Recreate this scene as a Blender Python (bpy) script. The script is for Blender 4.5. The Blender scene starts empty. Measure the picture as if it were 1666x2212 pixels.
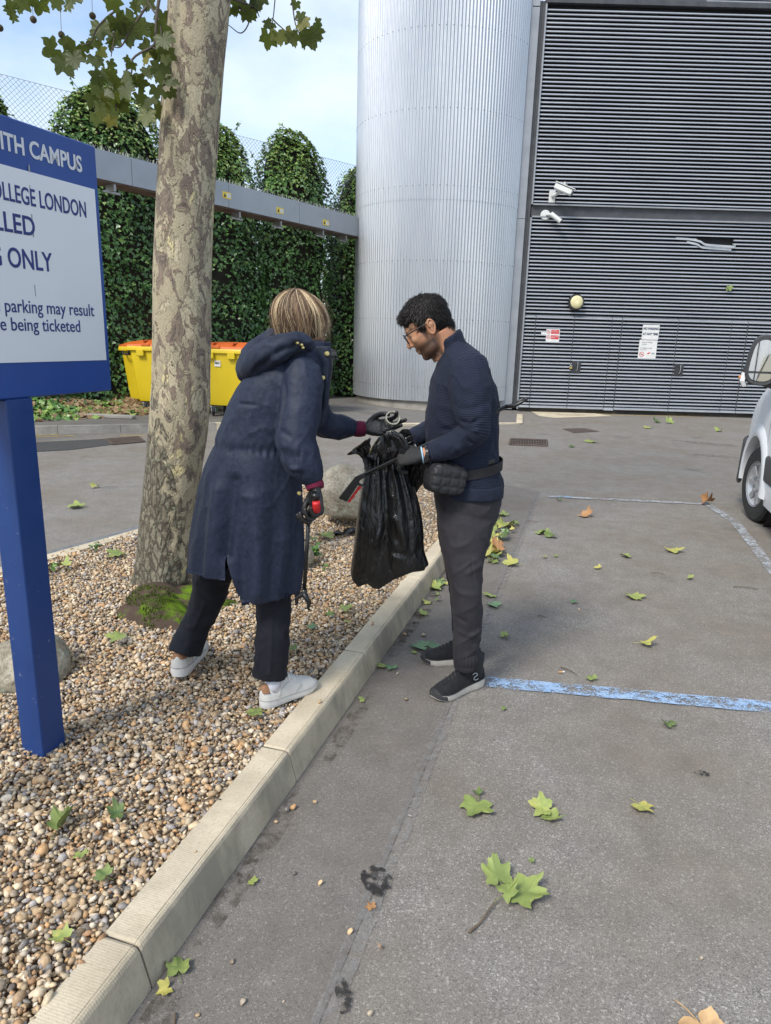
import bpy, bmesh, math, random
import numpy as np
from mathutils import Vector, Matrix

random.seed(7); RNG = np.random.default_rng(7)
SC = bpy.context.scene
COL = SC.collection
R = math.radians

# ------------------------------------------------------------------ camera
CAM_H = 1.57; PITCH = math.atan(378/1500.0); ROLL = math.atan(0.028)
cd = bpy.data.cameras.new("camera"); cam = bpy.data.objects.new("camera", cd); COL.objects.link(cam)
cd.sensor_fit = 'HORIZONTAL'; cd.sensor_width = 36.0; cd.lens = 36.0*1500/1666
cd.clip_start = 0.05; cd.clip_end = 3000
_f = Vector((0, math.cos(PITCH), -math.sin(PITCH))); _u0 = Vector((0, math.sin(PITCH), math.cos(PITCH))); _r0 = Vector((1, 0, 0))
_r = _r0*math.cos(ROLL)+_u0*math.sin(ROLL); _u = -_r0*math.sin(ROLL)+_u0*math.cos(ROLL)
cam.matrix_world = Matrix(((_r.x, _u.x, -_f.x, 0), (_r.y, _u.y, -_f.y, 0), (_r.z, _u.z, -_f.z, CAM_H), (0, 0, 0, 1)))
SC.camera = cam

# ------------------------------------------------------------------ world, sun, exposure
SUN_EL, SUN_AZ = 48.0, 218.0           # azimuth clockwise from +Y: behind the camera, to the left
wd = bpy.data.worlds.new("World"); SC.world = wd; wd.use_nodes = True
nt = wd.node_tree; nt.nodes.clear()
sky = nt.nodes.new("ShaderNodeTexSky"); sky.sky_type = 'NISHITA'; sky.sun_disc = False
sky.sun_elevation = R(SUN_EL); sky.sun_rotation = R(SUN_AZ); sky.air_density = 1.0; sky.dust_density = 1.2; sky.ozone_density = 1.0
bs = nt.nodes.new("ShaderNodeBackground"); bs.inputs[1].default_value = 0.15
bc = nt.nodes.new("ShaderNodeBackground"); bc.inputs[0].default_value = (0.84, 0.93, 1.0, 1); bc.inputs[1].default_value = 0.74
tc = nt.nodes.new("ShaderNodeTexCoord"); mp = nt.nodes.new("ShaderNodeMapping"); mp.inputs['Scale'].default_value = (1, 1, 2.2)
nz = nt.nodes.new("ShaderNodeTexNoise"); nz.inputs['Scale'].default_value = 2.3; nz.inputs['Detail'].default_value = 7; nz.inputs['Roughness'].default_value = 0.55
rp = nt.nodes.new("ShaderNodeValToRGB"); rp.color_ramp.elements[0].position = 0.38; rp.color_ramp.elements[1].position = 0.68
rp.color_ramp.elements[0].color = (.1, .1, .1, 1); rp.color_ramp.elements[1].color = (.9, .9, .9, 1)
mx = nt.nodes.new("ShaderNodeMixShader"); wo = nt.nodes.new("ShaderNodeOutputWorld")
L = nt.links.new
L(tc.outputs['Generated'], mp.inputs[0]); L(mp.outputs[0], nz.inputs['Vector']); L(nz.outputs[0], rp.inputs[0])
L(sky.outputs[0], bs.inputs[0]); L(rp.outputs[0], mx.inputs[0]); L(bs.outputs[0], mx.inputs[1]); L(bc.outputs[0], mx.inputs[2]); L(mx.outputs[0], wo.inputs[0])
sl = bpy.data.lights.new("sun", 'SUN'); sl.energy = 2.0; sl.angle = R(17); sl.color = (1, .95, .87)
so = bpy.data.objects.new("sun", sl); COL.objects.link(so)
_sd = Vector((math.sin(R(SUN_AZ))*math.cos(R(SUN_EL)), math.cos(R(SUN_AZ))*math.cos(R(SUN_EL)), math.sin(R(SUN_EL))))
so.rotation_euler = _sd.to_track_quat('Z', 'Y').to_euler()
SC.view_settings.view_transform = 'Standard'; SC.view_settings.look = 'None'; SC.view_settings.gamma = 1; SC.view_settings.exposure = 0.74
SC.cycles.max_bounces = 6; SC.cycles.diffuse_bounces = 3; SC.cycles.glossy_bounces = 3; SC.cycles.transparent_max_bounces = 6

# ------------------------------------------------------------------ survey helpers: a sight line of the photo plus a distance (or height) gives a point in the place
def _ray(x, y): return _f + _r*((x-833)/1500.0) + _u*((1106-y)/1500.0)
def W(x, y, Y): d = _ray(x, y); t = Y/d.y; return np.array((d.x*t, Y, CAM_H+d.z*t))
def G(x, y, z=0.0): d = _ray(x, y); t = (z-CAM_H)/d.z; return np.array((d.x*t, d.y*t, z))

# ------------------------------------------------------------------ node materials
class NT:
    def __init__(s, name):
        s.m = bpy.data.materials.new(name); s.m.use_nodes = True; s.t = s.m.node_tree
        s.b = s.t.nodes['Principled BSDF']; s.tc = s.t.nodes.new("ShaderNodeTexCoord")
    def n(s, ty, _in=None, **kw):
        nd = s.t.nodes.new(ty)
        for k, v in kw.items(): setattr(nd, k, v)
        for k, v in (_in or {}).items(): s.set(nd.inputs[k], v)
        return nd
    def set(s, sock, v):
        if isinstance(v, bpy.types.NodeSocket): s.t.links.new(v, sock)
        elif isinstance(v, bpy.types.Node): s.t.links.new(v.outputs[0], sock)
        else: sock.default_value = v
    def obj(s): return s.tc.outputs['Object']
    def mapping(s, vec, scale=(1, 1, 1), rot=(0, 0, 0), loc=(0, 0, 0)):
        return s.n("ShaderNodeMapping", {0: vec, 'Scale': scale, 'Rotation': rot, 'Location': loc}).outputs[0]
    def noise(s, scale, detail=4, rough=.55, vec=None, dist=0.0):
        return s.n("ShaderNodeTexNoise", {'Vector': vec if vec is not None else s.obj(), 'Scale': scale, 'Detail': detail, 'Roughness': rough, 'Distortion': dist}).outputs[0]
    def voro(s, scale, vec=None, feature='F1', out=0):
        return s.n("ShaderNodeTexVoronoi", {'Vector': vec if vec is not None else s.obj(), 'Scale': scale}, feature=feature).outputs[out]
    def ramp(s, fac, stops, interp='LINEAR'):
        r = s.n("ShaderNodeValToRGB"); s.set(r.inputs[0], fac); cr = r.color_ramp; cr.interpolation = interp
        while len(cr.elements) < len(stops): cr.elements.new(.5)
        for e, (p, c) in zip(cr.elements, stops):
            e.position = p; e.color = (c, c, c, 1) if isinstance(c, (int, float)) else tuple(c)+((1,) if len(c) == 3 else ())
        return r.outputs[0]
    def mix(s, fac, a, b, mode='MIX'):
        nd = s.n("ShaderNodeMix", data_type='RGBA', blend_type=mode)
        s.set(nd.inputs[0], fac)
        for sock, v in ((nd.inputs[6], a), (nd.inputs[7], b)):
            s.set(sock, v if not isinstance(v, tuple) else (tuple(v)+(1,))[:4])
        return nd.outputs[2]
    def math(s, op, a, b=0.0, c=0.0):
        nd = s.n("ShaderNodeMath", operation=op)
        for i, v in enumerate((a, b, c)): s.set(nd.inputs[i], v)
        return nd.outputs[0]
    def attr(s, name): return s.n("ShaderNodeAttribute", attribute_name=name)
    def bump(s, h, strength=.3, dist=.01, normal=None):
        nd = s.n("ShaderNodeBump", {'Strength': strength, 'Distance': dist, 'Height': h})
        if normal is not None: s.set(nd.inputs['Normal'], normal)
        return nd.outputs[0]
    def out(s, col, rough=.6, metal=0.0, normal=None, spec=None, **kw):
        s.set(s.b.inputs['Base Color'], col if not isinstance(col, tuple) else (tuple(col)+(1,))[:4])
        s.set(s.b.inputs['Roughness'], rough); s.set(s.b.inputs['Metallic'], metal)
        if normal is not None: s.set(s.b.inputs['Normal'], normal)
        if spec is not None: s.set(s.b.inputs['Specular IOR Level'], spec)
        for k, v in kw.items(): s.set(s.b.inputs[k], v)
        return s.m

def pmat(name, c0, c1, scale=8, rough=.6, bump=.15, bscale=120, metal=0.0, spec=None, dist=.004, r2=None, **kw):
    """two tones in a soft noise, fine surface grain and uneven gloss"""
    t = NT(name); f = t.noise(scale, 5)
    col = t.mix(t.ramp(f, [(.3, 0.), (.7, 1.)]), c0, c1)
    g = t.noise(bscale, 3)
    rr = t.ramp(t.noise(scale*1.7, 4), [(.3, rough), (.7, r2 if r2 is not None else min(1, rough+.12))])
    return t.out(col, rr, metal, t.bump(g, bump, dist), spec, **kw)

# ------------------------------------------------------------------ meshes and objects
class MB:
    """collects shapes into one mesh"""
    def __init__(s): s.v = []; s.f = []; s.n = 0
    def add(s, v, f):
        v = np.asarray(v, float).reshape(-1, 3); s.v.append(v); s.f += [tuple(i+s.n for i in q) for q in f]; s.n += len(v); return s
    def box(s, c, d, rz=0.0, rot=None, bev=0.0):
        c = np.array(c, float); h = np.array(d, float)/2
        if bev > 0:
            b = min(bev, h.min()*.9); pts = []
            for z, k in ((-h[2], b), (-h[2]+b, 0), (h[2]-b, 0), (h[2], b)):
                x, y = h[0]-k, h[1]-k; e = b*.6 if k == 0 else b*.3
                pts.append([(x-e, y, z), (x, y-e, z), (x, -y+e, z), (x-e, -y, z), (-x+e, -y, z), (-x, -y+e, z), (-x, y-e, z), (-x+e, y, z)])
            pts = np.array(pts)
            v, f = grid_faces(pts)
        else:
            v = np.array([(x, y, z) for z in (-1, 1) for y in (-1, 1) for x in (-1, 1)])*h
            f = [(0, 2, 3, 1), (4, 5, 7, 6), (0, 1, 5, 4), (2, 6, 7, 3), (0, 4, 6, 2), (1, 3, 7, 5)]
        M = np.array(rot) if rot is not None else np.array([[math.cos(rz), -math.sin(rz), 0], [math.sin(rz), math.cos(rz), 0], [0, 0, 1]])
        return s.add(v@M.T+c, f)
    def tube(s, pts, rad, n=10, cap=True, smooth=0):
        pts = np.array(pts, float)
        rad = np.full(len(pts), rad, float) if np.isscalar(rad) else np.array(rad, float)
        if smooth: pts, rad = cr(pts, smooth), cr(rad[:, None], smooth)[:, 0]
        v, f = sweep(pts, rad, rad, n, cap); return s.add(v, f)
    def loft(s, rings, cap=(True, True)):
        v, f = grid_faces(np.array(rings), cap); return s.add(v, f)
    def ell(s, c, r, M=None, nu=20, nv=12, p=1.0):
        th = np.linspace(0, 2*math.pi, nu, endpoint=False); ph = np.linspace(-math.pi/2+.02, math.pi/2-.02, nv)
        pts = np.array([[(math.cos(a)*math.cos(b), math.sin(a)*math.cos(b), math.sin(b)) for a in th] for b in ph])*np.array(r, float)
        if M is not None: pts = pts@np.array(M).T
        v, f = grid_faces(pts+np.array(c, float)); return s.add(v, f)
    def lathe(s, prof, o=(0, 0, 0), M=None, n=32, cap=(True, True)):
        th = np.linspace(0, 2*math.pi, n, endpoint=False)
        pts = np.array([[(r*math.cos(a), r*math.sin(a), z) for a in th] for r, z in prof])
        if M is not None: pts = pts@np.array(M).T
        v, f = grid_faces(pts+np.array(o, float), cap); return s.add(v, f)
    def prism(s, poly, vec):
        p = np.array(poly, float); q = p+np.array(vec, float); n = len(p)
        return s.add(np.vstack((p, q)), [tuple(range(n))[::-1], tuple(range(n, 2*n))]+[(i, (i+1) % n, n+(i+1) % n, n+i) for i in range(n)])
    def verts(s): return np.vstack(s.v)

def grid_faces(rings, cap=(True, True)):
    m, n = rings.shape[:2]; v = rings.reshape(-1, 3); f = []
    for i in range(m-1):
        for j in range(n):
            k = (j+1) % n; f.append((i*n+j, i*n+k, (i+1)*n+k, (i+1)*n+j))
    if cap[0]: f.append(tuple(range(n))[::-1])
    if cap[1]: f.append(tuple((m-1)*n+j for j in range(n)))
    return v, f

def cr(p, k):
    """Catmull-Rom through the rows of p, k steps per span"""
    p = np.asarray(p, float)
    if len(p) < 2: return p
    q = np.vstack((2*p[0]-p[1], p, 2*p[-1]-p[-2])); out = []
    for i in range(1, len(q)-2):
        for t in np.linspace(0, 1, k, endpoint=False):
            a, b, c, d = q[i-1], q[i], q[i+1], q[i+2]
            out.append(.5*((2*b)+(-a+c)*t+(2*a-5*b+4*c-d)*t*t+(-a+3*b-3*c+d)*t**3))
    out.append(q[-2]); return np.array(out)

def sweep(pts, ra, rb, n=10, cap=True, up=(0, 0, 1)):
    pts = np.asarray(pts, float); T = np.gradient(pts, axis=0); T /= np.linalg.norm(T, axis=1)[:, None]+1e-9
    u = np.array(up, float)
    if abs(T[0]@u) > .9: u = np.array((1., 0, 0)) if abs(T[0][0]) < .9 else np.array((0, 1., 0))
    rings = []
    for p, t, a, b in zip(pts, T, ra, rb):
        x = np.cross(t, u); x /= np.linalg.norm(x)+1e-9; y = np.cross(x, t); u = y
        th = np.linspace(0, 2*math.pi, n, endpoint=False)
        rings.append(p+np.outer(np.cos(th)*a, x)+np.outer(np.sin(th)*b, y))
    return grid_faces(np.array(rings), (cap, cap))

def tag(o, label=None, cat=None, group=None, kind=None):
    for k, v in (('label', label), ('category', cat), ('group', group), ('kind', kind)):
        if v: o[k] = v
    return o
ORIG = {}
def thing(name, label, cat, loc=(0, 0, 0), group=None):
    o = bpy.data.objects.new(name, None); COL.objects.link(o); o.location = loc; o.empty_display_size = .1
    ORIG[o] = np.array(loc, float)
    return tag(o, label, cat, group)
def org(o):
    c = np.zeros(3)
    while o is not None: c = c+ORIG.get(o, 0); o = o.parent
    return c
def mk(name, v, f, mat, parent=None, smooth=True, origin=None, attrs=None, angle=None):
    """one mesh object; v in world metres"""
    v = np.asarray(v, float)
    o0 = np.array(origin, float) if origin is not None else np.zeros(3)
    base = org(parent) if parent is not None else np.zeros(3)
    me = bpy.data.meshes.new(name)
    if isinstance(f, np.ndarray):
        n, k = f.shape
        me.vertices.add(len(v)); me.vertices.foreach_set('co', (v-base-o0).ravel().astype(np.float32))
        me.loops.add(n*k); me.loops.foreach_set('vertex_index', f.ravel().astype(np.int32))
        me.polygons.add(n); me.polygons.foreach_set('loop_start', np.arange(0, n*k, k, dtype=np.int32))
        me.update(calc_edges=True)
    else:
        me.from_pydata((v-base-o0).tolist(), [], f)
    for nm, arr in (attrs or {}).items():
        if arr.ndim == 1: me.attributes.new(nm, 'FLOAT', 'POINT').data.foreach_set('value', arr.astype(np.float32))
        else:
            c4 = np.ones((len(arr), 4), np.float32); c4[:, :3] = arr; me.attributes.new(nm, 'FLOAT_COLOR', 'POINT').data.foreach_set('color', c4.ravel())
    if smooth: me.polygons.foreach_set('use_smooth', [True]*len(me.polygons))
    if smooth and angle: me.set_sharp_from_angle(angle=R(angle))
    me.validate()
    if mat is not None: me.materials.append(mat)
    o = bpy.data.objects.new(name, me); COL.objects.link(o)
    if parent is not None: o.parent = parent
    o.location = o0; ORIG[o] = o0
    return o
def mkb(name, mb, mat, parent=None, smooth=False, angle=None, **kw):
    return mk(name, mb.verts(), mb.f, mat, parent, smooth or bool(angle), angle=angle, **kw)
def struct(name, mb, mat, **kw): return tag(mkb(name, mb, mat, **kw), kind='structure')
def kids(o): return [c for c in bpy.data.objects if c.parent == o]
def dup(root, loc, rz=None, label=None):
    r = root.copy(); COL.objects.link(r); r.location = loc
    if rz is not None: r.rotation_euler = (0, 0, rz)
    if label: r['label'] = label
    for ch in kids(root):
        c = ch.copy(); COL.objects.link(c); c.parent = r
        for g in kids(ch):
            d = g.copy(); COL.objects.link(d); d.parent = c
    return r
def fuse(mb, voxel=.006, smooth=6, factor=.5):
    """closed overlapping shapes become one continuous skin: vertices, faces and normals"""
    me = bpy.data.meshes.new('tmp'); me.from_pydata(mb.verts().tolist(), [], mb.f)
    o = bpy.data.objects.new('tmp', me); COL.objects.link(o)
    m = o.modifiers.new('r', 'REMESH'); m.mode = 'VOXEL'; m.voxel_size = voxel; m.adaptivity = 0
    if smooth:
        s = o.modifiers.new('s', 'SMOOTH'); s.iterations = smooth; s.factor = factor
    dg = bpy.context.evaluated_depsgraph_get(); me2 = bpy.data.meshes.new_from_object(o.evaluated_get(dg))
    n = len(me2.vertices); v = np.empty(n*3, np.float32); me2.vertices.foreach_get('co', v); v = v.reshape(-1, 3).astype(float)
    nr = np.empty(n*3, np.float32); me2.vertices.foreach_get('normal', nr); nr = nr.reshape(-1, 3).astype(float)
    f = [tuple(p.vertices) for p in me2.polygons]
    bpy.data.objects.remove(o); bpy.data.meshes.remove(me); bpy.data.meshes.remove(me2)
    return v, f, nr
def hash3(i):
    i = i.astype(np.int64)
    h = (i[..., 0]*73856093) ^ (i[..., 1]*19349663) ^ (i[..., 2]*83492791); h = (h ^ (h >> 13))*1274126177
    return ((h ^ (h >> 16)) & 0xffff)/65535.0
def vnoise(p, scale=1.0, octaves=3):
    """value noise in -1..1 for an array of points"""
    p = np.asarray(p, float)*scale+100; out = np.zeros(len(p)); a = 1; tot = 0
    for _ in range(octaves):
        i = np.floor(p); t = p-i; t = t*t*(3-2*t); acc = 0
        for dx in (0, 1):
            for dy in (0, 1):
                for dz in (0, 1):
                    w = (t[:, 0] if dx else 1-t[:, 0])*(t[:, 1] if dy else 1-t[:, 1])*(t[:, 2] if dz else 1-t[:, 2])
                    acc = acc+w*hash3(i+np.array((dx, dy, dz)))
        out += a*(acc*2-1); tot += a; a *= .5; p = p*2.03+17.1
    return out/tot
def rotmat(axis, ang): return np.array(Matrix.Rotation(ang, 3, Vector(axis)))
def frame(x, z):
    """columns: x, y, z axes with x kept and z made square to it"""
    x = np.array(x, float); x /= np.linalg.norm(x); z = np.array(z, float); z -= x*(x@z); z /= np.linalg.norm(z)
    return np.stack((x, np.cross(z, x), z), 1)
def text(name, body, mat, parent, M, size, bold=0.0, sx=1.0, ext=.0008, align='LEFT', spacing=1.0):
    """lettering as mesh; M maps text plane (x right, y up, z out) to the world"""
    cu = bpy.data.curves.new(name, 'FONT'); cu.body = body; cu.size = size; cu.offset = bold; cu.extrude = ext; cu.align_x = align; cu.space_character = spacing; cu.resolution_u = 4
    o = bpy.data.objects.new(name, cu); COL.objects.link(o)
    dg = bpy.context.evaluated_depsgraph_get(); me = bpy.data.meshes.new_from_object(o.evaluated_get(dg))
    n = len(me.vertices); v = np.empty(n*3, np.float32); me.vertices.foreach_get('co', v); v = v.reshape(-1, 3).astype(float); v[:, 0] *= sx
    f = [tuple(p.vertices) for p in me.polygons]
    bpy.data.objects.remove(o); bpy.data.meshes.remove(me)
    M = np.array(M); v = v@M[:3, :3].T+M[:3, 3]
    return mk(name, v, f, mat, parent, smooth=False)
def M4(x, y, z, o):
    M = np.eye(4); M[:3, 0] = x; M[:3, 1] = y; M[:3, 2] = z; M[:3, 3] = o; return M
# ================================================================== GROUND, ROAD, KERBS
def asphalt(name, c_dark, c_mid, c_light, stain, speck=.0025, warm=0.0):
    t = NT(name)
    v1 = t.voro(205, out=1); g = t.n("ShaderNodeSeparateColor", {0: v1}).outputs[0]
    col = t.ramp(g, [(0, c_dark), (.3, c_mid), (.85, c_mid), (.95, c_light), (1, tuple(min(1, x*1.3) for x in c_light))])
    fine = t.noise(330, 2); col = t.mix(.5, col, t.ramp(fine, [(.3, c_dark), (.7, c_light)]))
    big = t.ramp(t.noise(1.3, 6, .62), [(.34, 0.), (.68, 1.)]); col = t.mix(t.math('MULTIPLY', big, .7), col, stain, 'MIX')
    med = t.ramp(t.noise(7, 5, .6), [(.35, .9), (.65, 1.07)]); col = t.mix(1.0, col, med, 'MULTIPLY')
    dots = t.ramp(t.voro(23), [(.0, 1.), (.035, 1.), (.05, 0.)]); col = t.mix(t.math('MULTIPLY', dots, .5), col, (.46, .43, .38))
    oil = t.ramp(t.noise(.9, 3, .5, t.mapping(t.obj(), loc=(3.1, 1.7, 0))), [(.66, 0.), (.76, .5)]); col = t.mix(oil, col, tuple(x*.55 for x in c_dark))
    h = t.math('ADD', t.math('MULTIPLY', g, .6), t.noise(300, 2))
    return t.out(col, t.ramp(t.noise(40, 3), [(.3, .78), (.7, .95)]), 0, t.bump(h, .55, .004), .35)
M_ROAD = asphalt('asphalt', (.05, .047, .044), (.2, .187, .17), (.46, .435, .395), (.185, .152, .12))
M_STRIP = asphalt('asphalt_strip', (.07, .064, .058), (.183, .168, .152), (.33, .305, .275), (.15, .126, .104))
M_PAVE = asphalt('asphalt_pavement', (.08, .077, .073), (.16, .155, .145), (.28, .265, .25), (.17, .155, .135))
M_DARKPATCH = asphalt('asphalt_patch', (.035, .035, .036), (.07, .07, .071), (.12, .12, .12), (.06, .06, .06))

def concrete(name, c0, c1, stain, ribs=False, rot=0.0):
    t = NT(name)
    col = t.mix(t.ramp(t.noise(6, 6, .65), [(.32, 0.), (.68, 1.)]), c0, c1)
    col = t.mix(t.math('MULTIPLY', t.ramp(t.noise(2.2, 5, .6, t.mapping(t.obj(), loc=(5, 2, 1))), [(.45, 0.), (.7, 1.)]), .6), col, stain)
    col = t.mix(t.ramp(t.noise(90, 3), [(.25, .35), (.5, 0.)]), col, stain)
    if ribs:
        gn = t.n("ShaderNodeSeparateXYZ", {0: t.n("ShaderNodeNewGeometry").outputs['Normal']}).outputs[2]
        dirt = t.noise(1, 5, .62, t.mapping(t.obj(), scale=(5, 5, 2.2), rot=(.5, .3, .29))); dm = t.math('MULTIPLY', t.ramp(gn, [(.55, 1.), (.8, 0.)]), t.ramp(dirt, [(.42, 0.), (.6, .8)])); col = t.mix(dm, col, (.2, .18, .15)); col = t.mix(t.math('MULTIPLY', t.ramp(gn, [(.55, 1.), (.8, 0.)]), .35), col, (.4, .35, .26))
    pit = t.ramp(t.voro(130), [(0, 0.), (.18, 1.)])
    h = t.math('ADD', t.math('MULTIPLY', pit, .35), t.noise(160, 3))
    if ribs:
        w = t.n("ShaderNodeTexWave", {'Vector': t.mapping(t.obj(), rot=(0, 0, rot)), 'Scale': 45, 'Distortion': 1.5, 'Detail': 1}, bands_direction='Y').outputs[0]
        h = t.math('ADD', h, t.math('MULTIPLY', w, .22))
    return t.out(col, .85, 0, t.bump(h, .4, .003), .3)
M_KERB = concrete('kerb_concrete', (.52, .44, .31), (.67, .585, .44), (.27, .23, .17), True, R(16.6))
M_CONC = concrete('old_concrete', (.27, .25, .22), (.38, .36, .32), (.13, .125, .11))
M_DKCONC = pmat('recess_shade_concrete', (.02, .018, .016), (.055, .05, .042), 3, .9, .4, 60)  # shade of the recess below the doors, put into the plinth colour
M_SEAM = pmat('tar_band', (.13, .135, .14), (.2, .205, .21), 14, .55, .2, 200)
M_JOINT = pmat('kerb_joint', (.03, .028, .024), (.06, .055, .05), 30, .9)

KD = np.array((.2855, .9584, 0)); KN = np.array((.9584, -.2855, 0)); K0 = np.array((-.578, 1.377, 0))  # kerb direction, outward normal, a point on its front top edge
gm = MB(); gm.add([(-400, -400, -.004), (400, -400, -.004), (400, 900, -.004), (-400, 900, -.004)], [(0, 1, 2, 3)])
struct('ground', gm, M_ROAD)

def sheet(name, pts, z, mat):
    m = MB(); m.add([(p[0], p[1], z) for p in pts], [tuple(range(len(pts)))]); return struct(name, m, mat)
def band(name, path, width, z, mat, rag=0.0, seed=1, step=.04, kind=True):
    """a painted or poured band with a slightly ragged edge"""
    path = np.array(path, float); d = np.r_[0, np.cumsum(np.linalg.norm(np.diff(path[:, :2], axis=0), axis=1))]
    s = np.arange(0, d[-1]+step, step); s[-1] = d[-1]
    x = np.interp(s, d, path[:, 0]); y = np.interp(s, d, path[:, 1]); T = np.stack((np.gradient(x), np.gradient(y)), 1); T /= np.linalg.norm(T, axis=1)[:, None]
    N = np.stack((-T[:, 1], T[:, 0]), 1); n1 = vnoise(np.stack((s, s*0+seed, s*0), 1), 9, 3); n2 = vnoise(np.stack((s, s*0+seed+9, s*0), 1), 9, 3)
    w = np.broadcast_to(np.interp(s, d, width) if not np.isscalar(width) else width, s.shape)
    a = np.stack((x, y), 1)+N*(w/2+rag*n1)[:, None]; b = np.stack((x, y), 1)-N*(w/2+rag*n2)[:, None]
    v = np.zeros((2*len(s), 3)); v[0::2, :2] = a; v[1::2, :2] = b; v[:, 2] = z
    m = MB(); m.add(v, [(2*i, 2*i+1, 2*i+3, 2*i+2) for i in range(len(s)-1)]); o = mkb(name, m, mat)
    return tag(o, kind='structure') if kind else o

SEAM0 = np.array((-.111, 1.288, 0)); 
# smoother strip of asphalt between the kerb and the tar band
sheet('verge_strip', [tuple(K0+KN*.03-KD*3.2)[:2], tuple(SEAM0-KD*3.2)[:2], (1.649, 7.317), (1.2, 7.75), tuple(K0+KN*.03+KD*5.9)[:2]], .0, M_STRIP)
t = NT('tar_band_worn'); al = t.ramp(t.noise(26, 5, .7), [(.38, 0.), (.6, .5)])
t.out(t.mix(t.noise(8, 3), (.23, .22, .21), (.33, .32, .31)), .6, 0, t.bump(t.noise(200, 2), .2, .003), .4, Alpha=al); M_TARW = t.m
band('tar_seam', [SEAM0-KD*3, SEAM0, (.273, 2.628, 0), (1.649, 7.317, 0)], .055, .004, M_TARW, .008, 3)

def paint(name, c, wear, c2=None):
    t = NT(name); al = t.ramp(t.math('ADD', t.math('MULTIPLY', t.noise(11, 5, .7), .6), t.math('MULTIPLY', t.noise(140, 3), .45)), [(wear, 0.), (wear+.1, 1.)])
    col = t.mix(t.ramp(t.noise(20, 4), [(.3, 0.), (.7, 1.)]), c, c2 or tuple(x*.75 for x in c))
    return t.out(col, .7, 0, t.bump(t.noise(220, 3), .5, .003), .3, Alpha=al)
M_BLUE = paint('blue_paint', (.26, .4, .62), .46, (.34, .46, .62)); M_BLUEW = paint('faded_blue_paint', (.46, .48, .5), .47, (.38, .41, .45))
M_YEL = paint('yellow_paint', (.55, .4, .12), .42); M_WHT = paint('white_paint', (.5, .49, .45), .48)
band('blue_bay_line', [(.5, 2.99, 0), (1.14, 2.91, 0), (1.757, 2.825, 0), (3.0, 2.66, 0)], .105, .004, M_BLUE, .008, 5)
band('faded_bay_line', [(1.695, 7.085, 0), (3.292, 6.93, 0)], .075, .004, M_BLUEW, .01, 6)
band('faded_bay_edge', [(3.29, 6.93, 0), (3.22, 6.18, 0), (2.84, 4.86, 0), (2.2, 2.6, 0)], .085, .004, M_BLUEW, .01, 7)
band('blue_paint_touch', [(1.80, 7.085, 0), (1.93, 7.07, 0)], .06, .008, M_BLUE, .012, 8)
band('yellow_line', [G(1235, 896), G(1590, 900), (16, 14.9, 0)], .07, .0, M_YEL, .01, 9)
band('yellow_line', [G(1235, 893), G(1590, 896.5), (16, 15.3, 0)], .07, .0, M_YEL, .01, 10)
band('orange_line', [G(20, 945), G(160, 941)], .07, .0, M_YEL, .008, 11)
band('orange_line', [G(60, 940.5), G(130, 938)], .07, .0, M_YEL, .008, 12)
band('orange_line', [G(260, 940.5), G(315, 940)], .06, .0, M_YEL, .02, 13)
sheet('dark_patch', [G(20, 958)[:2], G(230, 948)[:2], G(270, 957)[:2], G(150, 972)[:2], G(40, 978)[:2]], .002, M_DARKPATCH)
# tar spots and damp marks on the tarmac
def blob(name, c, rx, ry, rot, z, mat, seed):
    a = np.linspace(0, 2*math.pi, 40, endpoint=False); r = 1+.38*vnoise(np.stack((np.cos(a)*1.6+seed, np.sin(a)*1.6, a*0), 1), 1.5, 3)
    x, y = np.cos(a)*r*rx, np.sin(a)*r*ry; m = MB()
    m.add(np.stack((c[0]+x*math.cos(rot)-y*math.sin(rot), c[1]+x*math.sin(rot)+y*math.cos(rot), a*0+z), 1), [tuple(range(40))]); return struct(name, m, mat)
def ragged(name, c0, c1, lo, hi, sc, rough, top):
    t = NT(name); al = t.ramp(t.noise(sc, 6, .7), [(lo, 0.), (hi, top)]); return t.out(t.mix(t.noise(60, 3), c0, c1), rough, 0, t.bump(t.noise(300, 3), .3, .003), .3, Alpha=al)
M_TAR = ragged('tar_blot', (.015, .014, .014), (.05, .046, .042), .44, .56, 42, .5, 1.0); M_DAMP = ragged('dirt_stain', (.05, .04, .03), (.1, .08, .06), .46, .68, 16, .8, .6)
blob('tar_blot', G(1517, 1672), .03, .016, 0, .004, M_TAR, 1)
blob('oil_blot', G(812, 1905), .042, .06, .2, .006, M_TAR, 2); blob('oil_blot', G(742, 2155), .018, .05, .2, .006, M_TAR, 3)
blob('dirt_stain', G(1517, 957), .55, .16, -.5, .0, M_DAMP, 4); blob('dirt_stain', G(1545, 985), .35, .1, -.2, .0, M_DAMP, 5)

rd = np.random.default_rng(17)
for k_ in range(16):
    q_ = K0+KD*rd.uniform(-.5, 4.5)+KN*rd.uniform(.05, .1); blob('gutter_dirt', q_, rd.uniform(.025, .05), rd.uniform(.1, .3), -.285, .0014+.0003*k_, M_DAMP, 30+k_)
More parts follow.
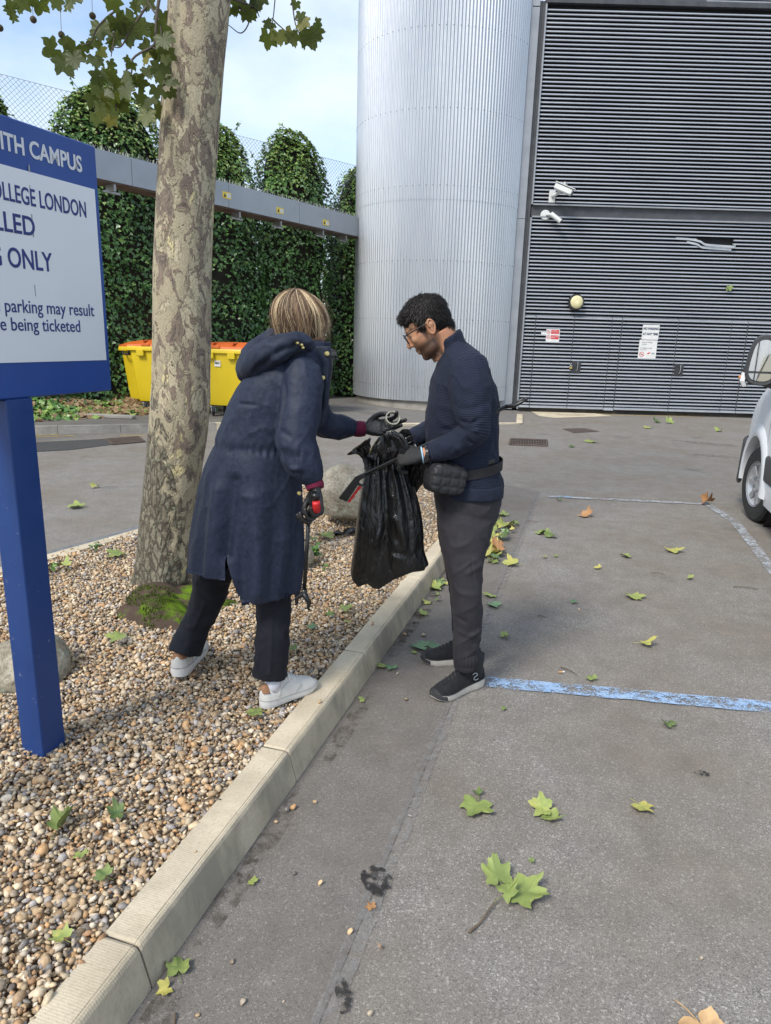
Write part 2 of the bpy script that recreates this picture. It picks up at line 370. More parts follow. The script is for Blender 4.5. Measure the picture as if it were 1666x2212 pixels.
# front kerb: one length of stones with open joints
def kerb_run(name, path, prof, mat, joints=(), gap=.006):
    """prof: (offset outward, z) across the kerb, swept along path between joints"""
    path = np.array(path, float); d = np.r_[0, np.cumsum(np.linalg.norm(np.diff(path[:, :2], axis=0), axis=1))]
    cuts = [0]+[j for j in joints if .2 < j < d[-1]-.2]+[d[-1]]; m = MB()
    for a, b in zip(cuts[:-1], cuts[1:]):
        s = np.unique(np.r_[np.linspace(a+gap/2, b-gap/2, max(2, int((b-a)/.15))), [a+gap/2+.008, b-gap/2-.008]]); rings = []
        for q in s:
            p = np.array([np.interp(q, d, path[:, k]) for k in range(3)]); e = .01
            T = np.array([np.interp(min(q+e, d[-1]), d, path[:, k])-np.interp(max(q-e, 0), d, path[:, k]) for k in range(3)]); T /= np.linalg.norm(T)
            N = np.array((T[1], -T[0], 0)); end = .004 if (q-a < gap or b-q < gap) else 0
            rings.append([p+N*(o)+np.array((0, 0, z-end*(z > .05))) for o, z in prof])
        m.loft(np.array(rings)[:, ::-1])
    return struct(name, m, mat, smooth=True, angle=16)
def kj(p): return float((np.array(p)[:2]-K0[:2])@KD[:2])
PROF = [(-.092, -.1), (-.092, .122), (-.006, .122), (-.004, .1195), (-.0025, .1195), (.0005, .121), (.007, .116), (.0125, .107), (.037, .012), (.04, -.1)]
js = [kj(q)+3.0 for q in ((-.578, 1.377), (-.333, 2.205), (-.069, 3.016), (.219, 4.084))]
nose = [K0+KD*s for s in np.linspace(-3.0, 5.3, 12)]
e0 = nose[-1]; turn = [e0+KD*a-KN*b for a, b in ((.25, .03), (.42, .14), (.5, .32), (.47, .55))]
farp = [G(905, 1043, .12)*(1, 1, 0), G(690, 1040, .12)*(1, 1, 0), G(430, 1105, .12)*(1, 1, 0), G(300, 1145, .12)*(1, 1, 0), G(105, 1200, .12)*(1, 1, 0)]
fl = farp[-1]; farp += [fl+np.array((-.5, -.87, 0))*k for k in (1.2, 2.6, 4.2)]
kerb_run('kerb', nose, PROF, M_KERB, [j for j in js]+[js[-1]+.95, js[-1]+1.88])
PROF2 = [(-.02, -.1), (-.02, .122), (.075, .122), (.085, .112), (.09, -.1)]
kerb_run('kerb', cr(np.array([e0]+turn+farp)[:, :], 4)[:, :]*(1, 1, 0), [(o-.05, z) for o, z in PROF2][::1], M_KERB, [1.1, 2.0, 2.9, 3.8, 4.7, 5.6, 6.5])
jm = MB()
for j in js: p = K0+KD*(j-3.0); jm.prism([p-KN*.088-KD*.0035+(0, 0, -.05), p-KN*.088-KD*.0035+(0, 0, .117), p+KN*.004-KD*.0035+(0, 0, .112), p+KN*.033-KD*.0035+(0, 0, 0), p+KN*.034-KD*.0035+(0, 0, -.05)], KD*.007)
struct('kerb_joint', jm, M_JOINT)
# second tar band on the far road
off = [np.array(p)+np.array((-.62, .35, 0))*.5 for p in farp[2:6]]
band('tar_band', off, .1, .004, M_SEAM, .004, 15)

# ------------------------------------------------------------------ gravel bed
bed_poly = [tuple((K0-KN*.09+KD*s)[:2]) for s in np.linspace(-3, 5.3, 10)]+[tuple((p-KN*.05)[:2]) for p in turn]+[tuple(p[:2]) for p in farp]
M_BED = pmat('gravel_bed', (.16, .125, .085), (.34, .27, .18), 40, .95, .6, 90, dist=.01)
gb = MB(); gb.add([(x, y, .088) for x, y in bed_poly], [tuple(range(len(bed_poly)))]); struct('gravel_bed', gb, M_BED)
def inside(poly, P):
    poly = np.array(poly); r = np.zeros(len(P), bool); j = len(poly)-1
    for i in range(len(poly)):
        a, b = poly[i], poly[j]; c = ((a[1] > P[:, 1]) != (b[1] > P[:, 1])) & (P[:, 0] < (b[0]-a[0])*(P[:, 1]-a[1])/(b[1]-a[1]+1e-12)+a[0]); r ^= c; j = i
    return r
def ico(sub):
    bm = bmesh.new(); bmesh.ops.create_icosphere(bm, subdivisions=sub, radius=1); v = np.array([q.co for q in bm.verts]); f = np.array([[q.index for q in p.verts] for p in bm.faces]); bm.free(); return v, f
def pebbles(P, size, sub, seed, tilt=.5):
    rg = np.random.default_rng(seed); v0, f0 = ico(sub); n = len(P); protos = []
    for k in range(14):
        nrm = v0/np.linalg.norm(v0, axis=1)[:, None]; d = 1+.2*vnoise(nrm+k*7.7, 1.3, 2)
        w = nrm*d[:, None]
        for _ in range(rg.integers(3, 8)):              # flats knocked into the stone
            q = rg.normal(size=3); q /= np.linalg.norm(q); c = rg.uniform(.45, .78); h = w@q; w = w-np.outer(np.maximum(h-c, 0)*.93, q)
        protos.append(w)
    protos = np.array(protos); idx = rg.integers(0, 14, n)
    sc = np.stack((rg.uniform(.75, 1.3, n), rg.uniform(.65, 1.0, n), rg.uniform(.38, .72, n)), 1)*size[:, None]
    a, b, c = rg.uniform(0, 6.28, n), rg.normal(0, tilt, n), rg.normal(0, tilt, n)
    ca, sa, cb, sb, cc, s_c = np.cos(a), np.sin(a), np.cos(b), np.sin(b), np.cos(c), np.sin(c); z = np.zeros(n); o = np.ones(n)
    Rz = np.stack((ca, -sa, z, sa, ca, z, z, z, o), 1).reshape(n, 3, 3); Rx = np.stack((o, z, z, z, cb, -sb, z, sb, cb), 1).reshape(n, 3, 3); Ry = np.stack((cc, z, s_c, z, o, z, -s_c, z, cc), 1).reshape(n, 3, 3)
    RR = Rz@Rx@Ry; v = np.einsum('nij,nkj->nki', RR, protos[idx]*sc[:, None, :])+P[:, None, :]
    f = (f0[None]+(np.arange(n)*len(v0))[:, None, None]).reshape(-1, 3)
    pal = np.array([(.36, .26, .15), (.42, .33, .21), (.3, .21, .12), (.44, .36, .25), (.5, .43, .32), (.39, .28, .16), (.52, .47, .38), (.22, .18, .13), (.16, .155, .15), (.25, .24, .235), (.32, .31, .3), (.4, .25, .12), (.31, .18, .09), (.13, .115, .1), (.47, .4, .28), (.38, .33, .26)])
    pc = pal[rg.choice(len(pal), n, p=np.array([9, 10, 9, 9, 7, 8, 4, 7, 6, 6, 4, 6, 4, 5, 7, 5])/106.)]*rg.uniform(1.1, 1.85, (n, 1))*np.array((1.03, .99, .96))
    return v.reshape(-1, 3), f, np.repeat(pc, len(v0), 0)
t = NT('pebble'); a = t.attr('tint').outputs[0]
col = t.mix(t.ramp(t.noise(55, 4, .65), [(.35, 0.), (.68, .5)]), a, (.12, .085, .055)); col = t.mix(t.ramp(t.noise(160, 3), [(.55, 0.), (.7, .45)]), col, (.56, .5, .42))
M_PEB = t.out(col, t.ramp(t.noise(30, 2), [(.3, .5), (.7, .8)]), 0, t.bump(t.noise(240, 3), .25, .002), .4)
rg = np.random.default_rng(3)
TREE_C = np.array((-1.135, 3.95)); MOUND = [(-1.14, 3.55, .36, .3, .10), (-1.24, 3.35, .23, .19, .12), (-1.05, 3.6, .3, .2, .06)]
def bed_z(P): return .112+.012*vnoise(np.c_[P, P[:, :1]*0], 1.7, 2)
VV, FF, CC, nn = [], [], [], 0
for (lo, hi, sp, sub, layers) in ((1.0, 2.7, .0165, 2, 2), (2.7, 7.3, .0185, 1, 2)):
    for ly in range(layers):
        gx, gy = np.meshgrid(np.arange(-3.6, 1.2, sp), np.arange(lo, hi, sp)); P = np.stack((gx.ravel(), gy.ravel()), 1); P[:, 0] += (np.round(P[:, 1]/sp) % 2)*sp/2; P += rg.uniform(-.4, .4, P.shape)*sp
        P = P[inside(bed_poly, P)]; P = P[(P[:, 0] > -.8*P[:, 1]-.85)]
        P = P[np.hypot(*(P-TREE_C).T) > .17]
        sz = np.clip(rg.lognormal(math.log(.0101), .35, len(P)), .0045, .024)*(1.0 if ly else 1.12)
        if sub == 2: sub_ = 2 if False else 1
        else: sub_ = 1
        Z = bed_z(P)+(-.012 if ly == 0 else .001)+rg.normal(0, .0035, len(P))
        v, f, c = pebbles(np.c_[P, Z], sz, sub_, 11+ly+int(hi*10)); VV.append(v); FF.append(f+nn); CC.append(c); nn += len(v)
tag(mk('gravel', np.vstack(VV), np.vstack(FF), M_PEB, attrs={'tint': np.vstack(CC)}), kind='stuff')

# ------------------------------------------------------------------ far pavement
K0f, K1f, K2f, K3f, K4f = G(94, 937.6), G(467, 929), G(860, 919.5), G(1130, 916), G(1130, 896)
left = K0f+(K0f-K1f)/np.linalg.norm(K0f-K1f)*9
edge = np.array([left, K0f, K1f, K2f, K3f, K4f]); zz = [.11, .11, .11, .03, .012, .012]
pv = [(p[0], p[1], z) for p, z in zip(edge, zz)]; back = [(3.0, 16.2, .012), (3.0, 22, .03), (-14, 22, .11), (-14, edge[0][1], .11)]
m = MB(); m.add(pv+back, [(0, 1, 2, 7, 8, 9)[:6] if False else (0, 1, 2, 8, 9), (2, 3, 7, 8), (3, 4, 5, 6, 7)])
struct('pavement', m, M_PAVE)
pr = [(-.13, -.1), (-.13, .003), (-.012, .003), (.0, -.008), (.012, -.14)]
def kerb2(name, pts, zs, mat, joints):
    path = np.array([(p[0], p[1], z+.002) for p, z in zip(pts, zs)]); return kerb_run(name, path, pr, mat, joints)
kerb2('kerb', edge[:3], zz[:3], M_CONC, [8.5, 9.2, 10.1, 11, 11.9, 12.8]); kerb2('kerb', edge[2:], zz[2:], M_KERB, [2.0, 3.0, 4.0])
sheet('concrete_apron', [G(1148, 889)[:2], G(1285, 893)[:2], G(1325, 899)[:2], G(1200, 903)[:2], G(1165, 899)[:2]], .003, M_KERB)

# ================================================================== TOWER
TC = np.array((1.049, 17.06)); TR = 1.908
t = NT('corrugated_aluminium'); f = t.noise(1.1, 5, .6, t.mapping(t.obj(), scale=(1, 1, .25)))
col = t.mix(t.ramp(f, [(.3, 0.), (.7, 1.)]), (.47, .49, .52), (.58, .595, .615)); col = t.mix(t.ramp(t.noise(4, 6, .7, t.mapping(t.obj(), scale=(3, 3, .3))), [(.62, 0.), (.8, .25)]), col, (.33, .33, .33))
M_CORR = t.out(col, t.ramp(t.noise(9, 3), [(.3, .33), (.7, .46)]), .75, t.bump(t.noise(60, 2), .04, .002))
M_DKMET = pmat('dark_metal', (.055, .058, .065), (.085, .088, .095), 5, .5, .05, 80, .3)
M_GRYMET = pmat('grey_panel', (.27, .285, .31), (.34, .355, .38), 2.5, .45, .04, 60, .35)
M_BOLT = pmat('bolt_steel', (.1, .1, .1), (.25, .25, .25), 40, .4, .05, 80, .8)
tw = thing('round_tower', 'round stair tower clad in vertical silver corrugated metal beside the louvred building', 'tower', (TC[0], TC[1], 0))
def corr(name, z0, z1, dr=0.0, nrib=174):
    n = nrib*8; a = np.linspace(0, 2*math.pi, n, endpoint=False); ph = np.arange(n) % 8
    prof = np.array((0, .006, .016, .022, .022, .016, .006, 0))[ph]; r = TR-.011+prof+dr
    zs = np.linspace(z0, z1, 4); rings = np.stack([np.stack((TC[0]+np.cos(a)*r, TC[1]+np.sin(a)*r, a*0+z), 1) for z in zs])
    v, f = grid_faces(rings, (False, False)); return mk(name, v, np.array(f), M_CORR, tw)
corr('cladding', .24, 4.33); corr('cladding', 4.30, 12.5, .006)
m = MB()
for z in (7.386, 5.968, 4.563, 3.132, 1.964, .551):
    for k in range(0, 174, 2):
        a = (k+3.5/8)*2*math.pi/174
        if math.sin(a) > .35: continue
        c = np.array((TC[0]+math.cos(a)*(TR+.016), TC[1]+math.sin(a)*(TR+.016), z)); m.ell(c, (.011, .011, .011), nu=6, nv=4)
tag(mkb('screw', m, M_BOLT, tw, smooth=True), kind='stuff')
m = MB(); m.lathe([(TR-.07, -.05), (TR-.07, .3)], (TC[0], TC[1], 0), n=64); mkb('plinth', m, M_CONC, tw, angle=40)

# ================================================================== LOUVRED BUILDING
FY = 16.05
bl = thing('louvred_building', 'large dark grey building faced with horizontal metal louvres and doors', 'building', (6, FY, 0))
t = NT('louvre_blade'); f = t.noise(2.2, 5, .6, t.mapping(t.obj(), scale=(.4, 1, 3)))
col = t.mix(t.ramp(f, [(.3, 0.), (.7, 1.)]), (.36, .38, .42), (.47, .495, .53)); col = t.mix(t.ramp(t.noise(14, 4, .7), [(.66, 0.), (.8, .3)]), col, (.16, .155, .15))
M_LOUV = t.out(col, t.ramp(t.noise(7, 3), [(.3, .38), (.7, .55)]), .45, t.bump(t.noise(50, 2), .05, .002))
M_VOID = pmat('louvre_back', (.008, .008, .011), (.014, .014, .018), 3, .8)
BP = [(.035, .024), (-.026, .013), (-.034, .008), (-.036, -.012), (-.028, -.0165), (.01, -.012)]
def blades(name, x0, x1, z0, z1, yo=0.0, parent=bl, skip=None, sag=0.0, mat=None):
    m = MB(); z = z0; i = 0
    while z < z1-.02:
        segs = [(x0, x1)]
        if skip and skip(z): a, b = skip(z); segs = [(x0, a), (b, x1)]
        for a, b in segs:
            w = .0016*math.sin(i*2.3+a*3)+sag*random.uniform(-1, 1)
            pts = [[(a, FY+yo+y, z+dz) for y, dz in BP], [(b, FY+yo+y, z+dz+w) for y, dz in BP]]; m.loft(np.array(pts))
        z += .076; i += 1
    return mkb(name, m, mat or M_LOUV, parent)
XR = 16.0
blades('upper_louvre', 2.965, XR, 4.47, 8.12)
blades('lower_louvre', 2.965, XR, 2.20, 4.13, skip=lambda z: (6.55, 7.36) if 3.66 < z < 3.84 else None)
b0 = MB(); b0.box((9.5, FY+.1, 4.1), (13.1, .08, 8.2)); b0.box((9.5, FY+3, 4.08), (13.1, 5.7, 8.15)); mkb('wall', b0, M_VOID, bl)
fm = MB(); fm.box((2.945, FY-.02, 6.28), (.03, .1, 3.75)); fm.box((2.945, FY-.02, 2.1), (.03, .1, 4.08)); fm.box((9.5, FY-.022, 4.405), (13.07, .1, .03)); fm.box((9.5, FY-.022, 4.16), (13.07, .1, .03)); mkb('louvre_frame', fm, M_GRYMET, bl)
fm = MB(); fm.box((9.5, FY+.03, 4.283), (13.1, .06, .21)); fm.box((9.5, FY-.02, 8.19), (13.14, .14, .09)); mkb('floor_beam', fm, M_DKMET, bl)
fm = MB(); fm.box((2.885, FY+.05, 4.15), (.09, .1, 8.1)); fm.box((2.83, FY+.02, 4.15), (.02, .06, 8.1)); fm.box((2.86, FY+.0, 4.15), (.012, .04, 8.1)); mkb('corner_gutter', fm, M_DKMET, bl)
fm = MB(); fm.box((2.69, FY+.15, 6.1), (.26, .36, 3.96)); fm.box((2.69, FY+.15, 2.08), (.26, .36, 4.06)); fm.box((2.69, FY+.15, 10.1), (.26, .36, 4.0)); mkb('corner_column', fm, M_GRYMET, bl)
fm = MB(); fm.box((2.8, FY+.3, 4.1), (.6, .1, 8.2)); mkb('return_wall', fm, M_DKMET, bl)
fm = MB(); fm.box((9.5, FY+.05, .06), (13.1, .1, .2)); mkb('plinth', fm, M_DKCONC, bl)
# the torn slat near the beam
bs_ = MB(); prof = [(.0, .022), (.0, -.02), (-.004, -.02), (-.004, .022)]
path = [(6.1, -.036, 3.80), (6.4, -.04, 3.79), (6.62, -.075, 3.745), (6.72, -.085, 3.69), (6.95, -.09, 3.672), (7.36, -.1, 3.655)]
bs_.loft(np.array([[(x, FY+y+a, z+b) for a, b in prof] for x, y, z in cr(path, 4)])); bs_.loft(np.array([[(x-.05, FY+y*.8+a+.01, z-.055+b) for a, b in prof] for x, y, z in cr(path[1:], 4)])); bs_.box((7.36, FY-.07, 3.672), (.012, .1, .05)); mkb('bent_slat', bs_, pmat('bare_blade', (.4, .42, .45), (.5, .52, .54), 5, .35, .05, 60, .5), bl)
# doors and fixed strips along the foot
M_HND = pmat('handle_plate', (.035, .037, .04), (.06, .06, .062), 9, .45, .05, 80, .4); M_CHROME = pmat('bright_steel', (.5, .5, .5), (.65, .65, .65), 20, .25, .02, 80, .9)
xs = [2.965, 3.218, 4.073, 4.911, 5.139, 6.385, 7.57, 7.932, 9.18, 10.4, 10.75, 12.0, 13.2, XR]; isdoor = [0, 1, 1, 0, 1, 1, 0, 1, 1, 0, 1, 1, 0]
for i, (a, b) in enumerate(zip(xs[:-1], xs[1:])):
    yo = -.012 if isdoor[i] else 0.0
    o = blades('door' if isdoor[i] else 'fixed_strip', a+.008, b-.008, .19, 2.08, yo, sag=.001)
    m = MB(); m.box((a+.004, FY-.006+yo, 1.13), (.007, .055, 1.95)); mkb('edge_strip', m, M_DKMET, o); m = MB(); m.box((b-.004, FY-.004+yo, 1.13), (.007, .05, 1.95)); mkb('edge_strip', m, M_DKMET, o)
    m = MB(); m.prism([(a+.006, FY-.05+yo, 2.09), (a+.006, FY-.05+yo, 2.075), (a+.006, FY+.04, 2.085), (a+.006, FY+.04, 2.15)], (b-a-.012, 0, 0)); mkb('drip_flashing', m, M_LOUV, o); m = MB(); m.prism([(a+.006, FY-.06+yo, .115-.02*(i == 3)), (a+.006, FY-.06+yo, .1-.02*(i == 3)), (a+.006, FY+.03, .13), (a+.006, FY+.03, .17)], (b-a-.012, 0, 0)); mkb('drip_flashing', m, M_LOUV, o)
    if i in (2, 5, 7):
        m = MB(); m.box((a+.13, FY-.045, 1.03), (.2, .03, .27), bev=.006); h = mkb('handle_plate', m, M_HND, o)
        m = MB(); m.tube([(a+.15, FY-.062, 1.14), (a+.155, FY-.085, 1.12), (a+.15, FY-.085, .98), (a+.13, FY-.064, .95)], .009, 6, smooth=3); mkb('handle', m, M_CHROME, o)
# building beyond, seen over the roof edge
fb = thing('rear_building', 'pale ribbed metal building showing above the louvred roof edge', 'building', (12, 30, 0))
m = MB(); m.box((17.0, 30, 8.5), (14, 8, 17)); mkb('wall', m, M_DKMET, fb)
m = MB()
for k in range(90): m.box((17.0, 25.96, 8+k*.1), (14.1, .1, .06))
mkb('ribbed_cladding', m, M_GRYMET, fb)
# ================================================================== OVERHEAD BEAM
bm0, bm1 = np.array((-4.42, 10.98)), np.array((-.72, 16.55)); bd = (bm1-bm0)/np.linalg.norm(bm1-bm0); bstart = bm0-bd*3.2; blen = np.linalg.norm(bm1-bstart); bang = math.atan2(bd[1], bd[0]); bn = np.array((bd[1], -bd[0]))
M_BEAM = pmat('beam_coating', (.33, .36, .395), (.4, .43, .47), 1.6, .42, .03, 60, .25)
M_GALV = pmat('galvanised', (.3, .3, .3), (.42, .42, .42), 30, .4, .05, 90, .7)
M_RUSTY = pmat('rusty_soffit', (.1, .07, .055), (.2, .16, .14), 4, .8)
def bp(s, o, z): return np.array((bstart[0]+bd[0]*s+bn[0]*o, bstart[1]+bd[1]*s+bn[1]*o, z))
cb = thing('overhead_beam', 'long grey box beam with bird spikes on top running to the round tower', 'beam', bp(blen/2, 0, 0))
def bbox(m, s0, s1, o0, o1, z0, z1, bev=0): m.box(bp((s0+s1)/2, (o0+o1)/2, (z0+z1)/2), (s1-s0, abs(o1-o0), z1-z0), bang, bev=bev)
cuts = [0, 1.9, 3.9, 5.9, 7.8, blen]
for a, b in zip(cuts[:-1], cuts[1:]):
    m = MB(); bbox(m, a+.004, b-.004, -.02, .0, 3.72, 4.12); o = mkb('side_panel', m, M_BEAM, cb)
m = MB(); bbox(m, 0, blen, -.42, -.022, 3.76, 4.10); mkb('beam_box', m, M_BEAM, cb)
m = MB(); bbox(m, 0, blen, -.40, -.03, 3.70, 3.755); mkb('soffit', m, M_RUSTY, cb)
m = MB()
for k in range(int(blen/.035)):
    s = k*.035+random.uniform(-.01, .01)
    for o in (-.03, -.09): a = bp(s, o, 4.1); m.tube([a, a+np.array((random.uniform(-.05, .05), random.uniform(-.05, .05), random.uniform(.06, .1)))], .0018, 3)
tag(mkb('bird_spike', m, M_GALV, cb), kind='stuff')
for s in (3.6, 4.9, 6.2, 7.3, 8.6, 9.4):
    m = MB(); bbox(m, s, s+.04, -.25, -.05, 3.6, 3.70); bbox(m, s-.12, s+.16, -.16, -.12, 3.57, 3.6); mkb('hanger_bracket', m, M_GALV, cb)
m = MB(); bbox(m, .3, .5, -.35, -.08, 0, 3.7); mkb('support_post', m, M_BEAM, cb)
M_WARN = pmat('warning_yellow', (.72, .55, .06), (.78, .62, .1), 9, .5); M_BLK = pmat('black_ink', (.015, .015, .015), (.025, .025, .025), 20, .6); M_WHITE = pmat('white_card', (.62, .62, .6), (.72, .72, .7), 9, .5); M_RED = pmat('sign_red', (.5, .03, .04), (.58, .05, .05), 9, .5)
for px, py in ((490, 422), (605, 455), (704, 481)):
    # where that sight line meets the face of the beam
    d = _ray(px, py); A = np.array(((d.x, -bd[0]), (d.y, -bd[1]))); tt, s = np.linalg.solve(A, bstart); c = bp(s, 0, CAM_H+d.z*tt)
    m = MB(); bbox(m, s-.1, s+.1, .002, .006, c[2]-.055, c[2]+.055); o = mkb('warning_label', m, M_WARN, cb)
    m = MB(); m.prism([bp(s-.08, .0065, c[2]-.03), bp(s-.02, .0065, c[2]-.03), bp(s-.05, .0065, c[2]+.03)], (bn[0]*.001, bn[1]*.001, 0)); mkb('warning_triangle', m, M_BLK, o)
    m = MB(); bbox(m, s, s+.085, .006, .0072, c[2]-.038, c[2]+.038); mkb('label_text', m, M_WHITE, o)

# ================================================================== CHAIN LINK FENCE
fd = np.array((.7023, .7119)); f0 = np.array((-5.3, 13.6))
def fp(t, o=0.0, z=0.0): return np.array((f0[0]+fd[0]*t-fd[1]*o, f0[1]+fd[1]*t+fd[0]*o, z))
M_WIRE = pmat('fence_wire', (.28, .29, .3), (.36, .37, .38), 20, .5, .02, 60, .5)
cf = thing('chain_link_fence', 'tall chain link fence showing between the ivy columns', 'fence', fp(1, 0, 0))
m = MB(); z0, z1, s0, s1, p = 2.4, 5.5, -5.0, 6.6, .085
def wire(a, b): 
    d = b-a; L_ = np.linalg.norm(d); d /= L_; x = np.cross(d, (fd[1], -fd[0], 0)); x /= np.linalg.norm(x); r = .0028; y = np.array((fd[1], -fd[0], 0))
    m.add([a+x*r, a-x*r*.5+y*r, a-x*r*.5-y*r, b+x*r, b-x*r*.5+y*r, b-x*r*.5-y*r], [(0, 1, 4, 3), (1, 2, 5, 4), (2, 0, 3, 5)])
H_ = z1-z0
for k in range(int((s1-s0+H_)/p)):
    for sg in (1, -1):
        a0 = s0-H_+k*p; lo = max(0, (s0-a0)); hi = min(H_, s1-a0)
        if hi-lo < .05: continue
        wire(fp(a0+lo, .006*sg, z0+lo if sg > 0 else z1-lo), fp(a0+hi, .006*sg, z0+hi if sg > 0 else z1-hi))
mkb('wire_mesh', m, M_WIRE, cf)
for z in (z1, z0, 4.0): m = MB(); m.tube([fp(s0, 0, z), fp(s1, 0, z)], .004, 5); mkb('straining_wire', m, M_WIRE, cf)
for s in (-4.6, -2.1, .1, 2.3, 4.4, 6.4): m = MB(); m.tube([fp(s, .05, 0), fp(s, .05, z1+.1)], .03, 8); mkb('fence_post', m, M_WIRE, cf)

# ================================================================== IVY
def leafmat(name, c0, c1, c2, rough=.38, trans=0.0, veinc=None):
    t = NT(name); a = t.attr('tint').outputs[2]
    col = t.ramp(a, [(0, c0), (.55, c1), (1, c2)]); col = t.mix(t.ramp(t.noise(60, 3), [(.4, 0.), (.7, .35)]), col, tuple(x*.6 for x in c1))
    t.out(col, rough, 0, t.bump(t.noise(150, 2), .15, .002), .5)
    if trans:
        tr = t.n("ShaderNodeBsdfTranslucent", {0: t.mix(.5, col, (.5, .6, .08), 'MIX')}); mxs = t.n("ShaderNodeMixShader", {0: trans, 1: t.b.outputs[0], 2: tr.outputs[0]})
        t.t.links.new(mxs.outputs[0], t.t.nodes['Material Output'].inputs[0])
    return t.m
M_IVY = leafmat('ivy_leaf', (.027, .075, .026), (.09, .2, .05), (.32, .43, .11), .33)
M_CORE = pmat('ivy_backing', (.012, .014, .008), (.03, .025, .015), 5, .95)
M_STEM = pmat('brown_stem', (.1, .07, .045), (.17, .13, .09), 20, .85)
IVY = np.array([(0, 0, 0), (.32, -.12, .0), (.5, .2, .06), (.28, .38, .0), (.22, .5, .02), (0, 1.0, .06), (-.22, .5, .02), (-.28, .38, 0), (-.5, .2, .06), (-.32, -.12, 0)])-np.array((0, .3, 0))
IVYF = [(0, 1, 2, 3), (0, 3, 4, 5), (0, 5, 6, 7), (0, 7, 8, 9)]
def leafcloud(P, N, size, rg, proto, pf, droop=.6, jitter=.6):
    """one leaf per point: N outward direction; leaves hang a little"""
    n = len(P); z = N+rg.normal(0, jitter, (n, 3)); z[:, 2] += .35; z /= np.linalg.norm(z, axis=1)[:, None]
    d = np.c_[rg.normal(0, .5, (n, 2)), -np.ones(n)*droop]; d -= z*np.sum(d*z, 1)[:, None]; d /= np.linalg.norm(d, axis=1)[:, None]; x = np.cross(d, z)
    B = np.stack((x, d, z), 2)*size[:, None, None]; v = np.einsum('nij,kj->nki', B, proto)+P[:, None, :]
    k = len(proto); f = (np.array(pf)[None]+(np.arange(n)*k)[:, None, None]).reshape(-1, 4); return v.reshape(-1, 3), f
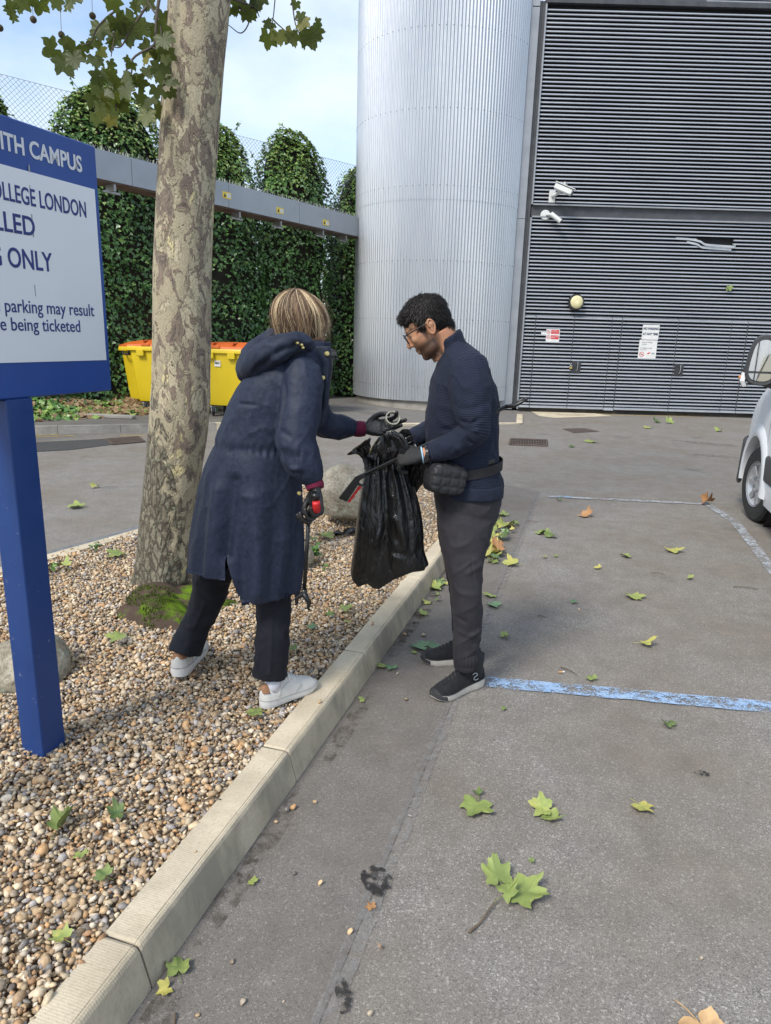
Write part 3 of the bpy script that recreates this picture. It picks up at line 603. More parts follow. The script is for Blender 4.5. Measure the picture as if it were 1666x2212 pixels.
def ivy_column(t0, o0, ztop, r, s_lo, s_hi, seed, label, zbase=.1, dens=1.0, wallz=3.9):
    rg = np.random.default_rng(seed); base = fp(t0, o0, zbase); root = thing('ivy_column', label, 'ivy', base, 'ivy columns along the fence')
    # solid dark backing, added to block light through the leaves; rounded crown, wide foot
    zs = np.linspace(0, 1, 22); rings = []
    def half(z, sgn):
        h = (z-zbase)/(ztop-zbase); cr_ = r*math.sqrt(max(0, 1-max(0, (h-.72)/.28)**2.2))
        w = (s_hi if sgn > 0 else s_lo); k = 1/(1+math.exp((z-wallz)*3.2))
        return cr_*(1-k)+max(cr_, w)*k
    for q in zs:
        z = zbase+q*(ztop-.12-zbase); a = np.linspace(0, 2*math.pi, 40, endpoint=False)
        dp = (.42+.1*(1-q))*min(1, half(z, 1)/r+.0)
        e = .86+.16*vnoise(np.stack((np.cos(a)*2+seed, np.sin(a)*2, a*0+z*1.5), 1), 1.2, 3)
        L_ = np.where(np.cos(a) > 0, half(z, 1), half(z, -1))*e-.1; s = np.cos(a)*np.maximum(L_, .02); o = np.sin(a)*np.maximum(dp*e-.1, .02)
        rings.append(np.stack([fp(t0+x, o0+y, z+.06*math.sin(3*x+seed)) for x, y in zip(s, o)]))
    m = MB(); m.loft(np.array(rings)); mkb('light_block_core', m, M_CORE, root, smooth=True)
    # leaves in clumps over the whole body
    A = (ztop-zbase)*(s_lo+s_hi+2*r)*.9; n = int(A*560*dens); q = rg.uniform(0, 1, n)**.9; z = zbase+q*(ztop-zbase)
    a = rg.uniform(0, 2*math.pi, n); a = np.where(rg.uniform(0, 1, n) < .35, rg.uniform(math.pi, 2*math.pi, n), a)
    Lh = np.array([half(zz, 1 if math.cos(aa) > 0 else -1) for zz, aa in zip(z, a)]); dp = (.42+.1*(1-q))*np.minimum(1, Lh/r)
    lump = vnoise(np.stack((np.cos(a)*Lh+seed, np.sin(a)*2, z), 1), 1.5, 4); e = .93+.26*lump+rg.normal(0, .05, n)
    keep = vnoise(np.stack((np.cos(a)*Lh*1.0+seed, np.sin(a), z), 1), 2.6, 3)+rg.normal(0, .15, n) > -.38; keep |= z > ztop-.5
    s, o = np.cos(a)*Lh*e, np.sin(a)*dp*e
    P = np.stack((f0[0]+fd[0]*(t0+s)-fd[1]*(o0+o), f0[1]+fd[1]*(t0+s)+fd[0]*(o0+o), z+.1*lump), 1)
    nx, ny = np.cos(a)*dp/(Lh+.01), np.sin(a); N = np.stack((fd[0]*nx-fd[1]*ny, fd[1]*nx+fd[0]*ny, .15+1.6*np.clip((q-.8)/.2, 0, 1)), 1); N /= np.linalg.norm(N, axis=1)[:, None]
    P, N, lump, q = P[keep], N[keep], lump[keep], q[keep]; n = len(P)
    tint = np.clip(.32+.28*lump+.55*np.clip((q-.58)/.42, 0, 1)+rg.normal(0, .16, n), 0, 1)  # leaves lighten towards the top: sunlit crowns put into the tint
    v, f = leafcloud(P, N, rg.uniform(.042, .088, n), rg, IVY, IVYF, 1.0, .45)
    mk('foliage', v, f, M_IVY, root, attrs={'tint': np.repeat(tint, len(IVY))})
    # loose shoots that break the outline
    m = MB(); sv, sf, k = [], [], 0
    for _ in range(26):
        a = rg.uniform(0, 6.28); zz = rg.uniform(wallz*.8, ztop-.1); h = half(zz, 1 if math.cos(a) > 0 else -1); p0 = fp(t0+math.cos(a)*h*.9, o0+math.sin(a)*.4, zz); d = np.array((rg.normal(0, .5), rg.normal(0, .3), rg.uniform(.2, 1))); d /= np.linalg.norm(d); l = rg.uniform(.2, .45)
        pts = [p0, p0+d*l*.5+(0, 0, .03), p0+d*l]; m.tube(pts, .004, 4)
        PP = np.array([p0+d*l*u+rg.normal(0, .02, 3) for u in np.linspace(.3, 1.05, 9)]); v, f = leafcloud(PP, rg.normal(0, 1, (9, 3)), rg.uniform(.04, .08, 9), rg, IVY, IVYF, .6, .8); sv.append(v); sf.append(f+k); k += len(v)
    mkb('shoot', m, M_STEM, root); sv = np.vstack(sv); mk('shoot_leaves', sv, np.vstack(sf), M_IVY, root, attrs={'tint': rg.uniform(.4, 1, len(sv)//10).repeat(10)})
    return root
ivy_column(-2.0, 0, 5.35, .75, 1.8, 1.25, 1, 'ivy column at the far left, its top just above the blue sign')
ivy_column(.2, 0, 5.75, 1.12, 1.3, 1.6, 2, 'broad ivy column with pale flower heads right above the corner of the blue sign')
ivy_column(2.5, .1, 5.62, .86, 1.6, 1.1, 3, 'ivy column half hidden behind the plane tree trunk')
ivy_column(4.42, .1, 5.88, 1.08, 1.2, 1.0, 4, 'free standing rounded ivy column between the tree and the metal tower')
ivy_column(6.5, .2, 5.5, .85, 1.15, 1.4, 5, 'ivy column beside the metal tower, partly hidden by it')
# ivy flower heads: pale green balls on the sunny clump
fl = MB(); rg = np.random.default_rng(8)
for _ in range(150):
    a = rg.uniform(math.pi*.95, 2*math.pi*1.02); z = rg.uniform(4.0, 5.6); h = 1.02*math.sqrt(max(0, 1-max(0, (z-4.17)/1.58)**2.2)); p0 = fp(.2+math.cos(a)*h*1.1, math.sin(a)*.55*h, z+.03); fl.ell(p0, (.022, .022, .02), nu=7, nv=5)
tag(mkb('ivy_flower', fl, pmat('ivy_flower_green', (.2, .24, .08), (.3, .34, .12), 40, .7), [o for o in bpy.data.objects if o.get('label', '').startswith('broad ivy')][0], smooth=True), kind='stuff')
# low ivy and dry leaves at the foot of the ivy
rg = np.random.default_rng(21); n = 5200; t_ = rg.uniform(-3.2, 1.8, n); o_ = -rg.uniform(.25, 1.75, n)*rg.uniform(.5, 1, n); P = np.stack((f0[0]+fd[0]*t_-fd[1]*o_, f0[1]+fd[1]*t_+fd[0]*o_, .12+np.maximum(0, .28+o_*.16)*rg.uniform(.2, 1, n)*(1+.6*vnoise(np.c_[t_, o_, o_*0], 2, 2))), 1)
N = np.tile((.2, -.4, .9), (n, 1)); dry = vnoise(P, 1.6, 3)+rg.normal(0, .25, n) > -.05
for nm, sel, mt in (('ground_ivy', ~dry, M_IVY), ('leaf_litter', dry, leafmat('dry_leaf', (.12, .075, .035), (.24, .15, .075), (.36, .25, .14), .7))):
    k = sel.sum(); v, f = leafcloud(P[sel], N[sel], rg.uniform(.06, .13, k), rg, IVY, IVYF, .3, .5); tag(mk(nm, v, f, mt, attrs={'tint': np.repeat(rg.uniform(.2, 1, k), len(IVY))}), kind='stuff')
for (a, b, hgt, lab) in ((G(103, 893, .11), G(168, 889, .11), .13, 'loose pale kerb block lying on the pavement beneath the blue sign'), ):
    m = MB(); d = b-a; m.box((a+b)/2+(0, 0, hgt/2), (np.linalg.norm(d), .2, hgt), math.atan2(d[1], d[0]), bev=.015); o = mkb('kerb_block', m, M_CONC, smooth=True, angle=40); tag(o, lab, 'block')
m = MB(); a, b = G(115, 897, .11), G(290, 905, .11); d = b-a; m.box((a+b)/2+(0, 0, .03), (np.linalg.norm(d), .14, .06), math.atan2(d[1], d[0]), bev=.012); struct('edging', m, M_CONC, smooth=True, angle=40)

# ================================================================== BINS
def bin_mats(body, lid): return body, lid
M_YBIN = pmat('yellow_plastic', (.58, .42, .008), (.68, .5, .015), 1.2, .42, .05, 70); M_OLID = pmat('orange_lid', (.55, .1, .015), (.65, .15, .025), 2, .45, .05, 70); M_BBIN = pmat('black_plastic', (.018, .019, .021), (.035, .036, .038), 2, .42, .05, 70)
M_RUB = pmat('rubber', (.012, .012, .012), (.03, .03, .03), 30, .7); M_LBL = pmat('label_grey', (.5, .5, .5), (.6, .6, .6), 5, .5)
def big_bin(loc, rz, body, lid, label, w=1.36, dpt=.78, h=1.14):
    r = thing('wheeled_bin', label, 'bin', loc, None); o = np.array(loc)
    def P(x, y, z): return np.array((x*math.cos(rz)-y*math.sin(rz), x*math.sin(rz)+y*math.cos(rz), z))+o
    def ring(hx, hy, z, rad=.05):
        p = []
        for sx, sy, a0 in ((1, 1, 0), (-1, 1, 90), (-1, -1, 180), (1, -1, 270)):
            for a in (0, 30, 60, 90): p.append(P(sx*(hx-rad)+rad*math.cos(R(a0+a)), sy*(hy-rad)+rad*math.sin(R(a0+a)), z))
        return p
    hx, hy = w/2, dpt/2; m = MB()
    m.loft(np.array([ring(hx*.80, hy*.76, .2), ring(hx*.81, hy*.78, .23), ring(hx*.83, hy*.82, .36), ring(hx*.95, hy*.94, h-.02), ring(hx*.95, hy*.94, h)])); bo = mkb('body', m, body, r, angle=40)
    m = MB(); m.loft(np.array([ring(hx, hy, h-.06), ring(hx*1.02, hy*1.03, h-.05), ring(hx*1.02, hy*1.03, h), ring(hx, hy, h+.02)])); mkb('rim', m, body, r, angle=40)
    for sx, sy, dx, dy in ((-1, 0, 0, 1), (1, 0, 0, 1)):                # lifting grips at both ends
        for q in (-.16, .16): m = MB(); m.tube([P(sx*hx*1.02, q-.11, h-.055), P(sx*(hx+.05), q-.09, h-.11), P(sx*(hx+.05), q+.09, h-.11), P(sx*hx*1.02, q+.11, h-.055)], .018, 6, smooth=3); mkb('grip', m, M_RUB, r, smooth=True)
    for q in (-.4, 0, .4): m = MB(); m.box(P(q*w/1.36, -hy*1.03, h-.09), (.14, .05, .12), rz, bev=.01); mkb('lifting_lug', m, body, r)
    rings = []
    for u in np.linspace(-1, 1, 15):
        prof = [(-1.0, 0), (-.97, .035), (-.6, .085), (-.15, .115), (.3, .115), (.7, .09), (.95, .05), (1.0, 0)]; k = 1-.5*abs(u)**6
        rings.append([P(u*hx*.985, y*hy*.99, h+.022+z*k) for y, z in prof])
    m = MB(); m.loft(np.array(rings)); li = mkb('lid', m, lid, r, angle=45)
    for u in (-.55, 0, .55): m = MB(); m.box(P(u*hx, -hy*.55, h+.118), (.05, hy*.8, .02), rz, bev=.006); mkb('lid_rib', m, lid, li)
    for q in (-.3, .3): m = MB(); m.box(P(q*w/1.36, -hy*.99, h+.05), (.16, .03, .05), rz, bev=.008); mkb('lid_handle', m, lid, li)
    for sx in (-1, 1):
        for sy in (-1, 1):
            c = P(sx*hx*.66, sy*hy*.6, .1); m = MB(); ax = np.array((math.cos(rz+.4), math.sin(rz+.4), 0)); m.lathe([(.0, -.025), (.07, -.025), (.095, -.018), (.098, 0), (.095, .018), (.07, .025), (.0, .025)], c, frame((0, 0, 1), ax)@np.array(((0, 0, 1), (0, 1, 0), (1, 0, 0))) if False else np.stack((np.cross((0, 0, 1), ax), (0, 0, 1), ax), 1), n=24); wh = mkb('wheel', m, M_RUB, r, angle=40)
            m = MB(); m.lathe([(.0, -.03), (.04, -.03), (.045, 0), (.04, .03), (0, .03)], c, np.stack((np.cross((0, 0, 1), ax), (0, 0, 1), ax), 1), n=16); mkb('hub', m, M_GALV, wh, angle=40)
            m = MB(); m.box(c+(0, 0, .07), (.1, .08, .03), rz); m.box(c+np.array((ax[0], ax[1], 0))*.035+(0, 0, .02), (.012, .05, .1), rz+.4); m.box(c-np.array((ax[0], ax[1], 0))*.035+(0, 0, .02), (.012, .05, .1), rz+.4); mkb('castor_fork', m, M_GALV, r)
    return r, P, bo
def sticker(r, P, bo, x, y, z, face, w=.11, h=.1):
    """white barcode label on the body"""
    n = P(*face)-P(0, 0, 0); n[2] = 0; n /= np.linalg.norm(n); s = np.cross((0, 0, 1), n); c = P(x, y, z); tlt = np.array((0, 0, 1.)); m = MB(); q = [c-s*w/2-tlt*h/2, c+s*w/2-tlt*h/2, c+s*w/2+tlt*h/2, c-s*w/2+tlt*h/2]; m.prism(q, n*.003); b = mkb('barcode_label', m, M_WHITE, r)
    for k in range(9): m = MB(); a = c-s*w*.38+s*w*.76*k/9+n*.0035+tlt*.008; wd_ = random.choice((.004, .007)); m.prism([a-tlt*h*.2, a+s*wd_-tlt*h*.2, a+s*wd_+tlt*h*.2, a+tlt*h*.2], n*.001); mkb('barcode_bar', m, M_BLK, b)
pA = G(312, 886, .11); rzA = R(90-16); bA = big_bin((pA[0]+.14, pA[1]+.55, .11), rzA, M_YBIN, M_OLID, 'yellow wheeled bin with orange lid standing to the left of the tree trunk')
sticker(*bA, -.645, -.02, 1.0, (-1, 0, 0))
pC = G(498, 903, .11); rzC = R(-12); bC = big_bin((pC[0]+.12, pC[1]+.42, .11), rzC, M_YBIN, M_OLID, 'yellow wheeled bin with orange lid right of the tree trunk, behind the woman', h=1.16)
sticker(*bC, -.28, -.362, .93, (0, -1, 0))
bB = big_bin((pC[0]-1.22, pC[1]+.78, .11), R(-12), M_YBIN, M_OLID, 'yellow wheeled bin hidden behind the tree trunk between two others', h=1.16)
pD = G(690, 889, .11); bD = big_bin((pD[0]-.42, pD[1]+.35, .11), R(-10), M_BBIN, M_BBIN, 'black wheeled bin with white letters standing behind the woman', w=1.3, h=1.12)
r_, P_, b_ = bD; xx = P_(1, 0, 0)-P_(0, 0, 0); nn_ = P_(0, -1, 0)-P_(0, 0, 0); upv = np.array((0, 0, 1.))
text('bin_lettering', 'N', M_WHITE, r_, M4(xx, upv, nn_, P_(.44, -.375, .78)), .2, .006)

# ================================================================== PLANE TREE
t = NT('plane_bark'); ob = t.obj(); wv = t.mapping(ob, scale=(1, 1, .62)); n1 = t.noise(6.5, 6, .62, wv, .5); n2 = t.noise(6.2, 5, .6, t.mapping(ob, scale=(1, 1, .55), loc=(7, 3, 2)), .6); n3 = t.noise(10.5, 6, .66, t.mapping(ob, scale=(1.5, 1.5, .8), loc=(1, 9, 4)), .9)
tan, olive, cream, mauve, dark = (.49, .43, .3), (.39, .34, .235), (.6, .52, .29), (.28, .215, .165), (.07, .058, .046)
base = t.mix(t.ramp(n1, [(.47, 0.), (.485, 1.)]), tan, olive)
edge = t.ramp(n1, [(.45, 0.), (.468, .8), (.478, 0.)]); base = t.mix(edge, base, (.1, .085, .06))
e2 = t.ramp(n2, [(.6, 0.), (.612, .6), (.625, 0.)]); base = t.mix(t.ramp(n2, [(.615, 0.), (.63, 1.)]), base, cream); base = t.mix(e2, base, (.11, .09, .06))
plate = t.ramp(n3, [(.53, 0.), (.542, 1.)]); pl_in = t.ramp(n3, [(.54, dark), (.56, mauve), (.62, (.2, .16, .13)), (.66, (.1, .085, .07)), (.72, (.24, .2, .16))]); base = t.mix(plate, base, pl_in)
sep = t.n("ShaderNodeSeparateXYZ", {0: ob}); low = t.attr('fiss').outputs[2]
fis = t.voro(1, t.n("ShaderNodeVectorMath", {0: t.mapping(ob, scale=(34, 34, 11)), 1: t.n("ShaderNodeTexNoise", {'Vector': ob, 'Scale': 14}).outputs[1]}, operation='ADD').outputs[0], 'DISTANCE_TO_EDGE'); crack = t.ramp(fis, [(.02, 0.), (.22, 1.)])
fcol = t.mix(crack, (.085, .072, .056), t.mix(t.ramp(t.noise(9, 5, .65), [(.35, 0.), (.62, 1.)]), (.16, .14, .105), (.27, .245, .185))); lich = t.ramp(t.noise(38, 4, .7), [(.55, 0.), (.62, 1.)]); fcol = t.mix(t.math('MULTIPLY', lich, .75), fcol, (.27, .29, .2))
fm_ = t.ramp(t.math('ADD', low, t.math('MULTIPLY', t.math('SUBTRACT', n3, .5), 1.3)), [(.45, 0.), (.53, 1.)]); base = t.mix(fm_, base, fcol)
base = t.mix(t.ramp(t.noise(120, 3), [(.35, .35), (.6, 0.)]), base, (.08, .065, .045)); 
hh = t.math('ADD', t.math('MULTIPLY', plate, .55), t.math('MULTIPLY', t.ramp(n1, [(.47, 0.), (.485, .35)]), .6)); hh = t.math('ADD', hh, t.math('MULTIPLY', t.math('MULTIPLY', crack, fm_), .6)); hh = t.math('ADD', hh, t.math('MULTIPLY', t.noise(90, 4), .25))
M_BARK = t.out(base, .85, 0, t.bump(hh, .75, .012), .25)
tree = thing('plane_tree', 'plane tree with flaking camouflage bark growing from the gravel bed', 'tree', (TREE_C[0], TREE_C[1], .1))
TY = 3.95
edges = [(1290, 287, 412), (1240, 297, 418), (1150, 303, 421), (1050, 313, 432), (900, 325, 452), (760, 331, 454), (569, 333, 457), (400, 341, 464), (200, 352, 478), (0, 365, 497)]
rings = []; pts = []
for y, a, b in edges: A_, B_ = W(a, y, TY), W(b, y, TY); pts.append((*((A_+B_)/2), np.linalg.norm(B_-A_)/2*.985))
pts = np.array(pts); pts[0, 2] = .10; top = pts[-1].copy(); dtop = (pts[-1]-pts[-3])/2
for k in (1, 2, 3, 4): pts = np.vstack((pts, pts[-1]+dtop*np.array((1, 1, 1, .6))*1.4))
pts = cr(pts, 9); na = 110; a = np.linspace(0, 2*math.pi, na, endpoint=False); zb = pts[0, 2]; rings = []; fis_ = []
for p in pts:
    h = max(0, p[2]-.1); fl_ = 1+.2*math.exp(-h/.12)*np.maximum(0, np.cos(a*5+.6))+.045*np.exp(-h/.5)*np.cos(a*3+1.9)
    q = np.stack((np.cos(a)*1.5, np.sin(a)*1.5, a*0+p[2]*1.3), 1); rr = p[3]*fl_*(1+.035*vnoise(q, 1.5, 3)+.018*vnoise(q, 9, 2))
    rings.append(np.stack((p[0]+np.cos(a)*rr, p[1]+np.sin(a)*rr, a*0+p[2]), 1)); side = np.cos(a-R(215))
    fis_.append(np.clip(.66-.5*h+.3*side*np.clip(2.1-h, 0, 1.4), -1, 1.1))
v, f = grid_faces(np.array(rings)); v[:, 2] += .0
mk('trunk', v, f, M_BARK, tree, attrs={'fiss': np.concatenate(fis_)})
# limbs above the frame carrying the twigs that hang into it
M_TWIG = pmat('twig_bark', (.07, .055, .045), (.12, .1, .08), 30, .85)
tp = pts[-1, :3]
def limb(path, r0, r1, sm=6): m = MB(); pp = cr(np.array(path, float), sm); m.tube(pp, np.linspace(r0, r1, len(pp)), 8); return mkb('limb', m, M_BARK, tree, smooth=True)
limb([pts[-9, :3], pts[-9, :3]+(-.55, -.05, .35), (-2.2, 3.5, 5.6), (-3.1, 3.3, 5.9)], .1, .03)
limb([pts[-14, :3], pts[-14, :3]+(.4, .1, .4), (.1, 4.1, 6.2), (.9, 4.2, 6.6)], .09, .03)
limb([tp, tp+(-.3, .5, 1.0), tp+(-.6, 1.2, 2.2)], .14, .06); limb([tp, tp+(.3, -.1, 1.1), tp+(.9, .2, 2.4)], .13, .05)
# plane leaves: five pointed lobes, cupped
def plane_leaf():
    tips = [(-90-62, .62), (-90-118+360, .62)]; out = []
    for ang, rad in ((0, 1.0), (9, .84), (15, .86), (25, .7), (33, .6), (42, .66), (52, .84), (58, .98), (66, .84), (75, .8), (84, .66), (95, .58), (108, .7), (120, .8), (130, .66), (145, .55), (160, .42), (180, .14)):
        out.append((math.sin(R(ang))*rad, math.cos(R(ang))*rad))
    rgt = out; lft = [(-x, y) for x, y in out[1:-1]][::-1]; p = np.array(rgt+lft); z = -.22*np.abs(p[:, 0])**1.5+.12*(np.arange(len(p)) % 2); c = np.array([(0, .1, 0)])
    v = np.vstack((c, np.c_[p, z])); n = len(p); f = [(0, 1+(i+1) % n, 1+i) for i in range(n)]; return v-np.array((0, -.1, 0)), f
PLV, PLF = plane_leaf()
M_PLEAF = leafmat('plane_leaf', (.035, .05, .012), (.075, .1, .018), (.24, .2, .03), .5, .35)
rg = np.random.default_rng(5)
def twig(path, r0=.009, r1=.003): m = MB(); pp = cr(np.array(path, float), 5); pp = pp+np.c_[vnoise(pp, 5, 2), vnoise(pp+3, 5, 2), vnoise(pp+7, 5, 2)]*.02; m.tube(pp, np.linspace(r0, r1, len(pp)), 6); mkb('twig', m, M_TWIG, tree, smooth=True)
def lf(px, py, Y, s, ang, tint, face=None):
    """leaf blade at a point: ang turns its tip in the picture plane, face tilts it"""
    c = W(px, py, Y); z = np.array((rg.normal(0, .45), -1, rg.normal(-.15, .4))) if face is None else np.array(face, float); z /= np.linalg.norm(z); y = np.array((math.sin(R(ang)), 0, -math.cos(R(ang)))); y -= z*(y@z); y /= np.linalg.norm(y); x = np.cross(y, z)
    B = np.stack((x, y, z), 1)*s; pv = PLV.copy(); pv[:, 2] *= rg.uniform(.5, 1.9); LV.append(pv@B.T+c); LF.append(np.array(PLF)+len(PLV)*len(LF)); LT.append(np.full(len(PLV), tint))
LV, LF, LT = [], [], []
Yl = 3.75
twig([(-2.2, 3.5, 5.6), (-1.75, 3.6, 4.9), W(325, -150, Yl), W(345, -60, Yl), W(338, 60, Yl), W(333, 105, Yl), W(290, 135, Yl), W(255, 190, Yl), W(252, 240, Yl)], .012)
twig([W(333, 20, Yl), W(365, 55, Yl+.05), W(380, 120, Yl), W(384, 170, Yl)] if False else [W(300, -40, Yl), W(322, 0, Yl), W(345, 40, Yl), W(349, 90, Yl), W(352, 160, Yl)], .006, .002)
twig([W(320, 10, Yl), W(285, 65, Yl), W(265, 100, Yl), W(240, 100, Yl)], .006, .002); twig([W(262, -30, Yl), W(255, 40, Yl), W(240, 120, Yl)], .006, .002); twig([W(205, 60, Yl), W(185, 80, Yl), W(172, 95, Yl)] if False else [W(250, 30, Yl), W(210, 62, Yl), W(195, 88, Yl), W(165, 95, Yl)], .005, .002)
twig([W(333, 105, Yl), W(352, 120, Yl), W(350, 145, Yl)], .005, .002); twig([W(290, 135, Yl), W(285, 165, Yl), W(262, 200, Yl), W(235, 205, Yl)], .005, .002)
cl = [(-60, -10, 44, 20, .2), (18, 15, 46, 10, .5), (45, -5, 40, -20, .5), (85, 2, 34, 10, .4), (120, 0, 34, 10, .3), (155, -8, 44, 20, .25), (240, 0, 38, 0, .15), (290, 5, 40, 30, .15), (318, 0, 36, -20, .2), (217, 55, 50, -10, .25), (252, 40, 40, 30, .1), (245, 75, 42, 0, .3), (276, 60, 44, 10, .12), (290, 40, 44, -20, .3), (305, 55, 38, 20, .55), (341, 58, 46, 40, .2), (352, 80, 42, 30, .3), (120, 105, 44, -60, .45), (135, 128, 46, 20, .12), (158, 120, 44, 30, .1), (165, 100, 40, -40, .15), (150, 145, 36, 10, .1), (145, 92, 32, -70, .25), (185, 95, 24, 0, .15), (203, 125, 34, 0, .35), (215, 110, 30, 60, .7), (238, 135, 28, 0, .3), (235, 160, 40, 20, .15), (255, 172, 38, -20, .12), (215, 165, 36, -40, .12), (200, 205, 40, 20, .35), (225, 195, 40, 0, .2), (250, 200, 44, 10, .3), (270, 190, 38, 40, .2), (285, 165, 34, 10, .25), (298, 170, 34, -10, .15), (318, 150, 36, 20, .2), (345, 140, 40, 10, .15), (360, 170, 26, 20, .3), (325, 100, 38, -20, .3), (340, 110, 40, 10, .2), (360, 112, 34, 30, .2), (315, 125, 28, 60, .9), (368, 145, 30, 40, .1), (300, 205, 40, 20, .25), (325, 215, 42, 20, .2), (335, 235, 40, 30, .35), (318, 245, 38, 10, .6), (235, 230, 38, 10, .5), (215, 230, 36, -20, .6), (205, 250, 34, 0, .5), (240, 255, 30, 0, .95), (222, 215, 34, 30, .7), (262, 225, 30, 10, .5), (352, 30, 30, 20, .2), (357, 200, 20, 0, .2), (375, 175, 22, 20, .1), (338, 190, 26, 30, .4), (395, 30, 36, 10, .2), (388, 8, 34, -30, .25)]
for x, y, s, g_, tn in cl: lf(x, y, Yl+rg.uniform(-.18, .18), s/1500*Yl*.62*rg.uniform(.9, 1.15), g_+rg.uniform(-25, 25), min(1, max(0, tn+rg.normal(0, .06))))
for _ in range(12): lf(rg.uniform(200, 370), rg.uniform(70, 245), Yl+rg.uniform(-.2, .2), rg.uniform(18, 30)/1500*Yl*.62, rg.uniform(-60, 60), rg.uniform(.1, .7))
Yr = 4.15
twig([(.9, 4.2, 6.6), (.2, 4.2, 5.4), W(610, -140, Yr), W(600, -60, Yr), W(597, 25, Yr), W(590, 60, Yr)], .006, .002); twig([W(600, -30, Yr), W(633, -5, Yr), W(640, 50, Yr), W(648, 75, Yr)], .006, .002); twig([W(592, 40, Yr), W(612, 55, Yr), W(628, 70, Yr)], .004, .002); twig([W(640, 40, Yr), W(660, 55, Yr)], .004, .002)
twig([pts[-36, :3], W(540, 15, Yr), W(560, 40, Yr)], .01, .002); twig([W(515, 15, Yr), W(535, 40, Yr), W(520, 70, Yr), W(488, 50, 4.0)], .005, .002)
for x, y, s, g_, tn in [(580, 75, 40, -20, .55), (600, 72, 36, 10, .7), (618, 68, 32, 30, .85), (630, 75, 34, 20, .6), (585, 50, 28, -30, .3), (655, 45, 34, -20, .75), (668, 72, 44, 10, .2), (655, 75, 40, 30, .35), (680, 65, 34, 50, .3), (650, 30, 22, 0, .3), (683, 48, 20, 60, .2), (540, 12, 40, 10, .2), (555, -5, 40, 30, .2), (515, 0, 34, -30, .3), (505, 20, 26, 0, .4), (640, 5, 20, 0, .3), (530, 25, 30, 40, .25)]: lf(x, y, Yr+rg.uniform(-.1, .1), s/1500*Yr*.62, g_+rg.uniform(-20, 20), tn)
for _ in range(420):      # the rest of the crown, above the picture
    b = [(-2.6, 3.4, 5.9), (.6, 4.2, 6.9), (tp[0]-.6, tp[1]+1.2, tp[2]+2.2), (tp[0]+.9, tp[1]+.2, tp[2]+2.4), (-3.1, 3.3, 6.1)][rg.integers(0, 5)]; c = np.array(b)+rg.normal(0, .5, 3); c[2] = max(c[2], 5.2)
    z = rg.normal(0, 1, 3); z /= np.linalg.norm(z); y = rg.normal(0, 1, 3); y -= z*(y@z); y /= np.linalg.norm(y); B = np.stack((np.cross(y, z), y, z), 1)*rg.uniform(.07, .12); LV.append(PLV@B.T+c); LF.append(np.array(PLF)+len(PLV)*len(LF)); LT.append(np.full(len(PLV), rg.uniform(.1, .6)))
mk('foliage', np.vstack(LV), np.vstack(LF), M_PLEAF, tree, attrs={'tint': np.concatenate(LT)}, smooth=False)
M_BALL = pmat('seed_ball_brown', (.05, .04, .025), (.09, .07, .04), 60, .9, .6, 200)
for x, y, Y in ((133, 75, Yl), (200, 34, Yl), (72, 42, Yl), (352, 178, Yl), (571, 327, Yl)[:2]+(Yl,) if False else (364, 150, Yl), (0, 60, Yl)):
    c = W(x, y, Y); m = MB(); m.ell(c, (.0155,)*3, nu=14, nv=9); s_ = mkb('seed_ball', m, M_BALL, tree, smooth=True); m = MB(); m.tube([c+(0, 0, .01), c+(.004, 0, .12)], .0012, 4); mkb('stalk', m, M_TWIG, s_)
# mossy root mound at the foot
mb = MB(); 
for x, y, rx, ry, h in ((-1.23, 3.46, .25, .19, .12), (-1.12, 3.36, .22, .16, .09), (-.98, 3.62, .24, .16, .07), (-1.27, 3.64, .2, .16, .13), (-.98, 3.28, .2, .1, .055), (-1.1, 3.7, .3, .2, .09)): mb.ell((x, y, .075), (rx*.8, ry*.8, h), nu=28, nv=16)
v, f, nr = fuse(mb, .012, 5); v = v+nr*(.016*vnoise(v, 9, 3))[:, None]
t = NT('moss_root'); ms = t.ramp(t.noise(7, 4, .65), [(.49, 0.), (.57, 1.)]); col = t.mix(ms, t.mix(t.noise(14, 4), (.05, .035, .026), (.12, .088, .068)), t.mix(t.ramp(t.noise(11, 3), [(.35, 0.), (.65, 1.)]), (.03, .045, .006), (.12, .2, .016)))
mr = mk('root_flare', v, f, t.out(col, .95, 0, t.bump(t.math('ADD', t.noise(160, 3), t.noise(30, 3)), .8, .008), .1), tree)
mo = MB(); rg = np.random.default_rng(31)
vv = v[(v[:, 1] < 3.62) & (vnoise(v, 5, 3) > .04) & (v[:, 2] > .095)]; vv = vv[rg.choice(len(vv), min(2600, len(vv)))]
for p in vv: d = rg.normal(0, .004, 3); d[2] = rg.uniform(.006, .016); s_ = .004; mo.add([p+(-s_, 0, -.003), p+(s_, 0, -.003), p+d], [(0, 1, 2)]); mo.add([p+(0, -s_, -.003), p+(0, s_, -.003), p+d], [(0, 1, 2)])
tag(mkb('moss', mo, leafmat('moss_green', (.04, .055, .01), (.09, .13, .015), (.17, .23, .025), .9), tree, attrs={'tint': np.repeat(np.clip(.5+.5*vnoise(mo.verts()[::3], 12, 2), 0, 1), 3)}), kind='stuff')
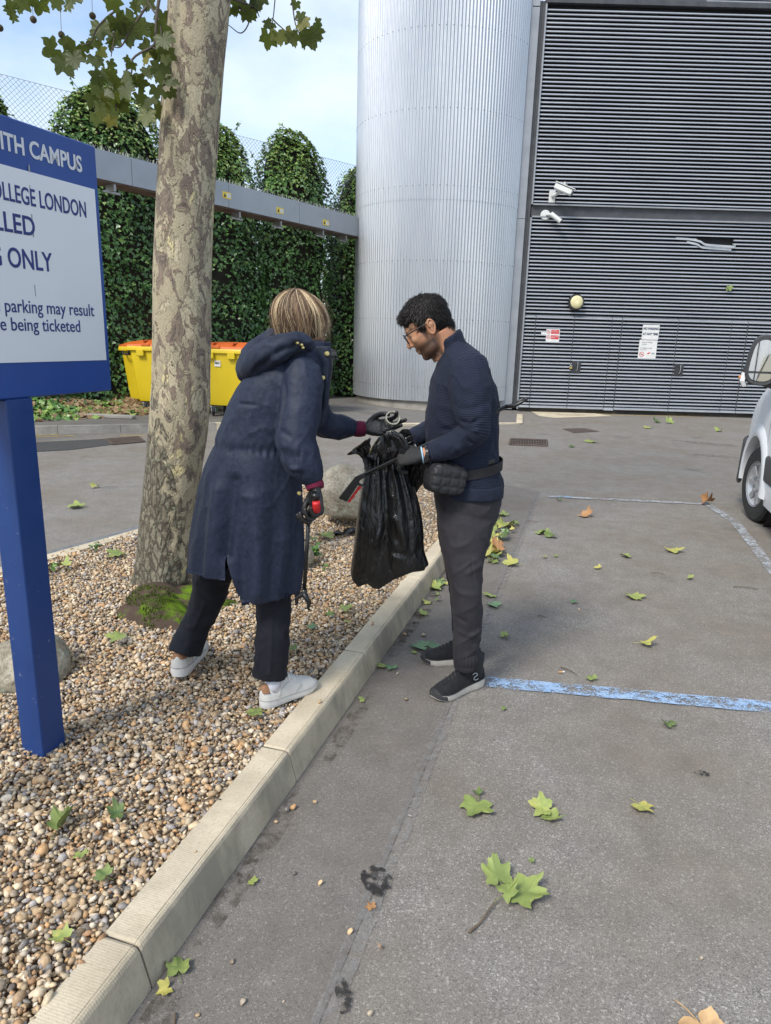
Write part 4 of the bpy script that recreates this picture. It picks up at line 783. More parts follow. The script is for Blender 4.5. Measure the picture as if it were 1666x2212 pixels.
# ================================================================== CAMPUS SIGN
SD = np.array((.36, .933, 0)); SD /= np.linalg.norm(SD); SN = np.array((SD[1], -SD[0], 0)); UP = np.array((0, 0, 1.)); SP0 = np.array((-1.2, 2.2, 0))
def onsign(px, py, o=0.0):
    """where a sight line meets the sign face: (along, height)"""
    d = np.array(_ray(px, py)); c = np.array((0, 0, CAM_H)); q = SP0+SN*(.05+o); tt = ((q-c)@SN)/(d@SN); p = c+d*tt; return (p-SP0)@SD, p[2]
M_SBLUE = pmat('sign_blue', (.014, .055, .24), (.018, .07, .29), 3, .42, .03, 60); M_SWHITE = pmat('sign_white', (.7, .715, .735), (.76, .77, .785), 2, .45, .02, 60); M_SINK = pmat('sign_lettering', (.018, .03, .16), (.022, .04, .19), 9, .5); M_SLET = pmat('white_lettering', (.62, .63, .65), (.68, .68, .7), 9, .5)
t = NT('post_blue'); sc = t.ramp(t.noise(30, 5, .7), [(.66, 0.), (.72, .6)]); t.out(t.mix(sc, t.mix(t.noise(4, 3), (.009, .036, .15), (.014, .055, .21)), (.35, .38, .42)), t.ramp(t.noise(12, 3), [(.3, .3), (.7, .48)]), 0, t.bump(t.noise(90, 2), .05, .002)); M_POST = t.m
s_r, zt = onsign(205, 322); s_r2, zb_ = onsign(243, 850); sr = (s_r+s_r2)/2
_, zt0 = onsign(0, 238); _, zb0 = onsign(0, 856); zt = (zt+zt0)/2; zb_ = (zb_+zb0)/2; SW = 1.25
sg = thing('campus_sign', 'blue and white campus parking sign on a blue square post, cut by the left edge', 'sign', SP0+(0, 0, .1))
def SPt(s, o, z): return SP0+SD*s+SN*o+UP*z
def sbox(m, s0, s1, o0, o1, z0, z1, bev=0): m.box(SPt((s0+s1)/2, (o0+o1)/2, (z0+z1)/2), (s1-s0, o1-o0, z1-z0), rot=np.stack((SD, -SN, UP), 1), bev=bev)
m = MB(); sbox(m, sr-SW, sr, -.03, .05, zb_, zt, .004); mkb('panel', m, M_SBLUE, sg)
m = MB(); sa, za = onsign(200, 408); sb_, zb2 = onsign(232, 780); si = (sa+sb_)/2; _, zc = onsign(0, 354); _, zd = onsign(0, 781); sbox(m, sr-SW+.05, si, .05, .0525, (zb2+zd)/2, (za+zc)/2); mkb('white_face', m, M_SWHITE, sg)
def sline(body, p_end_base, p_top, size_k, mat, w_target=None, p_start=None, bold=.0, o=.0532):
    """a line of capitals ending at p_end_base (right end, on its base line)"""
    s1, z1 = onsign(*p_end_base, o-.05); s_t, z_t = onsign(*p_top, o-.05); h = (z_t-z1); size = h/size_k
    cu = text('lettering', body, mat, sg, np.eye(4), size, bold*size); xs_ = np.array([v.co.x for v in cu.data.vertices])
    s0 = onsign(*p_start[0], o-.05)[0]
    # width of the visible part is known: scale so the letters from index k on span it
    cu2 = text('m', body[:p_start[1]], mat, sg, np.eye(4), size, bold*size); x0 = max(v.co.x for v in cu2.data.vertices)+org(sg)[0] if p_start[1] else 0; bpy.data.objects.remove(cu2)
    x1 = xs_.max()+org(sg)[0]; sx = (s1-s0)/(x1-x0); bpy.data.objects.remove(cu)
    return text('lettering', body, mat, sg, M4(SD, UP, SN, SPt(s1-x1*sx, o, z1)), size, bold*size, sx, .0006)
sline('HAMMERSMITH CAMPUS', (178, 372), (176, 337), .73, M_SLET, None, ((5.5, 296), 9), .022, .0512)
sline('COLLEGE LONDON', (187, 470), (186, 435), .73, M_SINK, None, ((78, 445), 7), .012)
sline('CONTROLLED', (77, 510), (76, 468), .73, M_SINK, None, ((28.7, 502), 8), .014)
sline('PARKING ONLY', (115, 587), (118, 546), .73, M_SINK, None, ((4.5, 570), 7), .014)
sline('Unauthorised parking may result', (204, 683), (203, 655), .76, M_SINK, None, ((93, 671), 20), .004)
sline('in your vehicle being ticketed', (174, 717), (173, 689), .76, M_SINK, None, ((14, 707), 15), .004)
M_RUN = pmat('grey_stain', (.3, .3, .31), (.38, .38, .38), 30, .7)
for px, y0, y1 in ((60, 356, 372), (63, 400, 440), (66, 462, 480), (69, 500, 512), (73, 615, 640), (163, 352, 366)):
    a = onsign(px, y0); b = onsign(px+3, y1); m = MB(); sbox(m, min(a[0], b[0])-.001, max(a[0], b[0])+.0006, .0528, .0534, min(a[1], b[1]), max(a[1], b[1])); mkb('drip_stain', m, M_RUN, sg)
for s in (0.0, sr-SW+.28-.0):
    if s < -.2: s = -.62
    m = MB(); sbox(m, s-.05, s+.05, -.05, .05, -.1, zb_-.001, .005); mkb('post', m, M_POST, sg)

# ================================================================== BOULDERS
def boulder(name, c, r, seed, label, mat, rz=0.0, voxel=None):
    rg = np.random.default_rng(seed); v0, f0_ = ico(5); d = 1+.16*vnoise(v0+seed, 1.2, 3)+.03*vnoise(v0+seed, 5, 3)+.008*vnoise(v0+seed, 16, 2); w = v0*d[:, None]
    for _ in range(6):
        q = rg.normal(size=3); q /= np.linalg.norm(q); h = w@q; w = w-np.outer(np.maximum(h-.8, 0)*.7, q)
    w = w*np.array(r); w = w@rotmat((0, 0, 1), rz).T; w[:, 2] = np.maximum(w[:, 2], -.5*r[2])
    return tag(mk(name, w+np.array(c)*(0, 0, 0), f0_, mat, origin=None), label, 'boulder') if False else tag(mk(name, w+np.array(c), f0_, mat, origin=c), label, 'boulder')
t = NT('boulder_stone'); col = t.mix(t.ramp(t.noise(5, 6, .7), [(.35, 0.), (.65, 1.)]), (.23, .2, .15), (.44, .4, .32)); col = t.mix(t.ramp(t.noise(60, 4, .7), [(.48, 0.), (.6, .6)]), col, (.14, .12, .09)); col = t.mix(t.ramp(t.noise(16, 5, .75), [(.58, 0.), (.64, .7)]), col, (.42, .44, .34)); col = t.mix(t.ramp(t.noise(9, 4, .7, t.mapping(t.obj(), loc=(4, 4, 4))), [(.6, 0.), (.7, .5)]), col, (.26, .36, .28)); M_BOUL = t.out(col, .9, 0, t.bump(t.math('ADD', t.noise(45, 5), t.math('MULTIPLY', t.noise(12, 4), 1.0)), .7, .012), .25)
boulder('boulder', tuple(W(752, 1075, 5.4)), (.27, .26, .25), 3, 'large pale lichened boulder on the gravel behind the black bag', M_BOUL, .3)
boulder('boulder', (-.62, 4.25, .17), (.17, .13, .13), 9, 'small boulder half hidden by the hem of the long navy coat', M_BOUL, .3)
boulder('boulder', tuple(W(58, 1440, 2.72)), (.185, .17, .15), 14, 'rounded grey granite boulder behind the blue sign post', M_BOUL, 1.1)

# ================================================================== WHITE VAN
vo = np.array((3.385, 6.33, 0)); VH = np.array((.281, .9597, 0)); VR = np.array((.9597, -.281, 0))     # heading, its right hand side; origin under the left front wheel's outer face
M_VAN = pmat('van_white', (.66, .68, .71), (.72, .735, .755), 1.2, .22, .02, 40, 0.0, .5, Coat_Weight=.0) if False else pmat('van_white', (.66, .68, .71), (.72, .735, .755), 1.2, .25, .015, 30)
M_TRIM = pmat('grey_trim', (.04, .042, .045), (.06, .062, .066), 6, .5, .15, 300); M_GLASS = NT('dark_glass').out((.02, .025, .03), .05, 0, None, .8); M_MIRR = NT('mirror_glass').out((.75, .77, .8), .04, 1.0)
M_RIM = pmat('wheel_silver', (.4, .41, .43), (.52, .53, .54), 6, .35, .05, 60, .6); M_LAMPC = pmat('clear_lens', (.6, .6, .62), (.7, .7, .72), 9, .15); M_AMBER = pmat('amber_lens', (.6, .2, .06), (.7, .26, .08), 9, .2); M_LAMPR = pmat('red_lens', (.35, .02, .02), (.4, .03, .03), 9, .2)
van = thing('white_van', 'white van parked at the right edge with black door mirror and front wheel showing', 'van', vo)
def V(x, y, z): return vo+VH*x+VR*y+UP*z            # x ahead of the front axle, y from the left flank inwards, z up
# body: cross sections along its length, lower edge / belt / roof, with the flank tucked in at the nose
secs = [(1.02, .50, .42, .60, .98, .30), (.98, .30, .36, .72, 1.02, .22), (.9, .15, .34, .86, 1.06, .16), (.7, .055, .34, .96, 1.13, .12), (.45, .02, .34, 1.02, 1.2, .1), (.2, .005, .34, 1.06, 1.25, .09), (0, 0, .34, 1.1, 1.32, .1), (-.28, 0, .34, 1.12, 1.40, .12), (-.8, 0, .34, 1.12, 1.93, .25), (-1.1, 0, .34, 1.12, 2.12, .18), (-2.2, 0, .34, 1.12, 2.2, .15), (-3.6, 0, .34, 1.12, 2.2, .15), (-3.95, .02, .36, 1.12, 2.15, .17)]
WV = 1.98; rings = []
for x, ins, zl, zbelt, zr, tk in secs:
    half = [(ins+.03, zl), (ins, zl+.12), (ins-.0, (zl+zbelt)/2), (ins+.015, zbelt), (ins+tk*.75, zr-.12*(zr-zbelt)-.0), (ins+tk+.06, zr-.01), (WV/2-.02, zr+.03)]
    half = cr(np.array(half), 3); ring = [V(x, y, z) for y, z in half]+[V(x, WV-y, z) for y, z in half[::-1]]; rings.append(ring)
A = np.array(rings); A = np.stack([cr(A[:, j], 4) for j in range(A.shape[1])], 1)
m = MB(); m.loft(A); body = mkb('body', m, M_VAN, van, smooth=True, angle=50)
for xw in (0.0, -2.93):                                    # wheel arches cut from the body
    m = MB(); m.lathe([(.0, -.3), (.43, -.3), (.43, .42), (0, .42)], V(xw, 0, .36), np.stack((VH, UP, VR), 1), n=40); cut = mkb('cut', m, None)
    m2 = MB(); m2.lathe([(.0, -.3), (.43, -.3), (.43, .42), (0, .42)], V(xw, WV-.12, .36), np.stack((VH, UP, VR), 1), n=40); cut2 = mkb('cut', m2, None)
    for c_ in (cut, cut2): b_ = body.modifiers.new('arch', 'BOOLEAN'); b_.object = c_; b_.operation = 'DIFFERENCE'; b_.solver = 'EXACT'
dg = bpy.context.evaluated_depsgraph_get(); nm = bpy.data.meshes.new_from_object(body.evaluated_get(dg)); body.modifiers.clear(); body.data = nm; nm.materials.clear(); nm.materials.append(M_VAN)
for o in [o for o in bpy.data.objects if o.name.startswith('cut')]: bpy.data.objects.remove(o)
for xw in (0.0, -2.93):
    for side in (0, 1):
        y0 = -.0 if side == 0 else WV; sg_ = 1 if side == 0 else -1; steer = R(9) if xw == 0 else 0
        hx, ax = (VH*math.cos(steer)-VR*math.sin(steer)), (VR*math.cos(steer)+VH*math.sin(steer)); ax = ax*sg_; c = V(xw, y0+sg_*.13, .345); B = np.stack((hx*sg_ if sg_ > 0 else -hx*sg_, UP, ax), 1)
        prof = [(.2, -.1), (.27, -.108), (.325, -.1), (.338, -.085)]
        for q in (-.05, .0, .05): prof += [(.345, q-.03), (.345, q+.012), (.333, q+.014), (.333, q+.018)]
        prof += [(.338, .085), (.32, .1), (.2, .1)]
        m = MB(); m.lathe(prof, c, B, n=56, cap=(False, False)); wh = mkb('wheel', m, M_RUB, van, smooth=True, angle=35)
        m = MB(); m.lathe([(.0, -.07), (.05, -.085), (.07, -.075), (.1, -.05), (.17, -.06), (.195, -.09), (.21, -.105), (.215, -.09), (.2, 0), (0, 0)], c, B, n=40); rm_ = mkb('rim', m, M_RIM, wh, smooth=True, angle=35)
        m = MB()
        for k in range(7): a = k*2*math.pi/7; m.prism([c+B@np.array((math.cos(a+d_)*r_, math.sin(a+d_)*r_, zz)) for d_, r_, zz in ((-.24, .075, -.078), (.24, .075, -.078), (.13, .18, -.082), (-.13, .18, -.082))], -ax*.012)
        mkb('wheel_trim_spokes', m, M_RIM, rm_)
        m = MB(); aa = np.linspace(R(-6), R(186), 26) if True else None
        m.loft(np.array([[V(xw+math.cos(a)*rr, y0+sg_*yy, .36+math.sin(a)*rr) for rr, yy in ((.425, .05), (.425, -.02), (.45, -.03), (.5, -.022), (.54, .004), (.5, .03))] for a in aa])); mkb('wheel_arch', m, M_VAN, van, smooth=True, angle=40)
        m = MB(); m.lathe([(.42, 0), (.42, .3), (0, .3)], V(xw, y0+sg_*.1, .36), np.stack((VH, UP, VR*sg_), 1), n=30, cap=(False, True)); mkb('arch_liner', m, M_RUB, van)
# bumper corner, sill and side mouldings
def strip(name, pts, thick, mat, par=van, sm=4):
    m = MB(); top, bot = cr(np.array([V(*p) for p in pts[0]]), sm), cr(np.array([V(*p) for p in pts[1]]), sm); out = -VR*thick
    m.loft(np.array([[a, a+out*.7-UP*.01, a+out-UP*.03, b+out+UP*.02, b+out*.6, b] for a, b in zip(top, bot)])); return mkb(name, m, mat, par, smooth=True, angle=40)
strip('front_bumper', ([(1.03, .62, .66), (.99, .32, .68), (.9, .14, .7), (.72, .045, .7), (.55, .018, .7), (.47, .01, .66)], [(1.06, .62, .28), (1.02, .32, .26), (.92, .13, .25), (.74, .04, .24), (.6, .015, .24), (.5, .01, .28)]), .03, M_TRIM)
strip('sill_moulding', ([(-.47, .0, .68), (-.9, .0, .68), (-1.7, .0, .68), (-2.45, 0, .68)], [(-.5, .0, .46), (-.9, .0, .46), (-1.7, .0, .46), (-2.4, 0, .46)]), .022, M_TRIM)
strip('sill', ([(-.5, .005, .45), (-.9, .0, .45), (-1.7, .0, .45), (-2.4, 0, .45)], [(-.45, .03, .24), (-.9, .03, .24), (-1.7, .03, .24), (-2.4, .03, .24)]), .01, M_VAN)
m = MB(); m.loft(np.array([[V(x, y, z) for x, z in ((.98, .66), (.99, .8), (.9, .88), (.88, .7))] for y in (.25, .45, .62)])) ; mkb('headlight', m, M_LAMPC, van)
m = MB(); m.loft(np.array([[V(x, y, z) for x, z in ((1.0, .66), (1.0, .8), (.93, .88), (.9, .7))] for y in (WV-.62, WV-.45, WV-.25)])) ; mkb('headlight', m, M_LAMPC, van)
m = MB(); m.prism([V(-.36, .18, 1.44), V(-.36, WV-.18, 1.44), V(-.98, WV-.24, 2.06), V(-.98, .24, 2.06)], VH*.03+UP*.03); mkb('windscreen', m, M_GLASS, van)
for side in (0, 1):
    y = lambda q: -.012-.0+q if side == 0 else WV+.012-q
    m = MB(); m.prism([V(-.42, y(.05), 1.2), V(-1.45, y(.02), 1.2), V(-1.45, y(.11), 1.78), V(-.98, y(.12), 1.82)], VR*(.02 if side == 0 else -.02)); mkb('side_window', m, M_GLASS, van)
    m = MB(); m.prism([V(-.36, y(.012), 1.14), V(-.48, y(.012), 1.14), V(-.47, y(.03), 1.36)], -VR*(.012 if side == 0 else -.012)); mkb('window_corner_trim', m, M_TRIM, van)
    m = MB(); m.box(V(-.36, y(.018), .88), (.004, .012, 1.0), rot=np.stack((VH, VR, UP), 1)); mkb('door_seam', m, M_TRIM, van)
    m = MB(); m.box(V(-1.5, y(.018), 1.2), (.004, .012, 1.6), rot=np.stack((VH, VR, UP), 1)); mkb('door_seam', m, M_TRIM, van)
    m = MB(); m.box(V(-1.35, y(.0), 1.06), (.2, .03, .04), rot=np.stack((VH, VR, UP), 1), bev=.008); mkb('door_handle', m, M_TRIM, van)
    m = MB(); m.box(V(-3.98, y(.13), 1.0), (.03, .12, .5), rot=np.stack((VH, VR, UP), 1), bev=.01); mkb('rear_light', m, M_LAMPR, van)
def mirror(side):
    s_ = 1 if side == 0 else -1; y0 = 0 if side == 0 else WV
    def Q(out, x, z): return V(-.42+x, y0-s_*out, 1.30+z)
    def outl(k, x): return [Q(o*1.0, x, z) for o, z in cr(np.array([(.05, .02), (.06, .3), (.10, .365), (.17, .375), (.225, .335), (.25, .25), (.268, .10), (.262, .02), (.22, -.03), (.12, -.045), (.055, -.02), (.05, .02)])*1.0, 3)[:-1]]
    c = np.mean(outl(0, 0), 0)
    def sc(pts, k, dx=0.0): return [c+VH*dx+(p-c)*k for p in pts]
    m = MB(); m.loft(np.array([sc(outl(0, .0), .84, -.01), sc(outl(0, 0), .95, -.012), sc(outl(0, 0), 1.0, .0), sc(outl(0, 0), 1.0, .05), sc(outl(0, 0), .9, .12), sc(outl(0, 0), .6, .17), sc(outl(0, 0), .2, .185)])); h = mkb('door_mirror', m, M_TRIM, van, smooth=True, angle=50)
    up_ = [p for p in sc(outl(0, 0), .80, -.0125)]; zc = Q(0, 0, .075)[2]
    m = MB(); a = [p.copy() for p in up_]; a = [np.array((p[0], p[1], max(p[2], zc))) for p in a]; m.prism(a, -VH*.004); mkb('mirror_glass', m, M_MIRR, h)
    m = MB(); a = [np.array((p[0], p[1], min(p[2], zc-.016))) for p in up_]; m.prism(a, -VH*.004-UP*.002); mkb('blind_spot_glass', m, M_MIRR, h)
    m = MB(); m.loft(np.array([[Q(.255, .02, .06), Q(.285, .04, .06), Q(.28, .1, .06), Q(.24, .1, .06)], [Q(.262, .015, -.01), Q(.295, .035, -.01), Q(.29, .11, -.01), Q(.24, .11, -.01)], [Q(.24, .02, -.055), Q(.265, .04, -.06), Q(.26, .1, -.06), Q(.22, .1, -.05)]])); ind = mkb('indicator_lamp', m, M_LAMPC, h)
    m = MB(); m.ell(Q(.292, .06, .02), (.012, .02, .016), nu=10, nv=7); mkb('amber_bulb', m, M_AMBER, ind, smooth=True)
    m = MB(); m.tube([Q(.1, .06, -.0), Q(.03, .06, -.02), Q(-.02, .06, -.04)], .05, 8); mkb('mirror_arm', m, M_TRIM, h, smooth=True)
mirror(0); mirror(1)

# ================================================================== THINGS ON THE FACADE
def fbox(m, x0, x1, z0, z1, y0, y1, bev=0): m.box(((x0+x1)/2, FY-(y0+y1)/2, (z0+z1)/2), (x1-x0, y1-y0, z1-z0), bev=bev)
M_CAMW = pmat('camera_white', (.58, .6, .58), (.66, .68, .66), 6, .35, .03, 60); M_LENS = pmat('lens_black', (.01, .01, .012), (.02, .02, .022), 9, .2)
c = W(1193, 425, FY-.06); cam1 = thing('security_camera', 'large boxy white security camera on the louvres above the floor beam', 'camera', c)
m = MB(); m.box(c+(0, .01, 0), (.13, .06, .24), bev=.01); mkb('wall_plate', m, M_CAMW, cam1)
m = MB(); m.tube([c+(.0, -.03, 0), c+(.1, -.22, .06), c+(.17, -.3, .16)], .035, 8, smooth=3); mkb('arm', m, M_CAMW, cam1, smooth=True)
m = MB(); m.ell(c+(.18, -.31, .19), (.055,)*3, nu=14, nv=9); mkb('joint', m, M_GALV, cam1, smooth=True)
hc = W(1218, 409, FY-.42); ax = np.array((.82, -.38, -.40)); ax /= np.linalg.norm(ax); Fm = frame(ax, (0, 0, 1)); m = MB(); m.box(hc, (.4, .13, .13), rot=Fm, bev=.025); hh_ = mkb('housing', m, M_CAMW, cam1)
m = MB(); m.box(hc+Fm@np.array((.02, 0, .078)), (.45, .165, .016), rot=Fm, bev=.005); mkb('sun_shield', m, M_CAMW, hh_); m = MB(); m.box(hc+Fm@np.array((.203, 0, 0)), (.01, .1, .1), rot=Fm); mkb('window', m, M_LENS, hh_)
c = W(1178, 465, FY-.02); cam2 = thing('security_camera', 'small round based white camera fixed to the dark floor beam', 'camera', c)
B0 = np.stack(((1, 0, 0), (0, 0, 1), (0, -1, 0)), 1).astype(float); m = MB(); m.lathe([(0, 0), (.105, 0), (.105, .03), (.09, .045), (0, .05)], c, B0, n=24); mkb('base', m, M_CAMW, cam2, smooth=True, angle=40)
m = MB(); m.tube([c+(.02, -.05, 0), c+(.07, -.14, 0), c+(.13, -.16, -.02)], .025, 8); mkb('arm', m, M_CAMW, cam2, smooth=True)
ax = np.array((.75, -.3, -.6)); ax /= np.linalg.norm(ax); a = c+(.13, -.16, -.02); m = MB(); m.tube([a-ax*.05, a+ax*.22], .05, 14); hb = mkb('housing', m, M_CAMW, cam2, smooth=True, angle=40); m = MB(); m.tube([a+ax*.221, a+ax*.235], .042, 14); mkb('lens', m, M_LENS, hb)
c = W(1243, 653, FY-.03); lamp = thing('bulkhead_lamp', 'round bulkhead lamp with cream cover and black rim on the louvres', 'lamp', c)
m = MB(); m.lathe([(0, 0), (.17, 0), (.175, .08), (.165, .13), (.14, .135), (0, .1)], c, B0, n=36); mkb('rim', m, M_LENS, lamp, smooth=True, angle=40)
m = MB(); m.lathe([(.14, .1), (.138, .135), (.11, .155), (.06, .165), (0, .168)], c, B0, n=36); mkb('cover', m, pmat('cream_plastic', (.6, .55, .3), (.66, .6, .35), 3, .4), lamp, smooth=True)
def MF(x, y, z): return M4((1, 0, 0), (0, 0, 1), (0, -1, 0), (x, FY-y, z))
np_ = thing('parking_notice', 'white NO PARKING AT ANY TIME plate on the louvred door', 'sign', (5.785, FY-.06, 1.82)); M_INK = pmat('navy_ink', (.02, .03, .08), (.03, .04, .1), 20, .6)
m = MB(); fbox(m, 5.60, 5.97, 1.67, 1.99, .05, .058, .002); mkb('plate', m, M_WHITE, np_)
for b_, z in (('NO PARKING', 1.885), ('AT ANY TIME', 1.77)): text('lettering', b_, M_INK, np_, MF(5.785, .0585, z), .07, .0035, .8, .0005, 'CENTER')
sm = thing('smoking_notice', 'white notice plate with red no smoking symbol below the parking notice', 'sign', (5.77, FY-.05, 1.46))
m = MB(); fbox(m, 5.565, 5.965, 1.26, 1.665, .04, .048, .002); mkb('plate', m, M_WHITE, sm); text('lettering', 'Imperial College\nLondon', M_INK, sm, MF(5.62, .0485, 1.6), .04, 0, .9, .0005); text('lettering', 'It is illegal to smoke\nin this area', M_INK, sm, MF(5.6, .0485, 1.475), .036, 0, .9, .0005); text('lettering', 'BOC', M_INK, sm, MF(5.86, .0485, 1.36), .04, .001, .9, .0005)
def ringm(c, r0, r1, y): m = MB(); m.lathe([(r0, 0), (r1, 0), (r1, .001), (r0, .001), (r0, 0)], (c[0], FY-y, c[1]), B0, n=30, cap=(False, False)); return m
def nosign(par, x, z, r, y):
    s_ = ringm((x, z), r*.8, r, y); o = mkb('prohibition_ring', s_, M_RED, par); m = MB(); a = R(-45); m.box((x, FY-y-.0008, z), (r*1.7, .001, r*.2), rot=rotmat((0, 1, 0), -a)); mkb('slash', m, M_RED, o); m = MB(); m.box((x, FY-y-.0003, z), (r*.9, .0008, r*.2)); mkb('pictogram', m, M_BLK, o)
nosign(sm, 5.645, 1.35, .055, .0485); m = MB(); m.prism([(5.75, FY-.0485, 1.36), (5.8, FY-.0485, 1.36), (5.845, FY-.0485, 1.395), (5.795, FY-.0485, 1.395)], (0, -.001, 0)); mkb('logo_stripe', m, M_RED, sm)
rs = thing('red_notice', 'small red and white prohibition notice on the left louvred door', 'sign', (3.62, FY-.05, 1.68))
m = MB(); fbox(m, 3.47, 3.77, 1.56, 1.84, .045, .05, .001); mkb('plate', m, M_WHITE, rs)
for z, z1 in ((1.74, 1.825), (1.625, 1.71)): m = MB(); fbox(m, 3.575, 3.755, z, z1, .0505, .0515); o = mkb('red_panel', m, M_RED, rs); nosign(rs, 3.518, (z+z1)/2, .042, .0505)
text('lettering', 'NO SMOKING\nNO NAKED LIGHTS', M_WHITE, rs, MF(3.585, .0518, 1.795), .022, 0, .85, .0003); text('lettering', 'NO UNAUTHORISED\nPERSONS BEYOND\nTHIS POINT', M_WHITE, rs, MF(3.585, .0518, 1.688), .022, 0, .8, .0003)
m = MB(); fbox(m, 3.36, 3.47, 1.72, 1.78, .042, .045); mkb('side_tab', m, M_WHITE, rs)
for x0, x1, z0, z1 in ((4.21, 4.37, 1.33, 1.38), (4.2, 4.27, 1.2, 1.215)):
    pass
pl = thing('padlock', 'small brass padlock hanging beside the left door handle', 'padlock', (4.075, FY-.09, 1.03)); M_BRASS = pmat('brass', (.5, .38, .12), (.6, .46, .18), 20, .35, .05, 80, .8); m = MB(); m.box((4.075, FY-.09, 1.01), (.06, .025, .05), bev=.006); mkb('body', m, M_BRASS, pl); m = MB(); m.tube([(4.055, FY-.09, 1.03), (4.055, FY-.09, 1.06), (4.075, FY-.09, 1.075), (4.095, FY-.09, 1.06), (4.095, FY-.09, 1.03)], .006, 6, smooth=3); mkb('shackle', m, M_CHROME, pl, smooth=True)

# ================================================================== DRAIN COVERS
M_IRON = pmat('rusty_iron', (.06, .043, .035), (.11, .08, .066), 12, .75, .3, 120); M_IRONV = pmat('drain_void', (.012, .01, .009), (.02, .018, .016), 9, .9)
def grate(corners, n, label, bars='long'):
    c = [np.array(p) for p in corners]; r = thing('drain_grate', label, 'drain', np.mean(c, 0)); m = MB(); m.add([p+(0, 0, .002) for p in c], [(0, 1, 2, 3)]); mkb('pit', m, M_IRONV, r)
    def q(u, v_): return (c[0]*(1-u)+c[1]*u)*(1-v_)+(c[3]*(1-u)+c[2]*u)*v_
    m = MB()
    for a, b in ((0, 1), (1, 2), (2, 3), (3, 0)): m.tube([c[a]+(0, 0, .004), c[b]+(0, 0, .004)], .02, 5)
    mkb('frame', m, M_IRON, r); m = MB()
    for k in range(1, n): m.tube([q(k/n, .03)+(0, 0, .004), q(k/n, .97)+(0, 0, .004)], .011, 5)
    for k in (1, 2): m.tube([q(.02, k/3)+(0, 0, .005), q(.98, k/3)+(0, 0, .005)], .01, 5)
    mkb('bars', m, M_IRON, r)
grate((G(1102, 961), G(1181, 964), G(1181, 952), G(1104, 949)), 14, 'rectangular rusty drain grate in the road behind the man')
grate((G(229, 950), G(300, 945), G(312, 955), G(244, 961)), 12, 'drain grate by the far kerb, between the sign post and the tree')
cc = [G(1215, 926), G(1262, 925), G(1296, 932), G(1240, 935)]; r = thing('manhole_cover', 'rusty manhole cover lying flush in the road before the louvred doors', 'manhole cover', np.mean(cc, 0)); m = MB(); m.add([p+(0, 0, .003) for p in cc], [(0, 1, 2, 3)]); mkb('cover', m, M_IRON, r)
# ================================================================== PEOPLE
def ringE(c, a, b, n=28, p=2.0, yaw=0.0, tilt=0.0, roll=0.0):
    """closed ring round c: a across (X), b deep (Y); tilt leans it about Y, roll about X"""
    th = np.linspace(0, 2*math.pi, n, endpoint=False); ct, st = np.cos(th), np.sin(th)
    q = np.stack((np.sign(ct)*np.abs(ct)**(2/p)*a, np.sign(st)*np.abs(st)**(2/p)*b, th*0), 1)
    M = rotmat((0, 0, 1), yaw)@rotmat((0, 1, 0), tilt)@rotmat((1, 0, 0), roll); return np.array(c)+q@M.T
def slices(rows, n=32, p=2.2, yaw=0.0, k=5, shrink=0.0, dz=0.0):
    """rows: (left px, right px, y px, distance, depth half width[, tilt]) measured off the photo -> smooth loft rings"""
    prm = []
    for r in rows:
        A_, B_ = W(r[0], r[2], r[3]), W(r[1], r[2], r[3]); prm.append((*((A_+B_)/2+(0, 0, dz)), np.linalg.norm(B_-A_)/2-shrink, r[4]-shrink, r[5] if len(r) > 5 else 0.0))
    prm = cr(np.array(prm), k); return np.array([ringE(q[:3], q[3], q[4], n, p, yaw, q[5]) for q in prm])
def limb_mb(m, rows, n=20, k=5, shrink=0.0):
    """rows: (px, py, distance, radius px across the picture[, depth radius px])"""
    P = np.array([W(r[0], r[1], r[2]) for r in rows]); s = np.array([r[2]/1500.0 for r in rows]); ra = np.array([r[3] for r in rows])*s-shrink; rb = np.array([(r[4] if len(r) > 4 else r[3]) for r in rows])*s-shrink
    P = cr(P, k); ra = cr(ra[:, None], k)[:, 0]; rb = cr(rb[:, None], k)[:, 0]; v, f = sweep(P, ra, rb, n, True, up=(0, 1, 0)); m.add(v, f); return P
def segdist(v, path):
    best = np.full(len(v), 9.0)
    for a, b in zip(path[:-1], path[1:]):
        d = b-a; t_ = np.clip(((v-a)@d)/(d@d+1e-12), 0, 1); best = np.minimum(best, np.linalg.norm(v-a-t_[:, None]*d, axis=1))
    return best
def creases(v, nr, items):
    """soft folds: each item (pixel path with distance, height, width); only where the cloth faces that way"""
    d = np.zeros(len(v))
    for path, amp, w in items:
        P = cr(np.array([W(*q) for q in path]), 4); q = segdist(v, P); d += amp*np.exp(-(q/w)**2)
    return v+nr*d[:, None]
